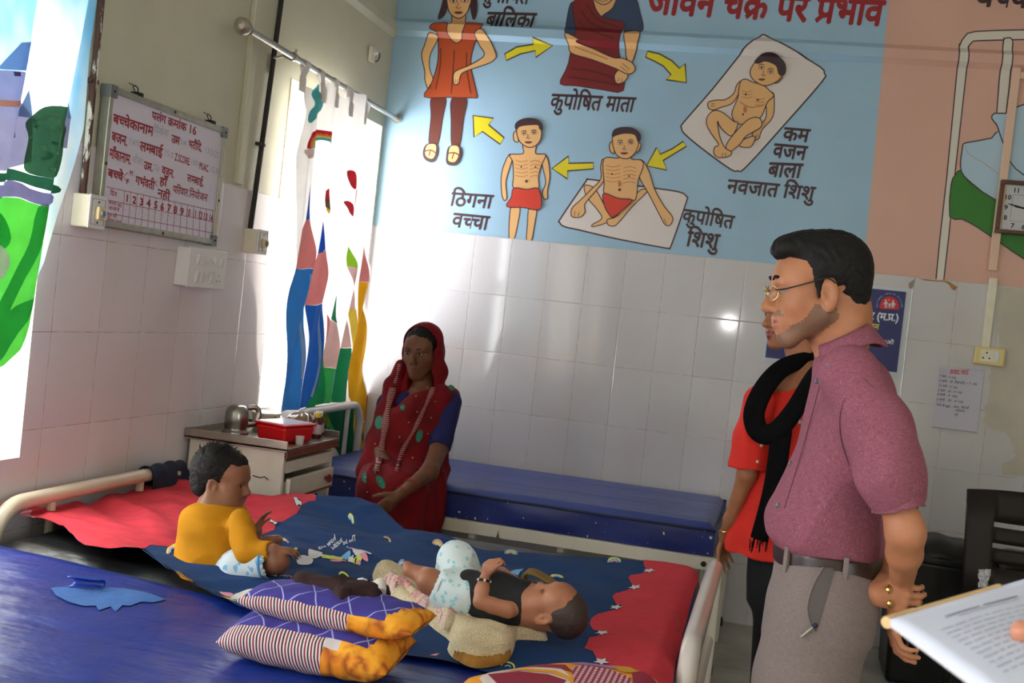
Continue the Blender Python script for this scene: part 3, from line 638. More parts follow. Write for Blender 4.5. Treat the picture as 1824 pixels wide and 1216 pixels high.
# ------------------------------------------------------------------ curtains
def cloth_mat(name,col,tr=.12,vary=.05):
    m=bpy.data.materials.new(name); m.use_nodes=True; t=NT(m); p=t.n['Principled BSDF']; out=t.n['Material Output']
    n=t.ramp(t.noise(14,3,t.geo()),.3,.7); c=t.mix(n,M3(col,1-vary),tuple(min(1,x*(1+vary)) for x in col))
    t.put(p.inputs['Base Color'],c); p.inputs['Roughness'].default_value=.85; p.inputs['Specular IOR Level'].default_value=.15
    tl=t.node('ShaderNodeBsdfTranslucent'); t.put(tl.inputs[0],c)
    mx=t.node('ShaderNodeMixShader'); mx.inputs[0].default_value=tr; t.l.new(p.outputs[0],mx.inputs[1]); t.l.new(tl.outputs[0],mx.inputs[2]); t.l.new(mx.outputs[0],out.inputs[0]); return m
C2C=dict(cloth=srgb(238,232,228),teal=srgb(92,186,190),red=srgb(222,52,66),orange=srgb(240,150,70),yel=srgb(245,215,90),aqua=srgb(90,180,205),blush=srgb(244,220,220),brown=srgb(120,90,70),blue=srgb(62,140,218),blue2=srgb(46,110,200),tip=srgb(40,90,200),wood=srgb(232,150,150),wood2=srgb(240,205,200),green=srgb(38,150,96),green2=srgb(72,190,104),dgreen=srgb(20,104,72),lime=srgb(170,220,60),gold=srgb(242,186,40),orred=srgb(210,80,40),hi=srgb(170,205,245),olive=srgb(140,140,40))
C2N=list(C2C); C2M=[cloth_mat('curtain_print_'+k,v) for k,v in C2C.items()]; C2I={k:i for i,k in enumerate(C2N)}
def sst(a,b,x): t=min(1,max(0,(x-a)/(b-a))); return t*t*(3-2*t)
def cur2(y,z,l):
    k=sst(2.30,2.05,z); low=sst(1.75,.88,z)
    x=.115-.065*low+(.015-.004*low)*math.sin(y*34+1.1*math.sin(z*2.1)+.4)+.008*math.sin(y*61+z*1.7)*k*(1-.6*low)
    x+= .004*(1-.6*low)*math.sin(y*18-z*2.6+1)
    if y<-.95: x-=.0
    return (x+.0012*l,y,z)
def C2P(K): 
    def f(x,y):
        q=PX(*K(x,y),.11); low=sst(1.75,.88,q[2]); q=PX(*K(x,y),.112-.065*low); return (q[1],q[2])
    return f
cu=thing('curtain','white curtain printed with big colour pencils, rainbow and melon slices at the second window','curtain',(.11,-.8,.6))
m=MB(); FX=(1,0,0); idt=lambda x,y:(x,y)
base=[(541,140),(546,152),(556,160),(570,150),(583,148),(598,160),(612,175),(628,165),(645,168),(658,182),(661,188),(655,216),(653,330),(652.6,460),(651,600),(650,700),(660,742),(657,774),(655,830),(600,840),(575,800),(540,770),(495.5,736),(504,685),(509,603),(516,529),(520.7,440),(534,277),(546,198),(545,165)]
poly(m,base,C2P(idt),cur2,C2I['cloth'],0,.0125,facing=FX)
def c2(K,c,pts,l=1,sm=3): poly(m,pts,C2P(K),cur2,C2I[c],l,.0125,sm=sm,facing=FX)
def c2s(K,c,w,pts,l=2): stroke(m,pts,w,C2P(K),cur2,C2I[c],l,.0125,facing=FX)
c2(K6,'teal',[(318,205),(345,165),(368,190),(395,240),(388,325),(340,375),(292,400),(300,330),(325,290),(312,240)])
c2s(K6,'red',26,[(288,555),(298,505),(325,468),(365,455),(423,470)]);c2s(K6,'orange',15,[(308,555),(317,512),(340,482),(375,471),(423,488)]);c2s(K6,'yel',13,[(320,553),(328,516),(350,494),(380,484),(423,501)]);c2s(K6,'aqua',15,[(330,550),(338,522),(358,505),(385,497),(421,522)])
c2(K6,'blush',[(268,565),(300,555),(335,560),(345,590),(320,612),(280,612)]); c2s(K6,'brown',3,[(296,594),(302,598),(308,594)])
c2(K6,'red',[(411,860),(413,815),(425,800),(437,797),(437,862)],1,0);c2(K6,'brown',[(411,860),(437,862),(436,925),(412,905)],1,0);c2(K6,'yel',[(412,905),(436,925),(431,950),(418,935)],1,0)
for p in ([(533,692),(545,685),(566,695),(567,760),(562,800),(545,775),(533,735)],[(566,802),(585,790),(588,830),(575,870),(560,892)],[(512,878),(530,870),(552,892),(553,962),(530,930)]): c2(K6,'red',p); c2s(K6,'brown',2,[p[0],p[-1],p[-2]],2.5)
for p in ((545,735),(552,755),(575,840),(530,910)): c2s(K6,'brown',4,[(p[0],p[1]-4),(p[0]+2,p[1]+5)],3)
c2(K7,'tip',[(313,-382),(315,-172),(300,-160),(288,-165)],1,0);c2(K7,'wood',[(288,-165),(300,-158),(315,-172),(317,130),(290,124),(265,132),(218,130),(235,0)],1,0)
c2(K7,'blue',[(218,130),(265,133),(290,125),(316,132),(300,330),(280,480),(262,700),(240,850),(225,975),(122,990),(150,830),(165,550),(190,300)],1,0);c2s(K7,'hi',9,[(292,160),(275,400),(262,600),(240,790)])
c2(K7,'tip',[(400,-160),(398,10),(385,30),(370,40)],1,0);c2(K7,'wood',[(370,40),(385,30),(400,10),(402,320),(370,336),(340,345),(300,350),(335,180)],1,0)
c2(K7,'blue2',[(300,350),(340,347),(370,338),(400,322),(390,450),(378,560),(365,700),(340,830),(290,960),(228,980),(265,780),(285,550)],1,0);c2s(K7,'hi',8,[(378,370),(365,560),(345,740),(310,900)])
c2(K7,'wood',[(404,400),(412,470),(405,570),(383,565)],1,0);c2(K7,'green',[(382,570),(404,572),(402,880),(385,940),(280,985),(350,780)],1,0)
c2(K7,'green',[(475,285),(477,458),(455,440),(432,425)],1,0);c2(K7,'wood2',[(432,425),(455,442),(475,458),(468,620),(460,732),(430,722),(400,725),(405,560)],1,0);c2(K7,'green2',[(400,725),(430,724),(460,732),(450,830),(440,880),(465,930),(385,940),(398,840)],1,0);c2s(K7,'hi',6,[(440,745),(432,820),(425,880)])
c2(K7,'lime',[(558,-80),(572,125),(547,115)],1,0);c2(K7,'wood2',[(547,115),(575,128),(582,375),(545,365)],1,0);c2(K7,'yel',[(545,365),(585,375),(575,620),(556,640),(553,560)],1,0)
c2(K7,'wood2',[(540,420),(549,602),(520,606),(486,605)],1,0);c2(K7,'green',[(486,605),(520,608),(549,604),(555,720),(545,830),(535,930),(450,935),(465,760)],1,0);c2s(K7,'aqua',8,[(545,690),(548,790),(530,830),(525,900)])
c2(K7,'wood',[(650,-60),(648,0),(642,210),(607,205)],1,0);c2(K7,'gold',[(607,205),(642,212),(638,600),(638,880),(625,1040),(580,1050),(545,900),(560,700),(585,420)],1,0)
c2(K7,'dgreen',[(330,985),(545,935),(565,1010),(600,1100),(615,1260),(500,1260),(380,1140)],1,0);c2(K7,'gold',[(545,900),(580,1050),(640,1050),(665,1120),(652,1290),(600,1290),(590,1180),(560,1010)],1.6,0);c2(K7,'orred',[(638,885),(670,1010),(650,1105),(622,1050)],2,0)
c2s(K7,'green2',14,[(420,960),(440,1080),(470,1200)],2);c2s(K7,'olive',22,[(385,980),(400,1060),(430,1150)],2);c2s(K7,'olive',12,[(600,1080),(615,1160),(625,1270)],2.4)
m.build('printed_cloth',C2M,cu,smooth=180)
def loop(yc,w,dy,x0=.0):
    # hanging strap round the rod
    q=RODA.lerp(RODB,(yc+1.915)/1.915); m=MB(); pr=[]
    for k in range(15):
        a=-PI*.5+ (k/14)*1.55*PI*1.3; pr.append(a)
    def f(u,v):
        a=-2.2+v*4.6; x=q.x+.0155*math.cos(a+PI/2); z=q.z+.0155*math.sin(a+PI/2)
        if v<.08: z-=.11*(1-v/.08); x=cur2(yc+dy,2.27,0)[0]-.004
        if v>.92: z-=.11*((v-.92)/.08); x=cur2(yc+dy,2.27,0)[0]+.004
        s=dy*(1 if (v<.08 or v>.92) else .0)
        return (x,yc+(u-.5)*w*(1+.15*math.sin(v*9))+s,z)
    m.grid(f,5,26); m.build('strap',C2M[0],cu,smooth=180)
for yc,w,dy in ((-1.33,.05,-.02),(-1.16,.045,.05),(-.98,.05,-.03),(-.80,.085,.0),(-.60,.07,.02)): loop(yc,w,dy)
# first curtain, drawn to the left edge of the picture
def sky_mat():
    m=cloth_mat('curtain_sky_print',srgb(214,226,228),.24); t=NT(m); p=t.n['Principled BSDF']; tl=[n for n in t.n if n.type=='BSDF_TRANSLUCENT'][0]
    g=t.scale(t.geo(),1,2.2,.8); c=t.mix(t.ramp(t.noise(2.6,3,g),.42,.62),srgb(222,226,218),srgb(120,188,226)); t.put(p.inputs['Base Color'],c); t.put(tl.inputs[0],c); return m
C1C=dict(wall=srgb(168,164,200),roof=srgb(120,150,196),peach=srgb(226,160,140),bush=srgb(64,112,84),bush2=srgb(96,150,110),hedge=srgb(52,110,84),band=srgb(142,136,182),lawn=srgb(110,226,90),lawn2=srgb(64,198,88),white=srgb(236,232,226),win=srgb(84,66,110))
C1N=list(C1C); C1M=[sky_mat()]+[cloth_mat('scene_curtain_'+k,v,.24,.08) for k,v in C1C.items()]; C1I={k:i+1 for i,k in enumerate(C1N)}
def cur1(y,z,l):
    u=y+ (2.3-z)*.14
    x=.075+.022*math.sin(u*30+.3)+.010*math.sin(u*57+z)+.004*math.sin(z*7+u*20)
    return (x+.0012*l,y,z)
def C1P(K):
    def f(x,y): q=PX(*K(x,y),.08); return (q[1],q[2])
    return f
c1o=thing('curtain','curtain with printed blue sky, bushes and bright green lawn at the near window','curtain',(.08,-3.4,.9))
m=MB(); poly(m,[(192,-150),(186,-60),(182,0),(165,100),(150,230),(112,380),(92,470),(62,560),(22,640),(-120,760),(-330,700),(-420,-60),(-420,-180)],C1P(idt),cur1,0,0,.014,facing=FX)
def c1(c,pts,l=1,sm=3): poly(m,pts,C1P(K1),cur1,C1I[c],l,.014,sm=sm,facing=FX)
c1('wall',[(-400,420),(0,330),(40,330),(140,350),(132,480),(175,560),(160,760),(60,800),(-400,800)],1,0)
c1('roof',[(-40,325),(5,320),(68,197),(116,192),(138,240),(108,330)],1.5,0);c1('roof',[(172,205),(102,345),(156,352)],2,0);c1('roof',[(165,425),(112,550),(172,556)],2,0);c1('peach',[(98,345),(158,352),(140,440),(78,425)],1.6,0);c1('peach',[(-60,470),(85,470),(82,500),(-60,500)],1.8,0)
c1('win',[(36,336),(52,336),(52,356),(36,356)],2,0);c1('win',[(86,612),(104,612),(104,650),(86,650)],2,0);c1('roof',[(355,425),(330,500),(322,560),(362,560)],1.4,0);c1('wall',[(325,560),(362,545),(340,700),(320,700)],1.4,0)
c1('bush',[(190,530),(240,498),(300,510),(328,560),(345,600),(335,660),(320,770),(290,850),(200,835),(130,805),(128,750),(150,650),(142,580)],2)
for k in range(46):
    a=rng.uniform(0,2*PI); rr=math.sqrt(rng.uniform(0,1)); x=237+80*rr*math.cos(a); y=665+140*rr*math.sin(a); s=rng.uniform(6,15); c1('bush2' if k%3 else 'hedge',ell(x,y,s,s*.6,7,rng.uniform(0,3)),2.4,2)
c1('hedge',[(-400,820),(15,810),(60,792),(150,822),(220,842),(305,880),(292,915),(200,895),(100,855),(20,852),(-400,855)],2.6);c1('band',[(-400,860),(5,868),(80,850),(180,905),(282,910),(272,975),(180,968),(100,930),(10,930),(-400,930)],2.8)
c1('lawn',[(-500,925),(10,928),(100,932),(180,970),(274,972),(250,1080),(205,1250),(120,1480),(60,1640),(10,1720),(-350,2000),(-700,1800)],2,0)
c1('lawn2',[(160,975),(200,975),(170,1120),(100,1300),(30,1500),(-40,1680),(-20,1500),(60,1300),(120,1150)],2.5);c1('lawn2',[(40,1010),(60,1120),(30,1180),(0,1150),(0,1030)],2.5);c1('lawn2',[(140,1400),(60,1560),(0,1700),(0,1560),(60,1440)],2.6)
c1('white',[(-200,1180),(0,1150),(45,1190),(50,1230),(40,1270),(0,1330),(-200,1400)],2.8)
m.build('printed_cloth',C1M,c1o,smooth=180)
r1=thing('curtain_rod','steel curtain rod carrying the green lawn curtain over the near window','rod',(.08,-3.4,2.4))
m=MB(); m.tube([(.085,-4.15,2.395),(.085,-2.55,2.395)],.0125,14); m.build('rod',M_rod,r1)
for yy in (-4.0,-2.62):
    m=MB(); m.box((.005,yy,2.38),(.01,.028,.07)); m.tube([(.008,yy,2.39),(.085,yy,2.385)],.006,8); m.build('bracket',M_rod,r1)
m=MB(); m.lathe((.085,-2.55,2.395),[(.014,0),(.022,.012),(.031,.030),(.034,.045),(.031,.060),(.020,.073),(0,.079)],18,0,(0,1,0)); m.build('finial',M_rod,r1)
# ------------------------------------------------------------------ right of the back wall
M_brown=mat('dark_brown_frame',srgb(88,56,36),.45,vary=.15,vscale=20)
r=thing('wall_clock','square wall clock in a brown frame on the painted pink wall','clock',(3.22,0,2.04))
ck=(3.093,3.343,2.043,2.293); cx,cz=(ck[0]+ck[1])/2,(ck[2]+ck[3])/2
m=MB(); fw=.018
for c,d in (((cx,-.028,ck[3]-fw/2),(.25,.05,fw)),((cx,-.028,ck[2]+fw/2),(.25,.05,fw)),((ck[0]+fw/2,-.028,cz),(fw,.05,.25-2*fw)),((ck[1]-fw/2,-.028,cz),(fw,.05,.25-2*fw))): m.box(c,d)
m.build('frame',M_brown,r,smooth=0,bevel=.003)
m=MB(); m.box((cx,-.014,cz),(.215,.02,.215)); m.build('dial',mat('clock_dial',srgb(205,206,210),.4),r,smooth=0)
m=MB(); cl=lambda u,v,l:(cx+u,-.0245-.0004*l,cz+v)
for k in range(1,13):
    a=PI/2-k*PI/6; s=.088/max(abs(math.cos(a)),abs(math.sin(a)))*.95 if k%3 else .086
    s=min(s,.105); vs,fs,L=deva(str(k),.03); h=.022; lay(m,[((x-L/2)*h/.7+s*math.cos(a),(y-.35)*h/.7+s*math.sin(a)) for x,y in vs],fs,cl,0,0,facing=FB)
for k in range(4):
    a=k*PI/2; v,f=ribbon2d([(-.062,.062),(.062,.062)],.0012); lay(m,[(x*math.cos(a)-y*math.sin(a),x*math.sin(a)+y*math.cos(a)) for x,y in v],f,cl,0,0,facing=FB)
m.build('numerals',mat('clock_black',srgb(25,25,28),.5),r,smooth=0)
for nm,a,L,w in (('hour_hand',math.radians(171),.055,.007),('minute_hand',math.radians(168),.085,.005)):
    m=MB(); v=[(-.012,-w/2),(L*.8,-w*.6),(L,0),(L*.8,w*.6),(-.012,w/2)]; m.add([(cx+x*math.cos(a)-y*math.sin(a),-.028,cz+x*math.sin(a)+y*math.cos(a)) for x,y in v],[(0,1,2,3,4)]); m.build(nm,MATS['clock_black'],r,smooth=0,solid=.0015)
m=MB(); m.lathe((cx,-.026,cz),[(.005,0),(.005,.006),(0,.006)],10,0,(0,-1,0)); m.build('centre_pin',MATS['clock_black'],r)
M_trunk_paint=mat('pinkish_trunking',srgb(226,190,168),.45)
r=thing('cable_trunking','straight plastic cable trunking running down behind the clock to the socket','trunking',(3.11,0,1.5))
m=MB(); m.box((3.106,-.016,2.345),(.036,.024,.96)); m.box((3.178,-.0155,2.79),(.108,.020,.03)); m.build('upper_channel',M_trunk_paint,r,smooth=0,bevel=.002)
m=MB(); m.box((3.116,-.015,1.665),(.036,.026,.33)); m.build('lower_channel',M_pvc,r,smooth=0,bevel=.002)
r=thing('power_socket','yellowed socket and switch unit on the back wall above the handwritten notice','socket',(3.14,0,1.42))
m=MB(); m.box((3.138,-.02,1.46),(.135,.04,.085)); m.build('back_box',mat('yellowed_plastic',srgb(226,206,140),.4,vary=.06),r,smooth=0,bevel=.008,seg=3)
m=MB(); m.box((3.137,-.042,1.462),(.085,.006,.058)); m.build('face_plate',M_pvc,r,smooth=0,bevel=.002)
m=MB(); 
for a,b in ((0,.014),(-.014,-.012),(.014,-.012)): m.lathe((3.122+a,-.0455,1.462+b),[(.0045,0),(0,.0006)],8,0,(0,-1,0))
m.build('pin_holes',M_slot,r,smooth=0)
m=MB(); m.box((3.166,-.047,1.462),(.018,.008,.044)); m.build('rocker_switch',M_wpl,r,smooth=0,bevel=.002)
r=thing('paper_notice','white sheet with a red heading and handwritten lines taped below the socket','paper',(3.03,0,1.09))
m=MB(); NX0,NX1,NZ0,NZ1=2.922,3.128,1.092,1.39
def nsurf(x,z,l): return (x,-.0035-.0005*l-.003*math.sin(x*19)*math.cos(z*11)-(.006*sst(NZ0+.06,NZ0,z)),z)
lay(m,[(NX0,NZ0),(NX1,NZ0),(NX1+.001,NZ1+.004),(NX0+.001,NZ1)],[(0,1,2,3)],nsurf,0,0,.025,facing=FB); m.build('sheet',mat('notice_paper',srgb(206,202,218),.8),r,smooth=180,solid=.0006)
m=MB(); K9=crop(1524,480,3.8); NP=lambda x,y:(lambda q:(q[0],q[2]))(PY(*K9(x,y),-.004))
word(m,'डाइट चार^ट'.replace('र^ट','ट^'),(640,678),(765,682),24,NP,nsurf,0,2,.02,facing=FB); stroke(m,[(640,703),(762,708)],2,NP,nsurf,0,2,sm=0,facing=FB)
for k,(t,x,y,L,) in enumerate((('7 बजे - F 100',570,712,110),('9 बजे - SF (खिचड़ी) + F 100',568,745,255),('12 बजे - F 100',562,776,128),('2 बजे - SF - F 100',556,808,165),('4 बजे - F 100',552,836,136),('6 बजे - SF - F 100',550,870,180),('रात मे दूध',548,905,92))):
    word(m,t,(x,y),(x+L,y+10+L*.06),13,NP,nsurf,1,2,.01,facing=FB)
for t,x,y,L in (('- केला / खिचड़ी',652,922,116),('- दलिया',660,945,80),('- दूध',660,968,34)): word(m,t,(x,y),(x+L,y+8),13,NP,nsurf,1,2,.01,facing=FB)
stroke(m,[(566,918),(640,932)],1.5,NP,nsurf,1,2,sm=0,facing=FB); stroke(m,[(546,892),(600,897)],1.5,NP,nsurf,1,2,sm=0,facing=FB)
m.build('handwriting',[mat('red_pen',srgb(205,60,70),.6),mat('dark_pen',srgb(70,70,100),.6)],r,smooth=0)
r=thing('health_poster','dark blue health mission poster with round red family emblem behind the man','poster',(2.5,0,1.2))
m=MB(); m.box((2.425,-.004,1.53),(.66,.006,.42)); m.build('backing',mat('poster_border',srgb(200,205,214),.35),r,smooth=0)
m=MB(); m.box((2.42,-.008,1.53),(.625,.004,.39)); m.build('printed_sheet',mat('poster_navy',srgb(26,32,104),.3),r,smooth=0)
m=MB(); PP=lambda x,y:(lambda q:(q[0],q[2]))(PY(*K9(x,y),-.0105)); psf=lambda x,z,l:(x,-.0104-.0004*l,z)
poly(m,[(165,262),(168,225),(185,198),(212,183),(240,183),(268,195),(287,218),(293,245),(288,270),(230,268)],PP,psf,0,0,sm=3,facing=FB)
for (x,y,s,skirt) in ((205,225,1.0,0),(230,240,.62,0),(254,228,.95,1)):
    poly(m,ell(x,y-17*s,6*s,6*s),PP,psf,1,1,facing=FB)
    if skirt: poly(m,[(x-5*s,y-9*s),(x+5*s,y-9*s),(x+11*s,y+18*s),(x-11*s,y+18*s)],PP,psf,1,1,facing=FB)
    else: poly(m,[(x-8*s,y-9*s),(x+8*s,y-9*s),(x+6*s,y+12*s),(x-6*s,y+12*s)],PP,psf,1,1,facing=FB)
    for sg in (-1,1):
        stroke(m,[(x+sg*6*s,y-7*s),(x+sg*18*s,y+12*s)],4*s,PP,psf,1,1,sm=0,facing=FB); stroke(m,[(x+sg*4*s,y+10*s),(x+sg*6*s,y+35*s)],5*s,PP,psf,1,1,sm=0,facing=FB)
poly(m,ell(226,205,5,5),PP,psf,2,1,facing=FB)
tx='NATIONAL HEALTH MISSION'
for k,ch in enumerate(tx):
    if ch==' ': continue
    a=math.radians(188-196*(k+.5)/len(tx)); cx_,cy_=229,245; R_=78; vs,fs,L=deva(ch,.02); s=17
    u=(math.cos(a),-math.sin(a)); tdir=(math.sin(a),math.cos(a))
    lay(m,[PP(cx_+u[0]*(R_+y*s)+tdir[0]*(x-L/2)*s,cy_+u[1]*(R_+y*s)+tdir[1]*(x-L/2)*s) for x,y in vs],fs,psf,3,1,facing=FB)
m.build('emblem',[mat('emblem_red',srgb(205,32,44),.4),mat('poster_white',srgb(225,228,235),.4),mat('poster_yellow',srgb(225,205,60),.4),mat('poster_lilac',srgb(150,150,200),.4)],r,smooth=0); m=MB()
PMS=[mat('poster_white',(0,0,0)),mat('poster_yellow',(0,0,0))]
for txt,p0_,p1_,h_,c_,bo_ in (('छतरपुर नगर (म.प/.)',(-170,268),(296,306),44,0,.035),('पोषण कारय^क/म',(-100,345),(160,372),34,1,.025),('जन_म पर शिशुओं',(-40,462),(260,482),24,0,.02)):
    m=MB(); word(m,txt,p0_,p1_,h_,PP,psf,0,1,bo_,facing=FB); m.build('lettering',PMS[c_],r,smooth=0)
# damaged tile edge and smeared plaster at the right
M_raw=mat('bare_brown_plaster',srgb(170,126,70),.9,vary=.2,vscale=30,bump=.5,bscale=60)
o=MB(); WS=lambda x,z,l:(x,-.0012-.0006*l,z); WQ=lambda x,y:(lambda q:(q[0],q[2]))(PY(*K9(x,y),0))
poly(o,[(420,55),(450,62),(540,72),(600,74),(632,82),(660,100),(690,118),(672,142),(650,130),(628,98),(600,84),(540,80),(470,74)],WQ,WS,0,0,facing=FB)
poly(o,[(358,92),(385,75),(404,58),(398,100),(385,130),(362,126)],WQ,WS,1,0,facing=FB)
M_plast=mat('smeared_wall_plaster',srgb(196,188,176),.8,vary=.08,vscale=6,bump=.6,bscale=22,bdist=.006)
def jag(pts,amp=5,n=5):
    out=[]
    for a,b in zip(pts,pts[1:]):
        for k in range(n):
            t=k/n; out.append((a[0]+(b[0]-a[0])*t+rng.normal(0,amp),a[1]+(b[1]-a[1])*t+rng.normal(0,amp)))
    return out
poly(o,jag([(975,118),(950,300),(965,520),(930,650),(905,740),(910,880),(870,940),(880,1060),(1010,1100),(1060,1180),(1090,1260),(980,1330),(1000,1390)],6)+[(1000,1390),(2600,1500),(2600,130)],WQ,WS,2,1,facing=FB)
w=o.build('damaged_tiling',[M_raw,mat('chipped_tile',srgb(150,140,128),.7),M_plast],None,smooth=0); w['kind']='structure'; w.name='trim_4'
# ================================================================== beds, bedding, cabinet
from mathutils import noise as mno
def nz(x,y,z=0.): return mno.noise(Vector((x,y,z)))
M_enamel=mat('chipped_white_enamel',srgb(214,206,190),.35,vary=.05,vscale=10); 
M_enamel=peel('chipped_bed_enamel',srgb(96,66,48),srgb(216,209,196),.30,.34,30)
M_cream_enamel=mat('cream_bed_enamel',srgb(222,206,182),.28,vary=.05,vscale=8)
M_railwhite=mat('glossy_white_rail',srgb(226,218,212),.2,coat=.4,vary=.03)
M_rubber=mat('black_rubber_foot',srgb(26,25,25),.7)
def vinyl(name,col,rough,wr=.5,sx=3.,sy=14.,spk=False):
    m=bpy.data.materials.new(name); m.use_nodes=True; t=NT(m); p=t.n['Principled BSDF']; g=t.geo()
    n1=t.noise(1.0,4,t.scale(g,sx,sy,sy)); n2=t.noise(2.4,3,t.scale(g,3,4,4)); h=t.m('ADD',t.m('MULTIPLY',n1,.7),t.m('MULTIPLY',n2,.9))
    c=t.mix(t.ramp(t.noise(5,4,g),.3,.7),M3(col,.85),M3(col,1.15))
    if spk:
        sp=t.m('GREATER_THAN',t.noise(48,1,g),.745); c=t.mix(sp,c,srgb(225,215,190))
    t.put(p.inputs['Base Color'],c); p.inputs['Roughness'].default_value=rough; p.inputs['Specular IOR Level'].default_value=.5
    t.put(p.inputs['Normal'],t.bump(h,wr,.02)); return m
M_vblue=vinyl('blue_vinyl',srgb(15,44,130),.34,.45)
M_vblue2=vinyl('dull_blue_vinyl',srgb(48,66,136),.36,.3,2,22); M_vside=vinyl('navy_vinyl_side',srgb(16,34,108),.38,.3,2,6,True)  # far mattress top greyed: reflected light put into its colour
M_vblack=vinyl('black_vinyl',srgb(20,19,20),.40,.5,2,10); M_pipe=mat('navy_piping',srgb(20,26,60),.6)
def slab(mb,corners,z0,z1,r=.03,n=(40,20),wr=None,mi=(0,1)):
    """mattress: quilted top over four plan corners, rounded edges, straight sides"""
    A,B,C_,D=[np.array(c,float) for c in corners]
    def top(u,v):
        p=(A*(1-u)+B*u)*(1-v)+(D*(1-u)+C_*u)*v
        e=min(u*np.linalg.norm(B-A),(1-u)*np.linalg.norm(B-A),v*np.linalg.norm(D-A),(1-v)*np.linalg.norm(D-A))
        z=z1-(r-math.sqrt(max(0,r*r-(r-min(e,r))**2)))+(wr(p[0],p[1]) if wr else 0)*sst(0,.06,e)
        return (p[0],p[1],z)
    mb.grid(top,n[0],n[1],mi[0])
    per=[(i/(n[0]-1),0) for i in range(n[0])]+[(1,j/(n[1]-1)) for j in range(1,n[1])]+[(1-i/(n[0]-1),1) for i in range(1,n[0])]+[(0,1-j/(n[1]-1)) for j in range(1,n[1])]
    c=(A+B+C_+D)/4; vs=[]
    for u,v in per:
        p=np.array(top(u,v)); vs.append(tuple(p))
        o=(p[:2]-c)/np.linalg.norm(p[:2]-c); b=.008*math.sin(u*23+v*17)
        vs.append((p[0]+o[0]*(.006+b),p[1]+o[1]*(.006+b),(z0+p[2])/2)); vs.append((p[0],p[1],z0))
    k=len(per)-1; fs=[]
    for i in range(k):
        for q in range(2): fs.append((3*i+q,3*i+q+1,3*(i+1)+q+1,3*(i+1)+q))
    mb.add(vs,fs,mi[1]); mb.add([vs[3*i+2] for i in range(k)],[tuple(range(k))],mi[1])
def bed(label,x0,x1,y0,y1,zf,group=None,foot=None,head=None,M=None,legs=True):
    M=M or M_enamel; b=thing('hospital_bed',label,'bed',((x0+x1)/2,(y0+y1)/2,0)); h=.055
    m=MB(); 
    for c,d in ((((x0+x1)/2,y0+.02,zf-h/2),(x1-x0,.04,h)),(((x0+x1)/2,y1-.02,zf-h/2),(x1-x0,.04,h)),((x0+.02,(y0+y1)/2,zf-h/2),(.04,y1-y0-.08,h)),((x1-.02,(y0+y1)/2,zf-h/2),(.04,y1-y0-.08,h)),(((x0+x1)/2,(y0+y1)/2,zf-.012),(x1-x0-.08,y1-y0-.08,.006))): m.box(c,d)
    m.build('frame',M,b,smooth=0,bevel=.005)
    if legs:
        for x in (x0+.02,x1-.025):
            for y in (y0+.03,y1-.03):
                m=MB(); m.tube([(x,y,.03),(x,y,zf-.01)],.021,12); l=m.build('leg',M,b); m=MB(); m.lathe((x,y,0),[(.027,0),(.027,.03),(.022,.045)],12); m.build('foot',M_rubber,l)
    return b
def rail(parent,name,x,y0,y1,zt,r,M,posts=(),zb=.0,bend=.09,cross=None):
    m=MB(); pts=[(x,y0,zb),(x,y0,zt-bend)]+[(x,y0+bend*(1-math.cos(a)),zt-bend+bend*math.sin(a)) for a in np.linspace(.2,PI/2,7)]+[(x,y1-bend*(1-math.sin(a)),zt-bend+bend*math.cos(a)) for a in np.linspace(0,PI/2-.2,7)]+[(x,y1,zt-bend),(x,y1,zb)]
    m.tube(pts,r,16); o=m.build(name,M,parent,smooth=60)
    for y in posts:
        m=MB(); m.tube([(x,y,zb+.3),(x,y,zt)],r*.6,12); m.build('post',M,parent)
    if cross:
        m=MB(); m.tube([(x,y0,cross),(x,y1,cross)],r*.8,12); m.build('cross_bar',M,parent)
    return o
# far bed along the back wall
fb=bed('white hospital bed frame along the tiled back wall under the seated woman',.06,2.05,-.985,-.06,.492,legs=True)
rail(fb,'head_rail',.125,-1.09,-.26,.868,.019,M_railwhite,(-.80,-.44),.03,.11)
m=MB(); m.tube([(1.93,-.24,.0),(1.93,-.24,.44)],.018,10); m.tube([(2.03,-.40,0.0),(2.03,-.40,.44)],.018,10); m.build('underframe',M_enamel,fb)
for x in (.95,1.35): 
    m=MB(); m.box((x,-.52,.425),(.03,.86,.03)); m.build('cross_bar',M_enamel,fb,smooth=0,bevel=.003)
m=MB(); m.lathe((1.965,-.987,.463),[(.013,0),(.011,.006),(0,.007)],6,0,(0,-1,0)); m.build('bolt',M_dark,fb)
def wrf(x,y): return .004*nz(x*2,y*16)+.004*nz(x*1.2+5,y*5)
mt=thing('mattress','blue vinyl mattress with paint specks along the back wall, woman seated on its edge','mattress',(1.0,-.5,.492))
m=MB(); slab(m,[(.10,-.97),(2.0,-.965),(2.0,-.05),(.10,-.05)],.493,.628,.03,(60,30),wrf,(0,1)); m.build('cover',[M_vblue2,M_vside],mt,smooth=60)
m=MB(); m.tube([(.11,-.972,.606)]+[(x,-.975+.004*nz(x*4,3),.604+.004*nz(x*3,1)) for x in np.linspace(.3,1.9,20)]+[(1.995,-.968,.604),(2.004,-.5,.606),(2.0,-.06,.608),(1.0,-.052,.612),(.11,-.052,.612)],.006,6); m.build('piping',M_pipe,mt)
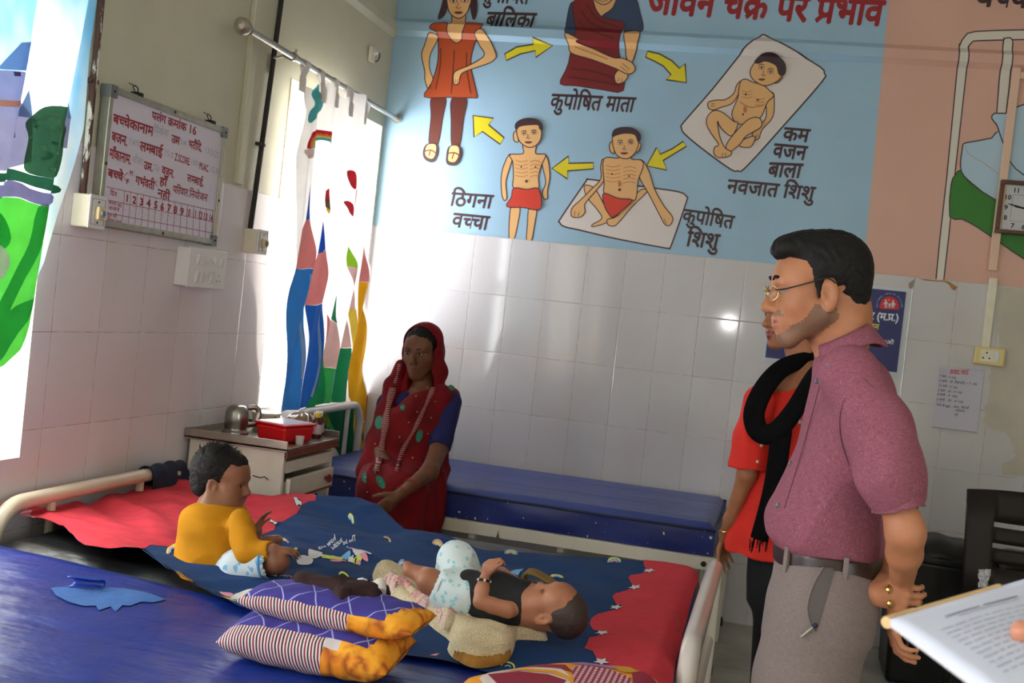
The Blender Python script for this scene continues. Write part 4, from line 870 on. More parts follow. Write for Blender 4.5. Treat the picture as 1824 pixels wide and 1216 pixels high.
# middle bed
mbd=bed('white hospital bed with thick rails carrying the printed navy sheet and the two babies',.07,2.02,-3.06,-1.99,.50)
rail(mbd,'head_rail',.06,-3.02,-1.93,.712,.023,M_cream_enamel,(-2.75,-2.24),.02,.12)
rail(mbd,'foot_rail',2.048,-3.12,-1.945,.662,.026,M_railwhite,(),.02,.10,.40)
mt=thing('mattress','black vinyl mattress showing beneath the printed sheet beside the blue bed','mattress',(1.0,-2.5,.50))
def wrb(x,y): return .006*nz(x*3,y*12)
m=MB(); slab(m,[(.09,-3.05),(2.0,-3.2),(2.0,-1.97),(.09,-1.96)],.502,.622,.03,(50,30),wrb,(0,0)); m.build('cover',[M_vblack],mt,smooth=60)
# near bed
nb=bed('white hospital bed at the front under the torn blue mattress',.12,1.98,-4.22,-3.42,.50,legs=True)
mt=thing('mattress','torn blue vinyl mattress filling the near corner beneath the striped pillows','mattress',(1.0,-3.7,.50))
def wrn(x,y): return .006*nz(x*2.2+y,y*3-x)+.0035*nz(x*7,y*7)
m=MB(); slab(m,[(.08,-4.05),(2.02,-4.28),(1.96,-3.375),(.09,-3.065)],.502,.632,.03,(60,30),wrn,(0,0)); m.build('cover',[M_vblue],mt,smooth=60)
m=MB(); m.tube([(.10,-3.07,.612)]+[(.09+(1.96-.09)*t,-3.065-.31*t-.004,.612+.003*nz(t*9,0)) for t in np.linspace(.03,.97,24)]+[(1.955,-3.38,.612)],.008,8); m.build('piping',M_pipe,mt)
def matz(x,y): return .632+wrn(x,y)
tsurf=lambda x,y,l:(x,y,matz(x,y)+.0012*(l+1))
ZP=lambda z:(lambda x,y:tuple(PZ(x,y,z)[:2]))
M_scrim=mat('blue_backing_cloth',srgb(44,92,160),.9,vary=.15,vscale=40,bump=.3,bscale=200)
FU=(0,0,1)
m=MB(); poly(m,[(90,1046),(120,1043),(160,1050),(200,1046),(240,1050),(262,1056),(296,1068),(272,1074),(250,1073),(232,1080),(218,1078),(206,1090),(196,1080),(176,1087),(170,1078),(150,1079),(122,1072),(100,1060)],ZP(.634),tsurf,0,1,.02,facing=FU); m.build('exposed_backing',M_scrim,mt,smooth=180)
m=MB()
def flap(u,v):
    p=PZ(122+58*u,1040+4*u,.64); a=v*3.6; R_=.013-.002*u
    return (p[0]+.004*math.sin(a),p[1]+R_*math.sin(a)*1.2,.634+R_*(1-math.cos(a)))
m.grid(flap,10,14); m.build('curled_flap',mat('blue_vinyl_flap',srgb(24,60,160),.4),mt,smooth=180,solid=.002)
# ------------------------------------------------------------------ printed sheet
def ridge(v): return 1-abs(v)
def hs(x,y):
    """height of the sheet on the middle bed"""
    z=.640
    a=sst(1.9,.9,x)
    z+=.020*a*(ridge(nz(x*2.2-y*1.4,y*7+x*3.2,1))-.6)+.012*a*(ridge(nz(x*5+y*2,y*11-x*4,3))-.6)+.004*nz(x*6,y*6,5)
    z+=(.006+.020*sst(1.4,.8,x))*(ridge(nz(x*1.8+y*3.2,y*1.6-x*1.2,9)*1.3)-.5)
    z+=.050*math.exp(-((x-.80)/.34)**2-((y+2.03)/.13)**2)+.012*math.exp(-((x-1.15)/.1)**2-((y+2.2)/.2)**2)
    z+=.0035*math.sin((x-1.6)*9+y*19)*sst(1.3,1.7,x)
    if x<.75: z+=.030*sst(.80,.5,x)*(ridge(nz(x*3.1,y*6.3+x*2,7))-.45)
    if x>1.96: z-=.02*((x-1.96)/.04)**2
    return max(z,.628 if x<2.0 else .5)
ssurf=lambda x,y,l:(x,y,hs(x,y)+.0011*l)
SC=dict(navy=srgb(28,58,104),coral=srgb(200,56,68),white=srgb(218,216,220),pink=srgb(226,150,168),yel=srgb(212,220,100),sky=srgb(120,178,222),dark=srgb(18,28,52),hem=srgb(40,84,140))
SN=list(SC); SI={k:i for i,k in enumerate(SN)}
def clothm(k,v):
    m=mat('sheet_'+k,v,.9,vary=.06,vscale=30,bump=.25,bscale=700,bdist=.0006,spec=.2,sheen=.0); return m
SM=[clothm(k,v) for k,v in SC.items()]
sh=thing('bed_sheet','rumpled navy bed sheet with coral ends, rainbows and stars spread under the babies','sheet',(1.0,-2.5,.62))
m=MB(); SZ=ZP(.645)
base=[(38,925),(60,912),(110,903),(160,905),(230,880),(310,865),(345,868),(400,874),(455,880),(530,894),(560,903),(600,910),(640,917),(680,928),(720,948),(760,955),(800,962),(860,978),(900,983),(940,985),(1000,988),(1080,992),(1150,1000),(1200,1003),(1236,1008),(1243,1024),(1236,1060),(1222,1110),(1206,1170),(1196,1240),(1000,1222),(800,1176),(690,1160),(560,1122),(462,1096),(420,1080),(380,1058),(340,1038),(285,1014),(252,994),(235,993),(190,990),(150,985),(120,962),(100,948),(60,938)]
poly(m,base,SZ,ssurf,SI['navy'],0,.0125,facing=FU)
def sp(c,pts,l=1,sm=0,K=idt): poly(m,pts,lambda x,y:SZ(*K(x,y)),ssurf,SI[c],l,.0125,sm=sm,facing=FU)
def ss(c,w,pts,l=2,K=idt,sm=4): stroke(m,pts,w,lambda x,y:SZ(*K(x,y)),ssurf,SI[c],l,.0125,sm=sm,facing=FU)
sp('coral',[(38,925),(60,912),(110,903),(160,905),(230,880),(310,865),(345,868),(400,874),(455,880),(530,894),(560,903),(560,911),(546,913),(536,915),(533,920),(527,928),(509,933),(493,941),(490,947),(487,953),(465,962),(400,978),(320,984),(265,985),(252,990),(235,993),(190,990),(150,985),(120,962),(100,948),(60,938)])
sp('pink',[(36,926),(34,930),(36,934),(60,940),(52,931),(56,921)],1.6)
K10=crop(980,860,3.417)
sp('coral',[(568,470),(700,480),(820,497),(900,515),(905,560),(885,600),(830,800),(775,1000),(740,1260),(225,1250),(240,1120),(262,1108),(290,1060),(262,1010),(210,992),(225,962),(240,930),(290,925),(310,900),(262,890),(240,850),(252,812),(290,785),(400,762),(440,742),(402,735),(378,690),(400,660),(470,640),(512,628),(492,605),(475,580),(492,560),(560,540),(592,522),(572,500)],1,0,K10)
def star(cx,cy,w,h,a0=.3,K=K10):
    p=[(cx+w*(1 if k%2==0 else .48)*math.cos(a0+k*PI/5),cy+h*(1 if k%2==0 else .48)*math.sin(a0+k*PI/5)) for k in range(10)]
    q=[(cx+(x-cx)*1.14,cy+(y-cy)*1.2) for x,y in p]; poly(m,q,lambda x,y:SZ(*K(x,y)),ssurf,SI['dark'],1.8,.0125,sm=2,facing=FU); poly(m,p,lambda x,y:SZ(*K(x,y)),ssurf,SI['white'],2.6,.0125,sm=2,facing=FU)
for c in ((602,527,42,11,.2),(516,631,44,13,.5),(400,754,44,14,.1),(316,911,50,13,.4),(312,1076,52,27,.3)): star(*c)
K11=crop(420,880,5.365)
sp('dark',[(536,137),(560,133),(590,160),(622,172),(620,205),(590,200),(566,208),(552,178)],1.8,0,K11);sp('white',[(538,141),(558,137),(585,165),(618,175),(616,200),(592,192),(570,205),(556,175)],2.6,0,K11)
sp('dark',[(318,302),(340,296),(352,325),(392,338),(390,358),(365,362),(340,345),(318,340)],1.8,0,K11);sp('white',[(322,306),(338,300),(350,330),(388,341),(380,354),(362,356),(345,338),(322,335)],2.6,0,K11)
def rainbow(cx,cy,r,a,cs=('pink','yel','sky'),sq=.55):
    for k,c in enumerate(cs):
        R_=r*(1-.30*k); ss(c,r*.22,[(cx+R_*(math.cos(t)*math.cos(a)-sq*math.sin(t)*math.sin(a)),cy+R_*(math.cos(t)*math.sin(a)*.8+sq*math.sin(t)*math.cos(a))) for t in np.linspace(PI,2*PI,7)],1.6)
for x,y,r,a,cs in ((612,1031,11,.7,('yel','dark','sky')),(508,1037,10,.2,('pink','dark','sky')),(779,977,10,.3,('pink','yel','white')),(713,1012,11,-1.0,('sky','white','sky')),(688,968,9,.9,('pink','yel','dark')),(910,987,11,.1,('sky','yel','pink')),(992,1026,11,.1,('yel','white','sky')),(905,1183,12,.2,('yel','dark','sky')),(1094,999,11,.05,('yel','sky','pink')),(624,932,6,.6,('yel','white','sky')),(505,973,9,.8,('pink','yel','sky')),(306,990,12,-.8,('yel','pink','orange' if False else 'sky')),(665,1042,7,0,('pink','dark','sky'))): rainbow(x,y,r,a,cs)
K12=crop(400,960,4.145)
for c,p,l in (('white',[(530,180),(555,155),(600,160),(625,170),(650,185),(640,208),(590,213),(540,208)],1.6),('white',[(612,150),(620,122),(655,118),(690,128),(716,140),(716,165),(670,180),(625,175)],2),
 ('yel',[(712,152),(780,150),(850,143),(880,158),(800,178),(718,180)],1.6),('pink',[(775,192),(850,166),(892,166),(895,176),(850,196),(800,203)],1.6),('sky',[(845,138),(880,124),(922,114),(926,138),(898,165),(868,152)],2),('white',[(915,142),(950,133),(948,178),(908,172)],2.2),('yel',[(952,150),(992,140),(1012,158),(978,192),(948,182)],2.4),('dark',[(965,150),(975,147),(968,185),(958,183)],2.8),('pink',[(912,88),(938,80),(1000,112),(1050,150),(1056,172),(1010,152),(950,112),(918,106)],2.2),('white',[(938,108),(980,100),(1030,108),(1086,128),(1070,150),(1030,135),(980,142),(955,132)],2.8),('pink',[(980,165),(1006,160),(1002,198),(985,212)],2.6),('yel',[(497,113),(520,107),(538,115),(520,123)],1.6),('sky',[(892,75),(905,68),(918,76),(906,85)],1.6),
 ('white',[(38,432),(70,400),(130,375),(205,372),(236,398),(200,415),(120,416),(95,440),(60,446)],2),('pink',[(-40,385),(35,378),(72,410),(40,415),(-10,402)],1.8),('pink',[(92,445),(130,440),(176,490),(150,496),(112,470)],1.8),('yel',[(-10,415),(50,440),(112,480),(60,482),(-30,455)],1.6),('pink',[(1515,850),(1560,838),(1590,835),(1560,858)],1.6),('sky',[(1410,362),(1400,360),(1400,361)],1.6)):
    sp(c,p,l,2 if len(p)>4 else 0,K12)
sp('sky',[(1105,335),(1215,290),(1170,360)],1.6,0,crop(640,940,4.145))
def sw(t,a,b,h,dn): word(m,t,K11(*a),K11(*b),h/5.365,lambda x,y:SZ(x,y),ssurf,SI['white'],1.6,.02,0,.0125,((),()),None,dn)
sw('The be',(1142,442),(1015,475),34,(.25,1.)); sw('autiful',(1000,440),(905,525),34,(.6,1.)); sw('how cute',(942,432),(775,530),32,(.5,1.)); sw('beautiful',(-40,835),(60,840),0,(.5,1.)) if False else None
ss('hem',1.2,[(252,998),(300,1024),(360,1052),(430,1086)],1.2,sm=0)
m.build('printed_cloth',SM,sh,smooth=180)
# navy cloth over the head rail
r=thing('cloth','dark navy cloth hanging folded over the cream head rail behind the toddler','cloth',(.06,-2.08,.6))
m=MB()
def hang(u,v):
    y=-2.21+.24*u; s=(v-.5)*2; R_=.028+.004*math.sin(u*17+v*4)
    if abs(s)<.35: a=s/.35*PI/2; return (.06+R_*math.sin(a),y,.712+R_*math.cos(a))
    d=(abs(s)-.35)*.17; return (.06+math.copysign(R_+.008*math.sin(u*14),s),y+.01*math.sin(d*40),.712-d*(1+.25*math.sin(u*6)))
m.grid(hang,22,34); m.build('folded_cloth',mat('dark_navy_cloth',srgb(24,34,54),.9,bump=.2,bscale=300),r,smooth=180,solid=.004)
# ------------------------------------------------------------------ towel, padded shapes
def pad(mb,outline,base,T,R,mi=0,step=.012,wr=None,sm=3,under=.0):
    """closed soft shape: plan outline (points on the bed), domed top over a surface"""
    pts=[(p.x,p.y) for p in spline([(x,y,0) for x,y in outline],sm,True)] if sm else list(outline)
    V,F=fill2d(pts); us=[p[0] for p in V]; ws=[p[1] for p in V]
    V,F=bisect_grid(V,F,np.arange(min(us)+step/2,max(us),step),np.arange(min(ws)+step/2,max(ws),step))
    A=np.array(pts); B_=np.roll(A,-1,0); V2=np.array(V)
    AB=B_-A; L2=(AB**2).sum(1)+1e-12
    t=np.clip(((V2[:,None,:]-A[None])*AB[None]).sum(2)/L2[None],0,1); d=np.sqrt((((A[None]+t[...,None]*AB[None])-V2[:,None,:])**2).sum(2)).min(1)
    k=np.clip(d/R,0,1); prof=np.sqrt(np.clip(1-(1-k)**2,0,1))
    top=[];bot=[]
    for (x,y),pf in zip(V,prof):
        z=base(x,y); h=T*pf*(1+(wr(x,y) if wr else 0)); top.append((x,y,z+under+max(h,.0015*0))); bot.append((x,y,z+under-.0))
    o=[]
    for f in F:
        a,b,c=(Vector((*V[i],0)) for i in f[:3]); o.append(f if (b-a).cross(c-a).z>0 else tuple(reversed(f)))
    mb.add(top,o,mi); mb.add(bot,[tuple(reversed(f)) for f in o],mi); return top
def terry(name,c1,c2,c3):
    m=bpy.data.materials.new(name); m.use_nodes=True; t=NT(m); p=t.n['Principled BSDF']; g=t.geo()
    n=t.noise(9,3,g); c=t.mix(t.ramp(n,.44,.60),c1,c2); X=t.xyz(g)
    if c3:
        w=t.m('SINE',t.m('MULTIPLY',t.m('ADD',t.noise(7,2,g),t.m('MULTIPLY',X[0],1.2)),46.)); c=t.mix(t.m('GREATER_THAN',w,.2),c,c3)
    f=t.noise(340,2,g); c=t.mix(t.ramp(f,.35,.7),c,srgb(236,226,204)); t.put(p.inputs['Base Color'],c); p.inputs['Roughness'].default_value=.95; p.inputs['Specular IOR Level'].default_value=.1
    t.put(p.inputs['Normal'],t.bump(f,.9,.004)); return m
M_terry=terry('beige_terry',srgb(196,164,110),srgb(214,186,138),None); M_terryp=terry('pink_terry_print',srgb(222,168,176),srgb(206,180,130),srgb(200,70,100)); M_hem=mat('ochre_hem',srgb(170,120,50),.9)
K13=crop(640,940,4.145); W13=lambda pts:[ZP(.655)(*K13(x,y)) for x,y in pts]
tw=thing('towel','fluffy beige towel with a pink printed patch rumpled beneath the lying baby','towel',(1.4,-3.0,.64))
wt=lambda x,y:.35*nz(x*14,y*14)+.35*(ridge(nz(x*7+3,y*9))-.5)
m=MB(); pad(m,W13([(98,365),(112,325),(150,305),(200,308),(300,352),(400,395),(470,430),(540,500),(620,560),(760,600),(900,640),(1060,660),(1200,662),(1320,700),(1398,782),(1290,790),(1170,800),(1150,850),(1128,905),(1090,945),(1000,965),(860,985),(760,955),(690,905),(655,850),(672,800),(560,720),(450,640),(330,590),(250,545),(200,490),(165,430)]),hs,.036,.03,0,.012,wt); m.build('pile',M_terry,tw,smooth=180)
m=MB(); pad(m,W13([(172,455),(195,415),(250,425),(340,470),(450,550),(560,600),(700,620),(850,660),(1000,700),(930,730),(820,745),(720,730),(690,775),(620,778),(590,740),(520,660),(450,640),(380,590),(300,520),(240,520)]),lambda x,y:hs(x,y)+.020,.030,.022,0,.012,wt); m.build('printed_patch',M_terryp,tw,smooth=180)
m=MB(); pad(m,W13([(700,905),(760,940),(860,965),(1000,948),(1085,925),(1120,900),(1120,925),(1085,955),(1000,975),(860,995),(760,968),(700,930)]),lambda x,y:hs(x,y)+.004,.022,.012,0,.01); m.build('hem',M_hem,tw,smooth=180)
RL=[PY(*K13(x,y),-2.78) for x,y in ((1460,425),(1390,375),(1320,332),(1275,316),(1240,322),(1217,360),(1222,395),(1262,415),(1340,428))]; RLs=[tuple(p) for p in spline(RL,5)]
m=MB(); m.grid(lambda u,v:(lambda p:(p[0],p[1]+.055*(v-.5)-.01*math.sin(u*5),p[2]))(RLs[min(len(RLs)-1,int(round(u*(len(RLs)-1))))]),len(RLs),7); m.build('folded_corner',mat('olive_towel_back',srgb(128,100,46),.95,bump=.6,bscale=300),tw,smooth=180,solid=.008)
# ------------------------------------------------------------------ pillows
def pillow_mats(pref):
    out=[]
    m=bpy.data.materials.new(pref+'_striped_cotton'); m.use_nodes=True; t=NT(m); p=t.n['Principled BSDF']; X=t.xyz(t.obj())
    s=t.m('FRACT',t.m('MULTIPLY',t.m('ADD',X[0],t.m('MULTIPLY',X[2],.25)),1/.0145)); isr=t.m('LESS_THAN',s,.26); b=t.m('MULTIPLY',t.m('GREATER_THAN',s,.5),t.m('LESS_THAN',s,.76))
    c=t.mix(isr,srgb(222,205,204),srgb(128,30,50)); c=t.mix(b,c,srgb(52,40,52)); t.put(p.inputs['Base Color'],c); p.inputs['Roughness'].default_value=.85; out.append(m)
    m=bpy.data.materials.new(pref+'_purple_check'); m.use_nodes=True; t=NT(m); p=t.n['Principled BSDF']; X=t.xyz(t.obj()); w=t.m('MULTIPLY',t.noise(8,1,t.obj()),.05)
    def ln(e): return t.m('LESS_THAN',t.m('ABSOLUTE',t.m('SUBTRACT',t.m('FRACT',t.m('DIVIDE',e,.085)),.5)),.022)
    l=t.m('MAXIMUM',ln(t.m('ADD',t.m('ADD',X[0],t.m('MULTIPLY',X[1],.75)),w)),ln(t.m('SUBTRACT',t.m('SUBTRACT',X[0],t.m('MULTIPLY',X[1],.75)),w))); t.put(p.inputs['Base Color'],t.mix(l,srgb(58,48,138),srgb(160,160,215))); p.inputs['Roughness'].default_value=.85; out.append(m)
    m=bpy.data.materials.new(pref+'_orange_flower_print'); m.use_nodes=True; t=NT(m); p=t.n['Principled BSDF']
    v=t.node('ShaderNodeTexVoronoi',feature='DISTANCE_TO_EDGE'); v.inputs['Scale'].default_value=22; t.l.new(t.scale(t.obj(),1,1,.7),v.inputs['Vector'])
    c=t.mix(t.ramp(v.outputs[0],.0,.22),srgb(160,78,14),srgb(232,142,22)); c=t.mix(t.ramp(t.noise(16,3,t.obj()),.5,.62),c,srgb(240,168,40)); t.put(p.inputs['Base Color'],c); p.inputs['Roughness'].default_value=.85; out.append(m)
    out.append(mat('pillow_white_cotton',srgb(206,196,196),.85)); out.append(mat('pillow_plum_cotton',srgb(64,36,78),.85)); return out
PMT=pillow_mats('pillow')
def pillow(loc,L,W,T,rz,roll,seam,label,split=.28,tilt=0.):
    m=MB(); nu,nv=61,56
    def f(u,v):
        s=2*u-1; a=2*PI*v
        e=(1-abs(s)**5)**.5*.93+.07*(1-abs(s)); w=(1-.10*abs(s)**8)
        cy=math.copysign(abs(math.cos(a))**.75,math.cos(a)); cz=math.copysign(abs(math.sin(a))**.9,math.sin(a))
        ed=abs(math.cos(a))**6   # seam stays wide near the ends
        y=-cy*W/2*w; z=cz*T/2*max(e,.02)+.006*nz(s*5,cy*3,cz*2+roll)*e
        x=s*L/2*(1-.03*abs(cz))
        # rotate the section
        q=roll; y,z=y*math.cos(q)-z*math.sin(q)*.6,z*math.cos(q)*1.0+y*math.sin(q)*.35
        return (x,y,z)
    def mi(u,v):
        a=(v*360)%360; a=a-360 if a>180 else a; s=2*u-1   # 0 = front seam, -90 = underside, 90 = top
        if seam[0]<a<seam[1]:
            if s<split: return 0
            if s<split+.16 and a>seam[1]-22 and seam[2]: return 3
            return 2
        if s>.80-.1*math.sin(math.radians(a)*2) or s<-.93: return 2
        return 4 if (a<seam[0] and a>-170) else 1
    m.grid(f,nu,nv,mi)
    o=m.build('pillow',PMT,None,smooth=180); o.location=loc; o.rotation_euler=(tilt,0,rz)
    return tag(o,label,'pillow','striped pillows on the near bed')
pillow((1.288,-3.59,.680),.385,.22,.104,-.02,.30,(-165,60,True),'lower striped pillow with orange flower end lying flat on the blue mattress')
pillow((1.312,-3.56,.750),.41,.17,.075,-.06,.10,(-150,30,False),'upper striped pillow with purple check top lying under the brown baby garment',.30)
# brown garment on the upper pillow
M_velv=mat('dark_brown_velvet',srgb(54,36,38),.9,spec=.15,vary=.15,vscale=40,bump=.3,bscale=120,bdist=.004); M_cuff=mat('white_cuff',srgb(214,208,204),.9)
K14=crop(420,880,5.365); gz=lambda x,y:.780-.05*abs(x-1.32)-.60*max(0,y+3.49)
gb=thing('baby_garment','dark brown velvet baby garment with white cuffs lying across the upper striped pillow','garment',(1.3,-3.4,.82))
W14=lambda pts,z=.768:[ZP(z)(*K14(x,y)) for x,y in pts]
wg=lambda x,y:.5*(ridge(nz(x*16-y*9,y*22))-.5)
m=MB(); pad(m,W14([(522,880),(540,840),(580,826),(660,838),(760,840),(850,858),(960,878),(1040,912),(1130,935),(1220,960),(1300,975),(1385,1000),(1395,1040),(1340,1060),(1180,1050),(1060,1060),(990,1068),(900,1010),(780,968),(640,930),(560,915)]),gz,.022,.020,0,.012,wg); m.build('bodice',M_velv,gb,smooth=180)
for c,r_ in (((870,845),26),((1110,915),24),((1195,950),20)):
    x,y=W14([c])[0]; m=MB(); m.lathe((x,y,gz(x,y)+.02),[(.0001,-.012),(.010*r_/20,-.009),(.013*r_/20,0),(.011*r_/20,.008),(.0001,.012)],12); m.build('button_trim',M_cuff,gb); 
for c in ((895,832),(1045,905),(1235,945),(1120,892)):
    x,y=W14([c])[0]; m=MB(); m.lathe((x,y,gz(x,y)+.024),[(.0001,-.010),(.009,-.006),(.011,.002),(.008,.008),(.0001,.011)],12); m.build('ear_tab',M_velv,gb)
m=MB(); x,y=W14([(1360,985)])[0]; m.tube([(x-.012,y+.014,gz(x,y)+.012),(x,y,gz(x,y)+.022),(x+.010,y-.018,gz(x,y)+.010)],[.014,.016,.013],14); m.build('cuff',M_cuff,gb)
m=MB(); x,y=W14([(1405,975)])[0]; m.tube([(x-.004,y+.012,gz(x,y)+.015),(x+.012,y-.01,gz(x,y)+.012)],[.014,.009],14); m.build('sleeve_end',M_velv,gb)
# printed bundle at the front edge
bu=thing('cushion','orange and maroon striped cushion with dotted check beside the white foot rail','cushion',(1.85,-3.5,.63))
K15=crop(800,1140,4.56); bz=lambda x,y:.634
M_bu=[mat('bundle_orange',srgb(226,150,34),.85,vary=.08),mat('bundle_maroon',srgb(142,24,52),.85),mat('bundle_cream',srgb(224,208,200),.85),mat('bundle_violet',srgb(150,110,170),.85),mat('bundle_mustard',srgb(196,140,30),.85)]
def dots():
    m=bpy.data.materials.new('bundle_dotted_check'); m.use_nodes=True; t=NT(m); p=t.n['Principled BSDF']; v=t.node('ShaderNodeTexVoronoi'); v.inputs['Scale'].default_value=85; v.inputs['Randomness'].default_value=0.; t.l.new(t.geo(),v.inputs['Vector'])
    t.put(p.inputs['Base Color'],t.mix(t.m('LESS_THAN',v.outputs[0],.36),srgb(140,26,60),srgb(228,200,206))); p.inputs['Roughness'].default_value=.85; return m
M_bu.append(dots())
bw_out=[ZP(.66)(*K15(x,y)) for x,y in [(70,350),(200,300),(400,262),(600,232),(800,210),(1000,205),(1180,225),(1380,235),(1560,275),(1700,330),(1760,420),(1500,640),(800,640),(200,560)]]
m=MB(); top=pad(m,bw_out,bz,.048,.06,0,.012); A_=np.array(bw_out+bw_out[:1])
def bsurf(x,y,l):
    P=np.array([(p.x,p.y) for p in spline([(a,b,0) for a,b in bw_out],3,True)]); Q=np.roll(P,-1,0); AB=Q-P; t=np.clip((((x,y)-P)*AB).sum(1)/((AB**2).sum(1)+1e-12),0,1); d=np.sqrt(((P+t[:,None]*AB-(x,y))**2).sum(1)).min(); k=min(d/.06,1)
    return (x,y,.634+.048*math.sqrt(max(0,1-(1-k)**2))+.0012*l)
def bp(mi,pts,l=1): poly(m,pts,lambda x,y:ZP(.675)(*K15(x,y)),bsurf,mi,l,.012,facing=FU)
bp(2,[(330,275),(600,250),(900,250),(990,330),(1010,420),(300,420),(240,330)]);bp(1,[(310,310),(560,285),(800,310),(950,360),(900,420),(420,420)],2);bp(1,[(560,245),(760,225),(940,232),(1000,290),(900,262),(700,245)],2);bp(0,[(420,285),(620,262),(860,280),(1010,345),(1005,420),(960,350),(820,300),(600,280)],2.4)
bp(5,[(990,255),(1080,235),(1280,265),(1460,330),(1500,420),(1015,420)],2);bp(3,[(940,220),(1100,210),(1340,250),(1400,275),(1160,240)],2.5);bp(4,[(1340,245),(1460,250),(1540,290),(1440,300),(1370,280)],2.6);bp(1,[(1480,300),(1560,280),(1700,340),(1700,420),(1500,420)],2.2)
m.build('printed_cover',M_bu,bu,smooth=180)
# ------------------------------------------------------------------ bedside cabinet and what stands on it
M_cab=mat('white_cabinet_paint',srgb(212,204,192),.45,vary=.05,vscale=12); M_cabin=mat('grey_cabinet_inside',srgb(150,160,160),.5); M_steel=mat('brushed_steel_top',srgb(168,160,150),.3,.9,vary=.10,vscale=30); M_rusty=mat('rusty_edge',srgb(110,60,44),.7,vary=.3,vscale=40)
cb=thing('bedside_cabinet','white metal bedside cabinet with steel tray top and open drawer beside the wall','cabinet',(.22,-1.57,0))
ax,bx,ay,by=.022,.415,-1.84,-1.34; zt=.812
def cpart(name,boxes,M,par=cb,bev=.003):
    m=MB(); 
    for c,d in boxes: m.box(c,d)
    return m.build(name,M,par,smooth=0,bevel=bev)
cpart('side_panel',[(((ax+bx)/2,ay+.01,.46),(bx-ax,.02,.70))],M_cab); cpart('side_panel',[(((ax+bx)/2,by-.01,.46),(bx-ax,.02,.70))],M_cab)
cpart('back_panel',[((ax+.008,(ay+by)/2,.46),(.016,by-ay-.04,.70))],M_cabin); cpart('shelf',[(((ax+bx)/2,(ay+by)/2,.12),(bx-ax-.02,by-ay-.04,.015))],M_cabin)
for y in (ay+.03,by-.03):
    for x in (ax+.03,bx-.03):
        m=MB(); m.tube([(x,y,0),(x,y,.12)],.014,10); m.build('leg',M_cab,cb)
tr=cpart('tray_top',[(((ax+bx)/2,(ay+by)/2,zt+.004),(bx-ax+.03,by-ay+.03,.008)),(((ax+bx)/2,ay-.012,zt+.016),(bx-ax+.03,.006,.040)),(((ax+bx)/2,by+.012,zt+.016),(bx-ax+.03,.006,.040)),((ax-.012,(ay+by)/2,zt+.016),(.006,by-ay+.02,.040))],M_steel,cb,.001)
cpart('top_edge',[((bx+.012,(ay+by)/2,zt-.014),(.01,by-ay+.02,.030))],M_rusty)
d1=cpart('drawer',[((bx-.02,(ay+by)/2,.745),(.05,by-ay-.05,.045))],M_cab)
d2=cpart('drawer',[((bx+.012,(ay+by)/2,.665),(.02,by-ay-.06,.075)),((bx-.12,ay+.04,.66),(.26,.01,.06)),((bx-.12,by-.04,.66),(.26,.01,.06)),((bx-.12,(ay+by)/2,.632),(.26,by-ay-.06,.006))],M_cab)
cpart('drawer_edge',[((bx+.014,(ay+by)/2,.626),(.022,by-ay-.06,.008))],M_rusty,d2,.001)
m=MB(); m.lathe((bx+.022,-1.46,.668),[(.006,0),(.007,.010),(.016,.014),(.018,.022),(.012,.028),(0,.029)],14,0,(1,0,0)); m.build('knob',mat('dark_red_knob',srgb(120,30,34),.4),d2)
m=MB(); m.tube(spline([(bx-.01,-1.50,.60),(bx+.006,-1.47,.54),(bx+.006,-1.44,.515),(bx+.004,-1.42,.53),(bx-.01,-1.46,.60)],6),.006,8); m.build('hanging_loop',mat('teal_strap',srgb(40,110,120),.8),cb)
m=MB(); m.box((bx+.02,-1.76,.40),(.012,.055,.44),0,Matrix.Rotation(.06,3,'X')); m.build('hanging_strip',M_cab,cb,smooth=0,bevel=.003)
m=MB(); m.tube(spline([(.30,ay-.001,.700),(.302,ay-.010,.704),(.312,ay-.006,.700),(.33,ay-.003,.698)],5)+[Vector((.345,ay-.003,.704)),Vector((.36,ay-.003,.694))],.002,6); m.build('wire_hook',M_dark,cb)
TZ=zt+.0085
jg=thing('steel_jug','dull steel jug turned upside down on the cabinet tray near the wall','jug',(.10,-1.63,TZ)); KX,KY=.105,-1.63
m=MB(); m.lathe((KX,KY,TZ),[(.052,0),(.054,.004),(.050,.010),(.044,.016),(.043,.022),(.046,.03),(.047,.06),(.046,.085),(.040,.102),(.028,.112),(.010,.116),(0,.116)],28); m.build('body',mat('dull_steel',srgb(150,146,142),.28,1.0,vary=.08,vscale=20),jg,smooth=60)
m=MB(); m.tube(spline([(KX+.030,KY+.03,TZ+.105),(KX+.055,KY+.05,TZ+.108),(KX+.066,KY+.06,TZ+.085),(KX+.060,KY+.05,TZ+.045),(KX+.035,KY+.025,TZ+.035)],6),.007,10,flat=1.6); m.build('handle',MATS['dull_steel'],jg)
bo=thing('plastic_tub','pale plastic tub with a bail handle standing behind the red box near the window','tub',(.13,-1.43,TZ))
m=MB(); m.lathe((.135,-1.42,TZ),[(.05,0),(.056,.05),(.058,.068),(.062,.069),(.062,.077),(.05,.079),(0,.079)],24); m.build('body',mat('milky_plastic',srgb(220,216,190),.4),bo,smooth=40)
m=MB(); m.tube(spline([(.19,-1.45,TZ+.066),(.20,-1.47,TZ+.045),(.20,-1.44,TZ+.030),(.195,-1.38,TZ+.05)],6),.002,6); m.build('handle',M_dark,bo)
rb=thing('food_box','red plastic food box with a pale translucent lid on the cabinet tray','box',(.31,-1.62,TZ)); RZ=Matrix.Rotation(-.25,3,'Z')
m=MB(); c=(.315,-1.625,TZ+.032); m.box(c,(.135,.175,.064),0,RZ,1.1); m.build('tub',mat('red_plastic',srgb(208,16,24),.3,trans=.0,sss=.0),rb,smooth=0,bevel=.012,seg=3)
